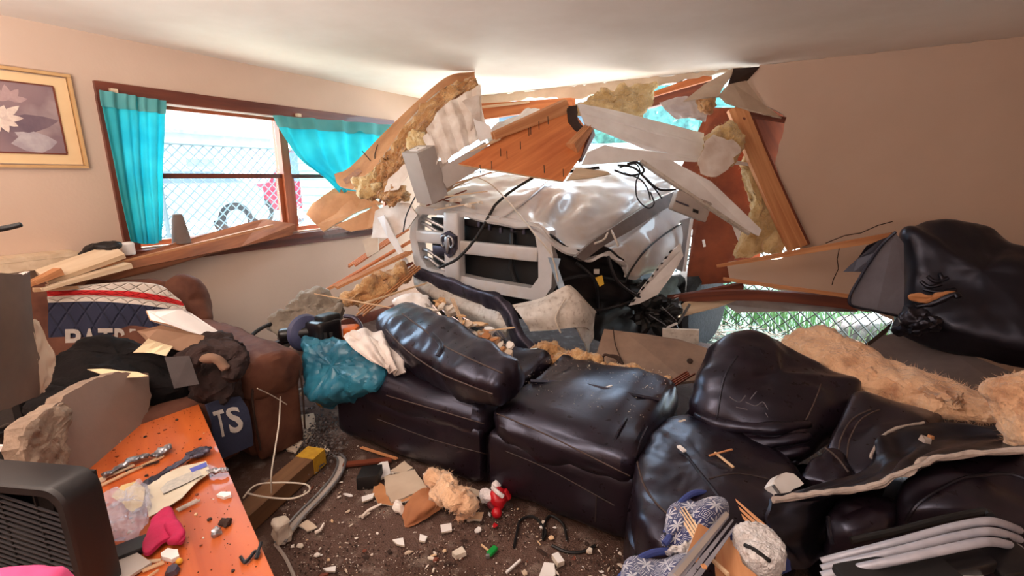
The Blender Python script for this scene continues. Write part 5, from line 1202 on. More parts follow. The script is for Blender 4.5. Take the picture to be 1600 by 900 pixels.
# near recliner section on the right
k = Thing('sofa_section', 'near leather recliner section with curved seam above the silver tubes', 'sofa', GS)
m = pillow(P([(1392, 815, 1.24), (1396, 780, 1.30), (1424, 756, 1.36), (1475, 736, 1.40), (1540, 726, 1.40), (1620, 726, 1.36), (1680, 770, 1.26), (1660, 850, 1.14), (1560, 840, 1.14), (1440, 828, 1.18)]), .11, 90, 18, .5, 1.0).disp(.02, 4, 41, 2)
q = k.part('seat_cushion', m, mLEA)
k.part('seam', tube(onm(pxline([(1416, 815), (1434, 788), (1470, 764), (1512, 746), (1570, 740), (1598, 746)], 40), m, .0), .006, 8, 60), mLEAB, of=q)
k.part('side_cushion', pillow(P([(1290, 850, 1.22), (1296, 812, 1.28), (1330, 798, 1.32), (1390, 798, 1.32), (1402, 820, 1.26), (1380, 842, 1.2), (1330, 858, 1.18)]), .08, 60, 12, .5).disp(.015, 7, 43), mLEA)
k.part('cushion_gap_fold', tube(P([(1294, 808, 1.2), (1296, 830, 1.16), (1300, 850, 1.14)]), .006, 6), mLEAB)
k.part('base', rbox(onz(1440, 850, .16), RIGHT*.38-FWD*.1, RIGHT*.06+FWD*.22, UP*.15, .04, 8), mLEA)
k.done()
# silver tubes stacked in front
for i in range(3):
    dy = 16*i; F = 1.02-.035*i
    k = Thing('silver_tube', ['topmost of three bent silver tubes on the recliner section', 'middle one of three bent silver tubes on the recliner section', 'lowest of three bent silver tubes on the recliner section'][i], 'tube', 'bent silver tubes of a folded frame')
    k.part('tube', tube(P([(1284, 878+dy*.7, F+.04), (1320, 868+dy*.75, F+.03), (1400, 848+dy*.85, F), (1480, 826+dy, F), (1530, 816+dy, F), (1552, 815+dy, F+.01), (1572, 820+dy*.95, F+.03), (1592, 828+dy*.9, F+.06)]), .0105, 14, 60), mGTUBE)
    k.part('end_cap', ball(at(1592, 828+dy*.9, F+.06), .011, n=8), mBLK)
    k.done()
k = Thing('folded_frame', 'dark folded plastic frame under the silver tubes', 'frame')
k.part('cross_plate', rbox(at(1455, 878, .98), RIGHT*.11+UP*.03, UP*.018, FWD*.05, .008, 6), mBLKG); k.part('cross_plate', rbox(at(1400, 898, .94), RIGHT*.12+UP*.025, UP*.012, FWD*.05, .006, 6), mBLK)
k.part('side_plate', rbox(at(1570, 872, .96), RIGHT*.05+UP*.012, UP*.012, FWD*.05, .006, 6), mBLKG); k.part('top_rail', tube(P([(1330, 845, 1.10), (1400, 830, 1.10), (1470, 812, 1.10), (1535, 800, 1.1), (1548, 806, 1.08)]), .010, 8, 30), mBLK)
k.done()
one('white_disc', lathe(at(1510, 925, .90), UP, [(.0, 0), (.075, 0), (.08, .006), (.075, .014), (.0, .018)], 28), mWHT, 'white round disc edge below the dark folded frame', 'disc')
# torn white lump between wedge and torn cover
k = Thing('plaster_chunk', 'white jagged plaster chunk with metal corner between the leather seats', 'plaster chunk')
k.part('face', slab(P([(1206, 758, 1.40), (1215, 744, 1.42), (1228, 738, 1.44), (1240, 740, 1.44), (1256, 756, 1.42), (1240, 764, 1.40), (1222, 776, 1.37)]), .04, .003, .02, 5), mWHT, smooth=0); k.part('corner_bead', bar(at(1208, 758, 1.38), at(1222, 778, 1.36), .008, .008), mMET)
k.done()

# long insulation batt over the cushions
m = sweep(P([(1238, 546, 2.38), (1275, 548, 2.30), (1340, 580, 2.12), (1420, 608, 1.94), (1490, 632, 1.78), (1556, 652, 1.64)]), [.12, .15, .15, .14, .12, .06], [.075, .09, .085, .08, .06, .025], UP+FWD*-.6, e=2.4, n=48, k=110, cap=.6).disp(.026, 8, 51, 5)
k = Thing('insulation_batt', 'long pinkish tan insulation batt lying across the leather back cushions', 'insulation')
k.part('batt', m, mINSP, smooth=70); k.part('loose_fibres', fuzz(m, 1400, .03, .0010, 7), mINSP, kind='stuff', smooth=0)
k.part('torn_layer', sheet(surf([P([(1360, 566, 2.1), (1430, 588, 1.94), (1492, 612, 1.8), (1505, 622, 1.76)]), P([(1352, 578, 2.02), (1420, 602, 1.86), (1480, 626, 1.70), (1500, 632, 1.68)])]), 30, 8, .02, lambda u, v: .03*noise.fractal(V((u*12, v*4, 5)), .8, 2, 4)), mINSP, smooth=60)
k.done()
m = pillow(P([(1546, 600, 1.50), (1560, 588, 1.52), (1600, 584, 1.5), (1660, 590, 1.45), (1660, 720, 1.36), (1606, 712, 1.36), (1584, 690, 1.38), (1564, 640, 1.44), (1552, 622, 1.48)]), .05, 70, 12, .5).disp(.03, 10, 53, 4)
k = Thing('insulation_batt', 'upright tan insulation slab at the end of the torn leather cover', 'insulation')
k.part('batt', m, mINSP, smooth=70); k.part('loose_fibres', fuzz(m, 500, .025, .001, 8), mINSP, kind='stuff', smooth=0); k.done()
# grey board behind the batt
one('fallen_board', slab(P([(1350, 546, 2.62), (1380, 524, 2.75), (1430, 517, 2.75), (1600, 590, 2.1), (1590, 640, 1.85), (1470, 625, 2.02), (1420, 590, 2.3)]), .02, .002, .1, 3), mat('dusty_grey_board', C(120, 104, 100), C(100, 86, 82), 4, .8, .1, 40), 'dusty grey board lying flat behind the long insulation batt', 'board', smooth=0)
one('torn_board', slab(P([(1268, 548, 2.6), (1338, 548, 2.62), (1392, 505, 2.9), (1396, 498, 2.95), (1388, 516, 2.82), (1358, 552, 2.6), (1345, 560, 2.55)]), .02, .004, .05, 4), [mDARKB, mFOAM], 'brown torn board under the gap in front of the concrete block', 'board', smooth=0)
board('paper_strip', 'white strip between the puffy cushion and the long batt', 'strip', at(1198, 556, 2.5), at(1222, 556, 2.45), .03, .012, mWHT)
# overturned recliner
k = Thing('overturned_recliner', 'overturned black leather recliner with grey lining flap by the wall', 'recliner')
m = pillow(P([(1398, 372, 2.78), (1420, 360, 2.82), (1465, 358, 2.82), (1510, 370, 2.78), (1560, 392, 2.70), (1640, 420, 2.5), (1680, 480, 2.35), (1660, 570, 2.15), (1590, 572, 2.2), (1500, 545, 2.35), (1430, 528, 2.5), (1402, 500, 2.6), (1410, 440, 2.68)]), .18, 110, 20, .55, .5).disp(.04, 3, 61, 2).disp(.006, 14, 62, 2)
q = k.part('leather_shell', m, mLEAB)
k.part('grey_lining', slab(P([(1398, 362, 2.66), (1412, 380, 2.62), (1413, 440, 2.52), (1412, 494, 2.42), (1370, 486, 2.50), (1326, 474, 2.62), (1346, 430, 2.66), (1376, 385, 2.68)]), .015), mGREYF, 'grey lining fabric', smooth=0)
k.part('lining_edge', tube(P([(1400, 362, 2.64), (1376, 385, 2.66), (1346, 430, 2.64), (1327, 473, 2.60), (1368, 486, 2.48), (1414, 496, 2.40)]), .008, 6, 40), mLEAB, 'dark bound edge')
k.part('dark_flap', slab(P([(1397, 366, 2.72), (1354, 384, 2.76), (1340, 404, 2.78), (1317, 425, 2.80), (1350, 425, 2.74), (1376, 392, 2.72)]), .008, .001, .05, 2), mLEAB, 'dark pointed flap', smooth=0)
for i, pts in enumerate([[(1440, 440), (1452, 448), (1470, 444)], [(1450, 432), (1462, 440), (1480, 434)], [(1468, 428), (1474, 438)], [(1444, 452), (1466, 456), (1492, 452)]]):
    k.part('wrinkle', sweep(onm(pxline(pts, 6), m, .0), .014, .010, e=2, n=12, k=14), mLEAB, of=q)
k.part('tear_foam', pillow(P([(1420, 462, 2.36), (1435, 458, 2.36), (1452, 468, 2.34), (1462, 458, 2.33), (1490, 456, 2.3), (1496, 460, 2.3), (1470, 468, 2.32), (1440, 474, 2.34), (1424, 470, 2.36)]), .02, 60, 6).disp(.01, 20, 2), mDRYB, 'tan torn foam', of=q)
k.part('tear_lip', sweep(P([(1432, 478, 2.36), (1462, 472, 2.32), (1490, 460, 2.28), (1498, 464, 2.26)]), .02, .016, e=2, n=14, k=24).disp(.008, 16, 5), mLEAB, of=q)
k.part('bunched_edge', pillow(P([(1400, 505, 2.42), (1420, 488, 2.42), (1450, 485, 2.38), (1470, 500, 2.34), (1455, 520, 2.32), (1425, 526, 2.36), (1402, 518, 2.42)]), .07, 50, 10).disp(.04, 12, 9), mLEAB, of=q)
k.done()

# ================================================================ UNDER THE TRUCK: DEBRIS BEHIND THE SOFA
k = Thing('fallen_board', 'wide grey brown board lying behind the sofa beneath the wheel', 'board')
k.part('board', slab(P([(944, 514, 3.02), (1010, 522, 2.98), (1060, 530, 2.90), (1118, 548, 2.74), (1104, 592, 2.5), (1040, 600, 2.52), (992, 582, 2.68), (930, 560, 2.86)]), .02, .002, .1, 3), mat('weathered_board', C(150, 124, 106), C(126, 102, 88), 5, .8, .2, 30), smooth=0)
k.part('crack', tube(P([(958, 512, 2.98), (962, 540, 2.88), (975, 570, 2.74)]), .004, 4), mDARKB); k.part('knot', lathe(at(1078, 564, 2.62), (CAM-at(1078, 564, 2.62)), [(.018, 0), (.012, .004)], 8), mDARKB)
k.done()
board('board_end', 'short grey board end standing behind the wide grey brown board', 'board', at(1035, 524, 3.08), at(1092, 526, 3.0), .10, .03, mTRUCKD, up=FWD)
for i, (path, w_, h, mt, lb) in enumerate([
    ([(945, 575, 2.55), (985, 588, 2.5), (1035, 602, 2.42), (1050, 606, 2.4)], [.05, .06, .05, .03], [.035, .045, .04, .03], mINS, 'brown insulation log lying along the rear of the middle sofa seat'),
    ([(868, 566, 2.72), (895, 562, 2.7), (925, 562, 2.68), (932, 578, 2.62)], [.04, .05, .05, .03], .05, mINS, 'brown insulation tuft roll under the white bumper corner'),
    ([(838, 552, 2.9), (860, 545, 2.9), (882, 560, 2.85)], .05, .05, mINS, 'dark brown insulation wad beneath the bumper bar')]):
    k = Thing('insulation_batt', lb, 'insulation'); m = sweep(P(path), w_, h, k=30).disp(.04, 12, 70+i, 4)
    k.part('batt', m, mt, smooth=60); k.part('loose_fibres', fuzz(m, 200, .03, .001, 20+i), mt, kind='stuff', smooth=0); k.done()
k = Thing('wood_block', 'orange end grain wood block sticking out under the bumper', 'wood block')
k.part('block', bar(at(835, 572, 2.66), at(868, 564, 2.75), .06, .06, UP), mSTUD, smooth=0); k.part('bark_side', bar(at(832, 582, 2.64), at(864, 572, 2.70), .012, .05, UP), mPAPER, smooth=0); k.done()
one('twig_tangle', tube(P([(940, 560, 2.75), (955, 552, 2.74), (968, 560, 2.7), (960, 572, 2.68), (945, 570, 2.7), (942, 558, 2.74), (962, 556, 2.72), (972, 574, 2.66)]), .008, 6, 50).jit(.02, 14, 3), mDARKB, 'dark twig tangle between insulation and grey board', 'twigs')
for i, (a, b, w_, h, mt, lb) in enumerate([
    ((880, 582, 2.5), (928, 602, 2.4), .03, .03, mDKW, 'dark stick lying across the rear of the middle seat'), ((940, 604, 2.35), (1050, 622, 2.26), .02, .02, mDKW, 'long dark strip along the rear edge of the middle seat'),
    ((770, 520, 2.95), (806, 565, 2.76), .14, .02, mGREYF, 'grey board leaning between slumped cushion and bumper'), ((842, 535, 3.0), (915, 565, 2.8), .05, .02, mMETD, 'grey plastic strip beneath the bumper corner'),
    ((1050, 600, 2.3), (1075, 585, 2.34), .06, .02, mDKW, 'reddish bark piece at the end of the insulation log'), ((790, 562, 2.7), (838, 590, 2.52), .02, .02, mSTUD, 'thin stick from the slumped cushion to the wood block')]):
    board('debris_stick', lb, 'stick', at(*a), at(*b), w_, h, mt, spl0=.03, spl1=.03, seed=80+i)
# heap on the slumped cushion
for i, (x, y, F, s, mt, lb) in enumerate([
    (748, 528, 2.78, .05, mDRY, 'torn tan drywall bit in the heap on the slumped cushion'), (725, 512, 2.84, .045, mPAPER, 'pale paper bit in the heap on the slumped cushion'), (700, 505, 2.88, .05, mRAW, 'split wood bit under the bumper slats'),
    (740, 545, 2.7, .04, mDRYB, 'brown board bit near the orange tuft'), (715, 532, 2.78, .035, mDRY, 'small tan bit between cushion seam and heap'), (764, 518, 2.8, .05, mWHT, 'white splinter bit below the bumper lip'), (705, 488, 2.95, .06, mPAPER, 'crumpled white paper wad below the lower bumper')]):
    one('debris_chunk', chip(at(x, y, F), s, .5, 90+i, nrm=FWD*-.7+UP), mt, lb, 'debris chunk', smooth=0)
for i, (a, b) in enumerate([((668, 478), (724, 530)), ((690, 500), (750, 552)), ((672, 466), (700, 500)), ((735, 520), (800, 512)), ((708, 470), (722, 505)), ((676, 482), (690, 512)), ((740, 536), (775, 560))]):
    board('splinter', ['long grey strip', 'second grey strip', 'short dark strip', 'level pale strip', 'upright pale strip', 'small silver strip', 'brown strip'][i]+' in the debris heap on the slumped cushion', 'splinter', at(a[0], a[1], 2.9-.03*i), at(b[0], b[1], 2.76-.03*i), .025, .012, [mGREYM, mTRUCKD, mBLK, mRAW, mRAW, mMET, mSTUD][i], spl0=.03, spl1=.03, seed=100+i)
k = Thing('insulation_wisp', 'orange fluffy insulation tuft on the slumped cushion', 'insulation')
m = pillow(P([(728, 540, 2.72), (745, 528, 2.72), (770, 532, 2.68), (786, 550, 2.62), (780, 562, 2.6), (758, 552, 2.64), (738, 556, 2.66)]), .05, 50, 10).disp(.06, 14, 33, 4)
k.part('tuft', m, mINSP, smooth=60); k.part('loose_fibres', fuzz(m, 300, .03, .001, 9), mINSP, kind='stuff', smooth=0); k.done()
one('plaster_chunk', pillow(P([(910, 616, 2.18), (925, 611, 2.2), (945, 614, 2.2), (954, 624, 2.16), (935, 628, 2.14), (918, 624, 2.15)]), .015, 30, 5).disp(.015, 20, 3), mGYP, 'pale plaster chunk lying on the middle sofa seat', 'plaster chunk', smooth=20)
one('plaster_chunk', pillow(P([(1056, 662, 1.90), (1075, 660, 1.92), (1095, 670, 1.88), (1092, 678, 1.86), (1068, 674, 1.87)]), .02, 30, 5).disp(.015, 20, 4), mGYP, 'white plaster chunk at the tip of the rounded corner seat', 'plaster chunk', smooth=20)
board('wood_sliver', 'pale sliver on the rounded corner seat', 'splinter', onz(1117, 707, .45), onz(1146, 730, .45), .008, .006, mRAW)
board('wood_sliver', 'second sliver crossing the pale one on the corner seat', 'splinter', onz(1108, 712, .452), onz(1144, 702, .452), .006, .005, mSTUD)
board('wood_sliver', 'tiny white sliver on the middle sofa seat', 'splinter', SG(1.45, .38, .49), SG(1.47, .42, .49), .01, .006, mWHT)
board('wood_sliver', 'white sliver beside the seam of the corner seat', 'splinter', onz(1060, 697, .45), onz(1070, 705, .45), .016, .008, mWHT)

rr = random.Random(77)
hm = [(mDRY, 'tan drywall'), (mPAPER, 'torn white paper'), (mRAW, 'split pale wood'), (mDRYB, 'brown board'), (mINS, 'brown fluffy'), (mGYP, 'crumbly plaster')]
for i in range(46):
    t = rr.random(); x, y = 668+t*120+rr.uniform(-14, 14), 470+t*82+rr.uniform(-14, 12); mt, nm = hm[i % 6]
    one('debris_chunk', chip(at(x, y, 2.80-.34*t+rr.uniform(-.06, .06)), rr.uniform(.014, .04), .35, 900+i, nrm=FWD*-.6+UP, long=rr.choice([1, 1.4, 1.9])), mt, nm+' scrap in the heap between bumper and slumped cushion', 'scrap', 'scraps heaped over the slumped cushion: '+nm, smooth=0)
# ================================================================ MIDDLE: TOOL, BAG, CLOTHS
k = Thing('string_trimmer', 'black pole tool with round blue black head and orange body', 'power tool')
k.part('pole', bar(at(392, 552, 2.62), at(486, 518, 2.76), .035, .03, UP, segs=3), mBLKG, smooth=0)
k.part('grip_sleeve', sweep(P([(440, 524, 2.66), (485, 518, 2.72)]), .045, .04, e=2.4, n=18, k=8), mBLKG)
d = (RIGHT*.75-FWD*.55+UP*.1).normalized()
k.part('guard_disc', lathe(at(478, 520, 2.72)-d*.03, d, [(.08, 0), (.108, .005), (.116, .025), (.105, .045), (.08, .055), (.04, .06)], 32), mat('blue_black_plastic', C(76, 80, 112), C(50, 52, 76), 5, .4), 'blue black round guard')
k.part('motor_housing', rbox(at(506, 520, 2.72), d*.085, UP*.085, (d.cross(UP)).normalized()*.08, .025, 8), mBLKG); k.part('motor_cap', rbox(at(512, 500, 2.74), d*.06, UP*.04, (d.cross(UP)).normalized()*.06, .02, 8), mBLK)
for i in range(3): k.part('cooling_fin', box(at(500+9*i, 527, 2.63), RIGHT*.010, UP*.03, FWD*.004), mBLK, smooth=0)
k.part('orange_body', rbox(at(542, 519, 2.80), RIGHT*.075+UP*.005, UP*.04, FWD*.05, .015, 6), mat('orange_plastic', C(226, 108, 28), None, 5, .4), 'orange plastic body'); k.part('dial_plate', box(at(531, 520, 2.745), RIGHT*.018, UP*.025, FWD*.004), mWHT, smooth=0)
for i in range(2): k.part('dial', lathe(at(531, 515+9*i, 2.738), -FWD, [(.006, 0), (.005, .003)], 10), mBLK)
k.part('handle_loop', tube(P([(538, 494, 2.86), (552, 496, 2.85), (562, 506, 2.84), (566, 522, 2.83)]), .014, 8), mMETD, 'steel handle')
k.done()
one('black_hose', tube(P([(388, 534, 2.85), (396, 522, 2.9), (410, 512, 2.95), (424, 506, 3.0)]), .013, 8), mBLK, 'curved black hose end beside the grey blanket', 'hose')
one('cardboard_scrap', slab(P([(372, 536, 2.8), (392, 532, 2.84), (400, 524, 2.86), (403, 536, 2.84), (398, 541, 2.82), (380, 541, 2.8)]), .004, .003, .02, 3), mDRY, 'torn tan cardboard scrap under the black pole', 'cardboard', smooth=0)
mGB = mat('grey_wool', C(150, 138, 124), C(120, 108, 96), 7, .95, .5, 70, sheen=.3)
m = pillow(P([(424, 506, 3.05), (450, 492, 3.1), (462, 472, 3.2), (484, 464, 3.25), (512, 462, 3.3), (538, 478, 3.3), (530, 498, 3.2), (505, 500, 3.1), (480, 530, 2.95), (440, 540, 2.95)]), .08, 80, 14, .55).disp(.05, 9, 5, 4, ((RIGHT+UP).normalized(), .4))
k = Thing('grey_blanket', 'crumpled grey wool blanket behind the black pole tool', 'blanket'); k.part('cloth', m, mGB)
k.part('peaked_fold', sheet(surf([P([(506, 458, 3.28), (522, 470, 3.22), (538, 476, 3.2)]), P([(500, 480, 3.2), (516, 490, 3.15), (530, 490, 3.15)]), P([(505, 500, 3.12), (518, 506, 3.1), (526, 500, 3.1)])]), 20, 16, .015, lambda u, v: .02*math.sin(u*9+v*3)), mGB); k.done()
mTEAL = mat('teal_nylon', C(44, 116, 140), C(30, 84, 108), 6, .38, .5, 14)
m = pillow(P([(483, 536, 2.66), (505, 531, 2.68), (540, 532, 2.62), (572, 542, 2.52), (604, 560, 2.44), (614, 590, 2.36), (590, 612, 2.33), (555, 622, 2.36), (520, 628, 2.40), (499, 632, 2.42), (490, 600, 2.54), (485, 566, 2.6)]), .11, 110, 18, .5).disp(.035, 10, 15, 4, ((UP+RIGHT*.3).normalized(), .3))
k = Thing('teal_bag', 'crinkled teal nylon bag slung over the end of the sofa', 'bag'); q = k.part('body', m, mTEAL)
for i, pts in enumerate([[(492, 556), (520, 572), (545, 556)], [(498, 600), (522, 590), (545, 604)], [(555, 545), (552, 585), (545, 618)], [(575, 550), (580, 585), (570, 612)], [(500, 572), (530, 584), (548, 578)]]):
    k.part('wrinkle', sweep(P([(x, y, 2.50) for x, y in pts]), .010, .012, e=2, n=10, k=20).disp(.006, 20, i), mTEAL, of=q)
k.done()
one('orange_cloth', pillow(P([(486, 600, 2.62), (500, 600, 2.6), (512, 634, 2.5), (496, 632, 2.52)]), .03, 30, 6), mat('ochre_cloth', C(180, 120, 50), None, 6, .8), 'ochre cloth edge under the teal bag', 'cloth')
mSH = mat('white_cotton', C(226, 216, 210), C(206, 192, 184), 8, .9, .3, 60)
SHS0 = surf([P([(536, 526, 2.56), (560, 514, 2.6), (590, 518, 2.6), (614, 521, 2.62)]), P([(548, 540, 2.46), (575, 530, 2.46), (602, 536, 2.46), (624, 540, 2.52)]), P([(578, 560, 2.34), (596, 552, 2.36), (614, 556, 2.38), (632, 558, 2.46)]), P([(606, 576, 2.30), (614, 580, 2.3), (626, 584, 2.34), (638, 582, 2.4)])])
SHS = lambda u, v: SHS0(u, v)+(CAM-SHS0(u, v)).normalized()*.06
k = Thing('white_shirt', 'crumpled white shirt thrown over the teal bag', 'shirt')
k.part('cloth', sheet(SHS, 50, 40, .008, lambda u, v: .022*math.sin(u*19+v*6)*(.4+.6*v)+.012*noise.noise(V((u*7, v*7, 2)))), mSH); k.part('sleeve_fold', sweep(P([(552, 522, 2.5), (585, 540, 2.38), (612, 570, 2.29)]), [.02, .03, .02], .02, k=24).disp(.012, 14, 3), mSH); k.done()
one('cream_pillow', pillow(P([(606, 584, 2.52), (622, 572, 2.56), (655, 578, 2.54), (662, 590, 2.5), (640, 598, 2.46), (610, 600, 2.46)]), .05, 40, 10), mat('cream_cloth', C(206, 182, 160), None, 6, .9), 'cream cushion end beneath the white shirt', 'cushion')
one('brown_cloth', pillow(P([(430, 560, 2.9), (452, 545, 2.92), (482, 540, 2.9), (486, 575, 2.8), (462, 580, 2.8), (440, 582, 2.82)]), .06, 50, 10).disp(.04, 12, 6, 4), mat('taupe_cloth', C(136, 112, 100), C(104, 84, 74), 8, .9), 'taupe cloth heaped under the black pole', 'cloth')
board('dark_board', 'dark board lying behind the recliner arm under the taupe cloth', 'board', at(446, 590, 2.75), at(490, 572, 2.8), .05, .04, mDKW)
board('pale_pipe', 'short pale pipe between recliner arm and teal bag', 'pipe', at(450, 615, 2.6), at(478, 608, 2.62), .022, .022, mGREYM)
board('pale_root', 'pale curved stick beside the ochre cloth', 'stick', at(470, 618, 2.55), at(490, 594, 2.6), .018, .018, mRAW)

# ================================================================ COFFEE TABLE AND WHAT LIES ON IT
TZ = .45
c0, c1 = onz(306, 620, TZ), onz(432, 905, TZ)
tx = (c1-c0).normalized(); ty = V((-tx.y, tx.x, 0))
if ty.dot(RIGHT) > 0: ty = -ty
def TT(a, b, z=0.0): p = c0+tx*a+ty*b; p.z = TZ+z; return p
k = Thing('coffee_table', 'orange varnished coffee table covered with debris', 'table')
Lt, Wt = 1.62, .50
mt_ = box(TT(Lt/2, Wt/2, -.02), tx*Lt/2, ty*Wt/2, UP*.02)
k.part('tabletop', rbox(TT(Lt/2, Wt/2, -.02), tx*Lt/2, ty*Wt/2, UP*.02, .008, 6), mTABLE)
k.p[-1][1].g = [((p-c0).dot(tx), (p-c0).dot(ty), p.z) for p in k.p[-1][1].v]
for b in (.03, Wt-.03): k.part('apron', bar(TT(.05, b, -.08), TT(Lt-.05, b, -.08), .02, .08), mTABLE, smooth=0)
for a in (.03, Lt-.03): k.part('apron', bar(TT(a, .05, -.08), TT(a, Wt-.05, -.08), .02, .08), mTABLE, smooth=0)
for a in (.05, Lt-.05):
    for b in (.05, Wt-.05): k.part('leg', bar(V((TT(a, b).x, TT(a, b).y, 0)), TT(a, b, -.04), .05, .05, up=tx), mTABLE, smooth=0)
k.done()
def onT(x, y, dz=0.0): return onz(x, y, TZ+dz)
# thick plaster slab
k = Thing('drywall_slab', 'large thick plaster slab with broken edge standing on the coffee table', 'drywall')
DS = PP([p[:2] for p in [(44, 738, 1.36), (32, 700, 1.40), (36, 668, 1.44), (58, 648, 1.46), (96, 627, 1.50), (100, 618, 1.51), (118, 608, 1.53), (132, 600, 1.55), (152, 590, 1.58), (174, 585, 1.61), (180, 581, 1.62), (232, 583, 1.68), (234, 610, 1.66), (237, 618, 1.66), (230, 648, 1.60), (222, 662, 1.57), (180, 705, 1.46), (120, 750, 1.34), (80, 745, 1.35)]], [(120, 750, 1.46), (222, 662, 1.85), (180, 581, 1.80)])
mTORN = mat('torn_plaster', C(150, 128, 110), C(116, 96, 82), 12, .95, .8, 50)
k.part('slab', slab(DS, .055, .003, .02, 9), [mat('plaster_face', C(146, 124, 112), C(132, 112, 100), 2.5, .9, .15, 40), mTORN], smooth=0)
k.part('broken_edge', pillow(PP([(32, 700), (36, 668), (60, 647), (98, 628), (108, 650), (100, 690), (104, 744), (70, 742), (42, 736)], [(120, 750, 1.44), (222, 662, 1.83), (180, 581, 1.78)]), .014, 70, 12, .5).disp(.012, 22, 4, 5), mTORN, 'rough broken plaster edge', smooth=30)
k.done()
# curved brown sheet, near on the left
CS = surf([P([(-60, 415, 1.05), (-10, 425, 1.12), (30, 428, 1.22), (47, 424, 1.32)]), P([(-60, 500, 1.0), (-10, 500, 1.08), (30, 500, 1.18), (52, 500, 1.28)]), P([(-60, 570, .98), (-10, 575, 1.06), (30, 580, 1.16), (66, 580, 1.28)]), P([(-60, 640, .96), (-8, 645, 1.04), (34, 630, 1.16), (64, 618, 1.28)])])
k = Thing('curved_panel', 'curved brown sheet with ragged top standing behind the plaster slab', 'panel')
q = k.part('panel', sheet(CS, 24, 24, .012, None, .012, 5), [mat('brown_curved_sheet', C(116, 96, 84), C(96, 80, 70), 4, .8), mFOAM], smooth=60)
k.part('torn_liner', sheet(surf([P([(50, 500, 1.27), (56, 498, 1.3), (60, 505, 1.31)]), P([(54, 545, 1.26), (70, 540, 1.3), (86, 555, 1.32)]), P([(62, 590, 1.26), (76, 588, 1.29), (84, 578, 1.31)]), P([(62, 618, 1.27), (70, 610, 1.28), (76, 600, 1.3)])]), 12, 20, .008, lambda u, v: .008*noise.noise(V((u*4, v*8, 2))), .02, 4), mDRY, 'torn tan liner', smooth=40)
k.done()
# dark shelf unit on the left edge
k = Thing('media_stand', 'black slatted stand with white strip beside the plaster slab', 'stand')
k.part('top_shelf', rbox(at(-20, 662, 1.80), RIGHT*.16, FWD*.12, UP*.010, .004, 4), mBLK); k.part('middle_shelf', rbox(at(-24, 716, 1.78), RIGHT*.16, FWD*.12, UP*.010, .004, 4), mBLK); k.part('upright', rbox(at(14, 690, 1.74), RIGHT*.014, FWD*.02, UP*.075, .004, 4), mBLKG); k.part('upright', rbox(at(28, 620, 1.80), RIGHT*.018, FWD*.02, UP*.13, .004, 4), mBLK)
k.part('white_strip', box(at(2, 700, 1.62), RIGHT*.07, FWD*.006, UP*.012), mWHT, 'white strip', smooth=0); k.part('base', rbox(at(-30, 760, 1.74), RIGHT*.16, FWD*.12, UP*.03, .004, 4), mBLK); k.done()
# box fan
mSLAT = mat('grey_fan_slat', C(58, 54, 56), None, 5, .5)
k = Thing('box_fan', 'black box fan tilted at the near end of the coffee table', 'fan')
fT, fR = at(4, 748, .86), at(122, 760, .98)
fx = (at(120, 765, .98)-at(-60, 745, .86)).normalized(); fz = (at(128, 765, .98)-at(168, 895, .92)); fx = (RIGHT*.985-FWD*.12).normalized(); fz = UP; fn = fx.cross(fz)
if fn.dot(CAM-fR) < 0: fn = -fn
S = .36; fo = at(100, 762, .96)                       # upper right corner of the front
def FN(a, b, c=0.0): return fo-fx*a-fz*b+fn*c          # a leftwards, b downwards, c outwards
def fanbar(a0, b0, a1, b1, w_): return rbox((FN(a0, b0)+FN(a1, b1))/2-fn*.035, (fx*(abs(a1-a0)/2+w_/2) if abs(a1-a0) > 1e-3 else fx*w_/2), (fz*(abs(b1-b0)/2+w_/2) if abs(b1-b0) > 1e-3 else fz*w_/2), fn*.045, .012, 6)
def fan_ring():
    def rr(s, r, c):
        o = []
        for (qx, qy, a0) in ((0, 0, 180), (1, 0, 270), (1, 1, 0), (0, 1, 90)):
            cx = s+r if qx == 0 else S-s-r; cyy = s+r if qy == 0 else S-s-r
            for j in range(7): a = math.radians(a0+15*j); o.append(FN(cx+r*math.cos(a), cyy+r*math.sin(a), c))
        return o
    L = [rr(.0, .05, -.08), rr(.0, .05, 0), rr(.006, .047, .008), rr(.026, .04, .006), rr(.03, .04, -.01), rr(.03, .04, -.08)]; n = len(L[0]); v = sum(L, []); f = []
    for i in range(6):
        for j in range(n): f.append((i*n+j, i*n+(j+1) % n, ((i+1) % 6)*n+(j+1) % n, ((i+1) % 6)*n+j))
    return M(v, f)
k.part('housing', fan_ring(), mat('dark_fan_plastic', C(30, 26, 28), C(22, 19, 21), 5, .5), smooth=40)
gq = k.part('hub', lathe(FN(S/2, S/2, -.045), fn, [(.05, 0), (.05, .03), (.04, .036), (0, .038)], 24), mBLK)
for i in range(22):
    b = .04+.016*i; k.part('grille_slat', bar(FN(.035, b+.045, -.006), FN(S-.035, b-.03, -.006), .0028, .006, fn), mSLAT, smooth=0)
for i in range(3): k.part('grille_rib', bar(FN(.1+.1*i, .032, -.008), FN(.1+.1*i, S-.032, -.008), .004, .006, fn), mBLK, smooth=0)
for i in range(5):
    a = 1.2566*i; u = fx*math.cos(a)+fz*math.sin(a); v_ = fn.cross(u); c = FN(S/2, S/2, -.05)
    k.part('blade', slab([c+u*.045-v_*.02, c+u*.09-v_*.05+fn*.01, c+u*.15-v_*.045+fn*.012, c+u*.16+v_*.03-fn*.015, c+u*.1+v_*.04-fn*.018, c+u*.045+v_*.02-fn*.01], .003), mBLK, of=gq, smooth=0)
k.part('back_plate', box(FN(S/2, S/2, -.082), fx*S*.47, fz*S*.47, fn*.003), mBLK, smooth=0)
k.done()
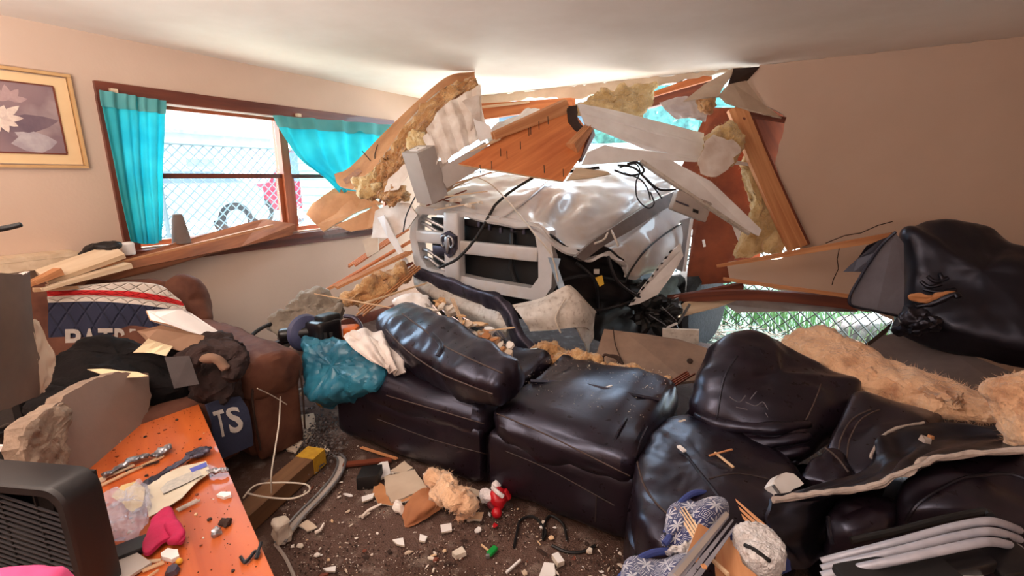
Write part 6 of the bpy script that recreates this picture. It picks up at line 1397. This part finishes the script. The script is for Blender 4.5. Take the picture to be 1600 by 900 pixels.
one('pink_cloth', sweep(P([(-40, 932, .62), (20, 926, .62), (70, 930, .63), (104, 946, .64)]), [.035, .045, .03], .03, k=20).disp(.01, 12, 2), mat('pink_fleece', C(226, 84, 136), C(206, 66, 120), 6, .85), 'bright pink cloth edge below the black fan', 'cloth')
board('grey_plate', 'grey flat plate edge lying beside the black fan', 'plate', onT(165, 905, .01), onT(222, 870, .01), .10, .008, mGREYM)
# on the table
mMAG = mat('magenta_cotton', C(196, 28, 84), C(160, 16, 64), 8, .8, .3, 60)
mFOIL = mat('crumpled_foil', C(190, 190, 196), C(110, 110, 116), 20, .3, .8, 30, metal=.7)
mBAGM = NT('clear_plastic_bag'); _t = mBAGM.t; _a = mBAGM.n('BsdfTransparent', {'Color': (.93, .95, 1, 1)}); _x = mBAGM.n('MixShader', {0: .26})
mBAGM.b.inputs['Base Color'].default_value = C(226, 226, 240); mBAGM.b.inputs['Roughness'].default_value = .12
mBAGM.l(_a.outputs[0], _x.inputs[1]); mBAGM.l(mBAGM.b.outputs[0], _x.inputs[2]); mBAGM.l(_x.outputs[0], _t.nodes['Material Output'].inputs['Surface']); mBAG = mBAGM.m
m = pillow([onT(x, y, .02) for x, y in ((148, 800), (170, 782), (205, 778), (225, 760), (232, 790), (226, 822), (200, 845), (165, 845), (152, 825))], .05, 110, 20, .7, .2).disp(.018, 20, 5, 2).disp(.010, 50, 6, 2)
one('plastic_bag', m, mBAG, 'crinkled clear plastic bag on the orange table by the fan', 'plastic bag', smooth=12)
k = Thing('magenta_cloth', 'magenta cloth crumpled on the orange table', 'cloth'); k.part('cloth', pillow([onT(x, y, .015) for x, y in ((222, 850), (238, 815), (262, 796), (278, 812), (290, 838), (282, 852), (262, 848), (235, 868), (222, 866))], .02, 60, 12, .5, .3).disp(.010, 14, 6, 2), mMAG)
k.part('rolled_fold', sweep([onT(266, 818, .03), onT(276, 834, .03), onT(272, 846, .025)], [.016, .02, .018], .014, k=16).disp(.006, 24, 4, 2), mMAG); k.done()
k = Thing('cardboard_flyer', 'long torn printed paper on the orange table beside the plastic bag', 'paper')
q = k.part('sheet', slab([onT(x, y, .022) for x, y in ((226, 762), (245, 745), (285, 728), (322, 720), (328, 738), (310, 750), (284, 778), (262, 792), (232, 808), (228, 790))], .003, .003, .03, 3), mat('printed_cream', C(214, 204, 184), C(196, 182, 160), 5, .7), smooth=0)
k.part('printed_panel', slab([onT(x, y, .0245) for x, y in ((250, 764), (262, 752), (310, 732), (316, 742), (270, 766), (256, 772))], .0008), mat('grey_print', C(170, 166, 160), C(196, 188, 176), 60, .7), of=q, smooth=0); k.part('printed_line', bar(onT(255, 772, .0255), onT(318, 743, .0255), .003, .0008), mDARKB, of=q, smooth=0)
k.part('blue_corner', slab([onT(x, y, .0248) for x, y in ((296, 732), (322, 722), (324, 728), (300, 738))], .0008), mat('blue_print', C(90, 100, 190), None, 5, .6), of=q, smooth=0); k.done()
one('torn_wrapper', slab([onT(x, y, .03) for x, y in ((174, 775), (190, 758), (212, 752), (226, 762), (222, 790), (206, 800))], .003, .004, .03, 6), mat('yellow_wrapper', C(206, 180, 130), None, 6, .6), 'yellowish torn wrapper above the plastic bag', 'wrapper', smooth=0)
for i, (pts, w_, lb) in enumerate([(((228, 758), (262, 735), (296, 715), (318, 707)), .022, 'dark crumpled foil strip along the printed paper'), (((296, 712), (310, 705), (327, 702)), .03, 'dark foil lump at the tip of the printed paper'), (((165, 742), (190, 728), (215, 715), (232, 712)), .018, 'silver foil strip behind the printed paper'), (((240, 712), (252, 704), (264, 698)), .026, 'wide silver foil end near the plaster slab'), (((322, 738), (340, 736), (354, 733)), .014, 'thin grey curl beside the tip of the printed paper')]):
    one('foil_strip', sweep([onT(x, y, .02) for x, y in pts], w_*.7, .006, k=30).disp(.009, 40, 20+i, 3), mFOIL if i not in (0, 1) else mMETD, lb, 'foil', smooth=25)
for i, (a, b, w_, mt, lb) in enumerate([((138, 768), (252, 714), .016, mRAW, 'long pale lath sliver on the table'), ((150, 752), (205, 728), .02, mCREAM, 'short cream sliver on the table by the slab'), ((134, 760), (160, 750), .03, mDRY, 'tan scrap by the corner of the fan'), ((200, 735), (245, 722), .010, mDARKB, 'thin dark sliver under the silver foil'), ((222, 878), (246, 876), .010, mCREAM, 'pale splinter near the magenta cloth'), ((228, 890), (252, 880), .012, mRAW, 'second splinter near the magenta cloth'), ((280, 796), (308, 782), .02, mTRUCKD, 'grey white strip on the table beside the printed paper'), ((226, 905), (244, 893), .006, mRAW, 'hair thin splinter at the near table edge')]):
    board('wood_sliver', lb, 'splinter', onT(*a, .008), onT(*b, .008), w_, .01, mt, spl0=.01, spl1=.01, seed=130+i)
k = Thing('pill_bottle', 'small white bottle with orange cap half hidden by the plastic bag', 'bottle')
q0 = onT(146, 806, .035); k.part('bottle', lathe(q0, RIGHT*.4+UP*.2-FWD*.5, [(.018, -.04), (.02, -.035), (.02, .01), (.014, .016)], 16), mWHT); k.part('cap', lathe(q0+(RIGHT*.4+UP*.2-FWD*.5).normalized()*.026, RIGHT*.4+UP*.2-FWD*.5, [(.015, -.006), (.016, 0), (.015, .006)], 16), mat('orange_cap', C(230, 90, 30), None, 5, .4), 'orange cap'); k.done()
one('black_box', rbox(onT(196, 860, .015), tx*.03, ty*.06, UP*.010, .004, 4), mBLK, 'flat black box under the plastic bag', 'box')
one('plaster_piece', slab([onT(x, y, .011) for x, y in ((338, 773), (345, 768), (360, 768), (361, 773), (350, 777))], .010, .002, .01, 3), mWHT, 'white shiny plaster bit near the table edge', 'plaster')
one('plaster_piece', slab([onT(x, y, .014) for x, y in ((251, 864), (262, 856), (278, 858), (280, 868), (268, 874), (254, 870))], .013, .002, .01, 4), mWHT, 'white plaster bit beside the magenta cloth', 'plaster')
one('dirt_clump', ball(onT(352, 818, .008), .018, (1, .8, .6), 8).disp(.012, 40, 3), mDARKB, 'brown dirt clump on the orange table', 'dirt')
one('foil_ball', ball(onT(340, 832, .008), .016, (1, 1, .7), 8).disp(.014, 40, 4), mFOIL, 'small foil ball beside the brown dirt clump', 'foil', smooth=15)
one('twisted_wire', tube([onT(x, y, .008) for x, y in ((376, 870), (382, 878), (390, 872), (398, 862), (404, 864), (400, 872))]+[onT(408, 848, .012)], .005, 6, 40), mWIRE, 'short twisted dark cord at the table edge', 'cord')
one('yellow_crumb', ball(onT(280, 877, .008), .009, n=6), mat('yellow_plastic', C(220, 160, 40), None, 5, .5), 'tiny yellow lump near the magenta cloth', 'crumb')
one('grey_shard', chip(onT(272, 892, .004), .022, .5, 9), mMETD, 'grey shard at the near end of the table', 'shard', smooth=0)
def tc(r):
    mt, nm = r.choice([(mGYP, 'white plaster'), (mDARKB, 'dark brown'), (mDKW, 'red brown wood'), (mRAW, 'pale wood')]); return mt, 'tiny '+nm+' chip scattered on the orange table', 'chip', nm+' chips on the table'
rr = random.Random(21)
for i in range(46):
    x, y = rr.uniform(170, 400), rr.uniform(640, 895)
    a = (onT(x, y)-c0).dot(tx); b = (onT(x, y)-c0).dot(ty)
    if not (.05 < a < 1.4 and .02 < b < .5): continue
    one('table_chip', chip(onT(x, y, .001), rr.uniform(.003, .009), .5, 300+i), *tc(rr), smooth=0)

# ================================================================ FLOOR
def onF(x, y, dz=0.0): return onz(x, y, dz)
k = Thing('wood_beam', 'brown square beam with yellow label lying by the coffee table', 'beam')
b0, b1 = onF(395, 800, .05), onF(485, 720, .055); bx = (b1-b0).normalized()
k.part('beam', bar(b0-bx*.12, b1+bx*.05, .10, .085), wood('brown_beam', C(128, 92, 62), C(98, 66, 44), .6, 20), smooth=0)
k.part('yellow_label', bar(b1-bx*.04, b1+bx*.055, .104, .089), mat('yellow_label', C(198, 152, 40), C(176, 130, 30), 30, .6), 'yellow paper label', smooth=0); k.done()
k = Thing('metal_channel', 'bent grey metal channel lying beside the brown beam', 'metal channel')
MC = [onF(x, y, .02) for x, y in ((430, 850), (460, 810), (495, 775), (520, 745), (528, 722), (520, 712))]
k.part('web', sheet(surf([MC, [p+V((.035, .02, .0)) for p in MC]]), 40, 3, .004), mGREYM); k.part('flange', tube([p+V((.036, .022, .012)) for p in MC], .006, 6), mMET); k.part('flange', tube([p+V((0, 0, .008)) for p in MC], .005, 6), mMET); k.done()
one('cable', tube([at(438, 620, 2.3), at(436, 660, 2.05), at(430, 700, 1.95), onF(424, 740, .22), onF(424, 770, .12)], .0035, 6, 40), mCABLE, 'thin pale cable hanging from the recliner to the brown beam', 'cable')
one('cable', tube([onF(x, y, .13) for x, y in ((380, 778), (400, 758), (440, 754), (478, 757), (482, 768), (455, 779), (410, 776), (385, 770))], .004, 6, 60), mCABLE, 'pale cable looped over the brown beam', 'cable')
one('cable', tube([at(402, 607, 2.05), at(425, 618, 2.2), at(448, 632, 2.3)], .003, 6), mCABLE, 'short pale cord across the recliner arm', 'cable')
one('cable', tube([onF(x, y, .01) for x, y in ((430, 850), (445, 870), (455, 890), (462, 910))], .007, 6), mGREYM, 'grey cable beside the table leg', 'cable')
one('black_strap', tube([onF(x, y, .01) for x, y in ((803, 856), (808, 830), (814, 812), (835, 808), (852, 830), (848, 842), (852, 815), (862, 806), (880, 820), (886, 845))], .006, 6, 60), mBLK, 'looping dark cord on the carpet near the sofa', 'cord')
one('black_strap', tube([onF(x, y, .01) for x, y in ((862, 852), (885, 862), (910, 862), (930, 852))], .006, 6, 30), mBLK, 'second dark cord curving on the carpet toward the corner seat', 'cord')
one('white_block', rbox(onF(440, 828, .06), tx*.035, ty*.03, UP*.05, .015, 8).disp(.012, 20, 4), mGYP, 'white rounded plaster block beside the table edge', 'plaster', smooth=30)
FP = [
    ('drywall_piece', [(600, 745), (648, 733), (668, 762), (612, 785), (603, 770)], mDRY, 'flat tan drywall piece on the carpet in front of the sofa', .014),
    ('drywall_piece', [(585, 750), (600, 758), (610, 785), (640, 770), (650, 778), (612, 790), (590, 786), (582, 770)], mDRYB, 'brown torn drywall backing under the flat tan piece', .006),
    ('drywall_piece', [(586, 728), (606, 716), (610, 740), (592, 748)], mWHT, 'white drywall bit next to the black box on the carpet', .012),
    ('drywall_piece', [(565, 776), (585, 770), (582, 778), (566, 784)], mWHT, 'narrow white drywall sliver before the black box', .010),
    ('drywall_piece', [(610, 735), (632, 720), (645, 730), (630, 740)], mDRY, 'small drywall wedge behind the flat tan piece', .012),
    ('drywall_piece', [(462, 650), (490, 645), (494, 668), (478, 690), (468, 670)], mDRY, 'curved white drywall piece in the gap beside the recliner', .010),
    ('drywall_piece', [(446, 700), (464, 684), (474, 690), (462, 708)], mDRY, 'pale drywall flake by the foot of the recliner', .010),
    ('drywall_piece', [(490, 700), (505, 692), (516, 704), (505, 712), (492, 710)], mDRY, 'round tan drywall flake behind the yellow label', .010),
    ('drywall_piece', [(640, 868), (660, 858), (672, 866), (655, 876)], mWHT, 'white triangular flake beside the tan insulation tuft', .010) if 0 else ('drywall_piece', [(613, 843), (630, 840), (632, 852), (620, 850)], mWHT, 'white arrow shaped flake in the middle of the carpet', .008),
    ('drywall_piece', [(656, 834), (668, 838), (664, 846), (655, 844)], mWHT, 'small white square flake on the carpet', .008),
    ('drywall_piece', [(688, 820), (705, 817), (706, 828), (690, 832)], mWHT, 'white crinkled flake under the tan insulation tuft', .008),
    ('drywall_piece', [(706, 862), (722, 853), (728, 862), (712, 868)], mGYP, 'chunky white plaster flake near the green lighter', .02),
    ('drywall_piece', [(842, 900), (850, 878), (866, 880), (868, 898), (855, 906)], mWHT, 'pale blue white plaster piece at the near carpet edge', .012),
    ('drywall_piece', [(862, 866), (872, 862), (882, 876), (872, 880)], mWHT, 'small white block beside the pale plaster piece', .02),
    ('drywall_piece', [(504, 888), (525, 884), (524, 892), (510, 892)], mWHT, 'small white flake near the table leg', .006),
    ('drywall_piece', [(728, 802), (756, 800), (752, 812), (730, 812)], mRAW, 'pale wood bit beside the red ornament', .010),
    ('drywall_piece', [(730, 760), (748, 766), (752, 776), (735, 772)], mDRY, 'grey flake under the front of the sofa', .006),
    ('drywall_piece', [(466, 820), (480, 812), (496, 824), (480, 830)], mDRY, 'pink tan flake beside the metal channel', .006),
]
for i, (n_, pts, mt, lb, t) in enumerate(FP):
    one(n_, slab([onF(x, y, t+.012) for x, y in pts], t, .004, .03, 200+i), [mt, mGYP], lb, 'drywall', smooth=0)
one('black_carton', rbox(onF(578, 745, .04), RIGHT*.05+FWD*.01, FWD*.05, UP*.035, .006, 5), mBLK, 'small black carton among drywall bits on the carpet', 'box')
k = Thing('brown_leaf_paper', 'curled orange brown paper facing lying on the carpet', 'paper')
k.part('sheet', sheet(surf([[onF(628, 800, .01), onF(632, 822, .005), onF(640, 824, .005)], [onF(648, 770, .06), onF(656, 795, .07), onF(664, 812, .02)], [onF(680, 756, .07), onF(692, 775, .09), onF(698, 788, .03)]]), 20, 24, .004, lambda u, v: .01*noise.noise(V((u*4, v*4, 3))), .01, 4), mat('orange_brown_paper', C(176, 116, 76), C(150, 92, 58), 5, .8), smooth=50); k.done()
k = Thing('insulation_batt', 'tan insulation tuft standing on the carpet before the sofa', 'insulation')
m = sweep([onF(680, 745, .10), onF(705, 770, .11), onF(720, 790, .08), onF(720, 812, .03)], [.05, .06, .05, .02], [.05, .06, .05, .02], k=30).disp(.05, 12, 44, 4)
k.part('batt', m, mINSP, smooth=60); k.part('loose_fibres', fuzz(m, 300, .03, .001, 11), mINSP, kind='stuff', smooth=0); k.done()
# red and white ornament
mRED = mat('red_satin', C(196, 22, 34), C(150, 12, 24), 8, .4); mWF = mat('white_fluff', C(232, 222, 222), None, 20, .95, .8, 80)
k = Thing('plush_ornament', 'red and white plush ornament lying on the carpet', 'ornament')
q = k.part('body', ball(onF(778, 778, .06), .045, (1, .9, 1), 12).disp(.012, 16, 2), mRED)
k.part('fluff', ball(onF(762, 775, .06), .034, n=10).disp(.018, 24, 3), mWF, 'white fluff'); k.part('fluff', ball(onF(775, 758, .09), .022, n=10).disp(.012, 24, 4), mWF); k.part('fluff', ball(onF(786, 755, .09), .018, n=10).disp(.010, 24, 5), mWF)
k.part('striped_band', tube([onF(770, 762, .10), onF(778, 770, .115), onF(786, 776, .10)], .010, 8), mWF); k.part('bauble', ball(onF(776, 801, .03), .024, n=12), mRED, 'shiny red bauble'); k.part('arm', sweep([onF(788, 768, .08), onF(794, 778, .05)], .018, .016, k=8), mRED); k.part('arm', sweep([onF(764, 786, .05), onF(772, 795, .03)], .014, .012, k=8), mat('maroon_cloth', C(100, 20, 30), None, 6, .7)); k.part('ribbon_end', chip(onF(773, 822, .01), .016, .5, 5), mRED, smooth=0); k.done()
k = Thing('green_lighter', 'green plastic lighter lying on the carpet', 'lighter')
k.part('body', sweep([onF(764, 866, .018), onF(774, 856, .018)], .013, .010, e=3.5, n=16, k=6, cap=.3), mat('green_plastic', C(20, 150, 60), None, 5, .35)); k.part('metal_head', rbox(onF(762, 869, .016), RIGHT*.008, FWD*.006, UP*.009, .003, 3), mMET); k.done()
board('straw', 'white straw on the carpet beside the green lighter', 'straw', onF(791, 895, .015), onF(813, 875, .015), .008, .008, mWHT)
board('straw', 'short pale stick touching the green lighter', 'stick', onF(752, 851, .012), onF(763, 860, .012), .006, .006, mRAW)
board('lath', 'red brown lath on the carpet under the sofa front', 'lath', onF(536, 726, .02), onF(612, 718, .02), .035, .012, mDKW, seed=60)
board('lath', 'pink brown lath crossing beneath the sofa front', 'lath', onF(568, 700, .025), onF(618, 716, .025), .02, .012, mSTUD, spl0=.03, spl1=.02, seed=61)
one('curled_strip', tube([onF(x, y, .02) for x, y in ((566, 808), (575, 798), (590, 790), (596, 787))], .008, 6, r1=.004), mPAPER, 'curled white paper strip before the tan drywall', 'paper')
one('paper_wad', ball(onF(625, 792, .025), .03, (1, .8, .9), 8).disp(.02, 22, 6), mPAPER, 'white crumpled paper wad beside the brown paper', 'paper', smooth=15)
one('paper_curl', tube([onF(x, y, .02) for x, y in ((492, 832), (500, 828), (506, 818))], .008, 6, r1=.005), mPAPER, 'small white paper curl by the metal channel', 'paper')
# countless crumbs and the larger chips
def infloor(x, y):
    p = onz(x, y); q = p-c0
    if q.dot(ty) > -.03 and q.dot(tx) > -.05: return False
    d = p-SG(0, 0, 0); b = d.dot(SB)
    if b > -.05: return False
    return p.x > 1.62 or p.y > -2.9
rr = random.Random(33); cnt = 0
cm = [mGYP, mWHT, mDRY, mRAW, mGYP, mDARKB, mDKW, mPAPER]
cn = {id(mGYP): 'crumbly plaster', id(mWHT): 'bright white', id(mDRY): 'tan drywall', id(mRAW): 'pale wood', id(mDARKB): 'dark brown', id(mDKW): 'red brown wood', id(mPAPER): 'white paper'}
def chip_label(mt, x, y):
    z = 'on the carpet beside the coffee table' if x < 560 else ('in the middle of the carpet' if x < 720 else ('on the carpet around the green lighter' if x < 830 else 'on the carpet toward the corner seat'))
    d = 'by the sofa front ' if y < 790 and x < 830 else ''
    return cn[id(mt)]+' chip '+d+z, 'chip', cn[id(mt)]+' chips '+d+z
while cnt < 240:
    x, y = rr.uniform(440, 985), rr.uniform(690, 905)
    if not infloor(x, y): continue
    cl = noise.noise(V((x*.012, y*.02, 4)))
    if rr.random() > .5+cl*.9: continue
    s = .003+.015*rr.random()**3; i = cnt; mt = rr.choice(cm)
    one('floor_chip', chip(onF(x, y, .010), s, .35, 500+i, long=rr.choice([1, 1, 1.5, 2.0])), mt, *chip_label(mt, x, y), smooth=0); cnt += 1
def crumbs(n, fn, s0, s1, seed):
    rr = random.Random(seed); m = M(); i = 0
    vs, fs = [], []
    while i < n:
        p = fn(rr)
        if p is None: continue
        s = rr.uniform(s0, s1); o = len(vs); a = rr.uniform(0, 6.28)
        for j in range(3): vs.append(p+V((math.cos(a+2.1*j), math.sin(a+2.1*j), 0))*s)
        vs.append(p+UP*s*.9); fs += [(o, o+1, o+3), (o+1, o+2, o+3), (o+2, o, o+3)]; i += 1
    return M(vs, fs)
def ffn(r):
    x, y = r.uniform(440, 1000), r.uniform(690, 905)
    if not infloor(x, y) or r.random() > .5+.9*noise.noise(V((x*.012, y*.02, 4))): return None
    return onF(x, y, .006)
one('floor_crumbs', crumbs(1100, ffn, .001, .0035, 1), mGYP, 'pale plaster crumbs sprinkled over the brown carpet', 'crumbs', kind='stuff', smooth=0)
one('floor_dirt', crumbs(1200, ffn, .0015, .006, 2), mDARKB, 'dark dirt grains sprinkled over the brown carpet', 'dirt', kind='stuff', smooth=0)
def hfn(r):
    x, y = r.gauss(500, 18), r.gauss(685, 22); return onF(x, y, .008+.04*r.random())
one('glass_heap', crumbs(700, hfn, .004, .012, 3), mat('dark_glittering_bits', C(96, 84, 80), C(40, 34, 34), 60, .35), 'heap of dark broken bits in the gap between recliner and sofa', 'rubble', kind='stuff', smooth=0)
def sfn(r):
    a, b = r.uniform(1.05, 1.7), r.uniform(.15, .75); return SG(a, b, .49)
one('seat_crumbs', crumbs(260, sfn, .001, .004, 4), mGYP, 'plaster dust crumbs on the middle sofa seat', 'crumbs', kind='stuff', smooth=0)
def tfn(r):
    p = TT(r.uniform(.05, 1.4), r.uniform(.01, .5), .001); return p
one('table_crumbs', crumbs(500, tfn, .0008, .003, 5), mDARKB, 'dark crumbs sprinkled over the orange table', 'crumbs', kind='stuff', smooth=0)

# ================================================================ SNOWFLAKE BLANKET AND WOOD ON THE CORNER SEAT
def fair_isle():
    k = NT('snowflake_fleece'); g = k.g(); mp = k.n('Mapping', {'Vector': g, 'Scale': (4.0, 3.0, 1)}); sx = k.n('SeparateXYZ', {0: mp.outputs[0]})
    a = k.math('SUBTRACT', k.math('FRACT', sx.outputs[0]), .5); b = k.math('SUBTRACT', k.math('FRACT', sx.outputs[1]), .5)
    aa, ab = k.math('ABSOLUTE', a), k.math('ABSOLUTE', b)
    r = k.math('SQRT', k.math('ADD', k.math('MULTIPLY', a, a), k.math('MULTIPLY', b, b))); th = k.math('ARCTAN2', b, a)
    spk = k.math('ABSOLUTE', k.math('SINE', k.math('MULTIPLY', th, 4.0)))
    star = k.math('LESS_THAN', r, k.math('MULTIPLY', k.math('POWER', k.math('ABSOLUTE', k.math('COSINE', k.math('MULTIPLY', th, 4.0))), 1.6), .42))
    ringm = k.math('MULTIPLY', k.math('GREATER_THAN', r, .44), k.math('LESS_THAN', k.math('ABSOLUTE', k.math('SUBTRACT', k.math('FRACT', k.math('MULTIPLY', k.math('ADD', aa, ab), 8.0)), .5)), .14))
    f = k.math('MAXIMUM', star, ringm)
    k.l(k.mix(f, C(40, 50, 104), C(206, 206, 216)), k.b.inputs['Base Color']); k.b.inputs['Roughness'].default_value = .95; k.b.inputs['Sheen Weight'].default_value = .3
    n = k.n('TexNoise', {'Vector': k.n('TexCoord').outputs['Object'], 'Scale': 200.0}); k.bump(n.outputs[0], .5, .005); return k.m
mFI = fair_isle(); mBLUE = mat('blue_binding', C(58, 72, 136), C(46, 58, 116), 6, .8, .2, 90); mSHER = mat('white_sherpa', C(240, 236, 236), C(216, 208, 206), 30, .98, 1.0, 90, bdist=.02)
k = Thing('snowflake_blanket', 'blue snowflake blanket with white sherpa lining bundled on the corner seat', 'blanket')
B1 = surf([P([(1040, 830, 1.26), (1058, 792, 1.34), (1086, 770, 1.40), (1120, 776, 1.42), (1150, 796, 1.40)]), P([(1046, 838, 1.18), (1070, 806, 1.24), (1098, 792, 1.28), (1130, 800, 1.30), (1152, 812, 1.32)]), P([(1038, 850, 1.16), (1070, 846, 1.16), (1100, 834, 1.20), (1130, 828, 1.24), (1154, 822, 1.28)])])
k.part('snowflake_cloth', sheet(B1, 40, 30, .02, lambda u, v: .02*math.sin(u*9+v*4)*(1-v*.5)), mFI)
k.part('binding', tube([B1(u, 0) for u in (0, .25, .5, .75, 1)], .010, 8, 40), mBLUE); k.part('binding', tube([B1(0, v)for v in (0, .5, 1)], .010, 8, 20), mBLUE)
B2 = surf([P([(968, 905, 1.04), (990, 880, 1.10), (1020, 864, 1.14), (1056, 862, 1.16), (1080, 872, 1.16)]), P([(980, 915, .98), (1004, 900, 1.0), (1030, 890, 1.02), (1056, 888, 1.04), (1080, 892, 1.06)]), P([(990, 935, .94), (1010, 925, .95), (1034, 922, .96), (1060, 920, .98), (1084, 920, 1.0)])])
k.part('snowflake_cloth', sheet(B2, 40, 24, .02, lambda u, v: .02*math.sin(u*8+v*3)), mFI); k.part('binding', tube([B2(u, 0) for u in (0, .25, .5, .75, 1)], .010, 8, 40), mBLUE)
sh = pillow(P([(1146, 834, 1.17), (1178, 828, 1.18), (1212, 848, 1.14), (1228, 878, 1.08), (1206, 896, 1.04), (1172, 886, 1.06), (1150, 862, 1.12)]), .05, 90, 20, .5).disp(.006, 70, 5, 2)
k.part('dark_slit', tube(onm(pxline([(1164, 852), (1180, 860), (1202, 876)], 14), sh, -.001), .006, 8, 20), mBLK, 'dark slit between the folds')
k.part('sherpa_roll', sh, mSHER, 'white sherpa roll', smooth=60); k.part('sherpa_fill', pillow(P([(1040, 862, 1.14), (1062, 850, 1.16), (1096, 842, 1.18), (1100, 852, 1.16), (1072, 868, 1.14)]), .02, 50, 8).disp(.012, 50, 6, 4), mSHER, smooth=60)
k.part('blue_edge', sheet(surf([P([(1142, 828, 1.22), (1176, 822, 1.24), (1210, 838, 1.22), (1232, 868, 1.16), (1236, 892, 1.1)]), P([(1140, 836, 1.16), (1174, 832, 1.18), (1202, 846, 1.16), (1220, 870, 1.12), (1226, 896, 1.06)])]), 40, 8, .014), mBLUE)
k.done()
k = Thing('grey_trim_board', 'grey painted trim board propped on the snowflake blanket', 'trim board')
p0, p1 = at(1060, 912, .92), at(1140, 812, 1.20); dd = (p1-p0).normalized()
q = k.part('board', bar(p0, p1, .055, .016, CAM-p0, spl1=.012, seed=3), mat('grey_painted_wood', C(166, 166, 178), C(140, 138, 148), 5, .6, .1, 30), smooth=0)
yy = (CAM-p0).cross(dd).normalized(); zz = dd.cross(yy)
k.part('raised_bead', bar(p0+zz*.010+yy*.014, p1+zz*.010+yy*.014, .012, .006, zz), mGREYM, of=q, smooth=0)
for i in range(3): k.part('nail_hole', lathe(p0+dd*(.08+.09*i)+zz*.0085-yy*.012, zz, [(.003, 0), (.002, .001)], 8), mBLK, of=q)
k.part('split_chip', chip(at(1100, 886, .955), .010, .4, 4), mSTUD, of=q, smooth=0)
k.done()
board('broken_stud', 'orange wood piece with nails standing behind the grey trim board', 'wood piece', at(1196, 836, 1.22), at(1142, 786, 1.38), .05, .02, mSTUD, up=CAM-at(1160, 800, 1.3), spl1=.03, seed=63)
board('broken_stud', 'pale split wood piece beside the grey trim board', 'wood piece', at(1098, 850, 1.12), at(1070, 806, 1.26), .035, .02, mRAW, up=CAM-at(1080, 820, 1.2), spl1=.06, seed=64)
board('broken_stud', 'orange board end under the grey trim board', 'wood piece', at(1082, 870, 1.05), at(1098, 826, 1.18), .03, .02, mSTUD, up=CAM-at(1080, 820, 1.2), seed=65)
one('tan_board', slab(P([(1118, 868, 1.10), (1140, 838, 1.18), (1152, 850, 1.14), (1160, 880, 1.06), (1190, 905, 1.0), (1150, 915, .98), (1118, 900, 1.02)]), .015, .003, .03, 66), [mSTUD, mRAW], 'tan broken board under the white sherpa roll', 'board', smooth=0)
board('broken_stud', 'thin pale stick below the tan broken board', 'stick', at(1112, 874, 1.06), at(1138, 898, 1.0), .008, .008, mRAW)
board('sofa_strap', 'black strap hanging beside the snowflake blanket', 'strap', at(988, 884, 1.3), at(1034, 822, 1.44), .03, .006, mBLK, up=CAM-at(1000, 860, 1.3))
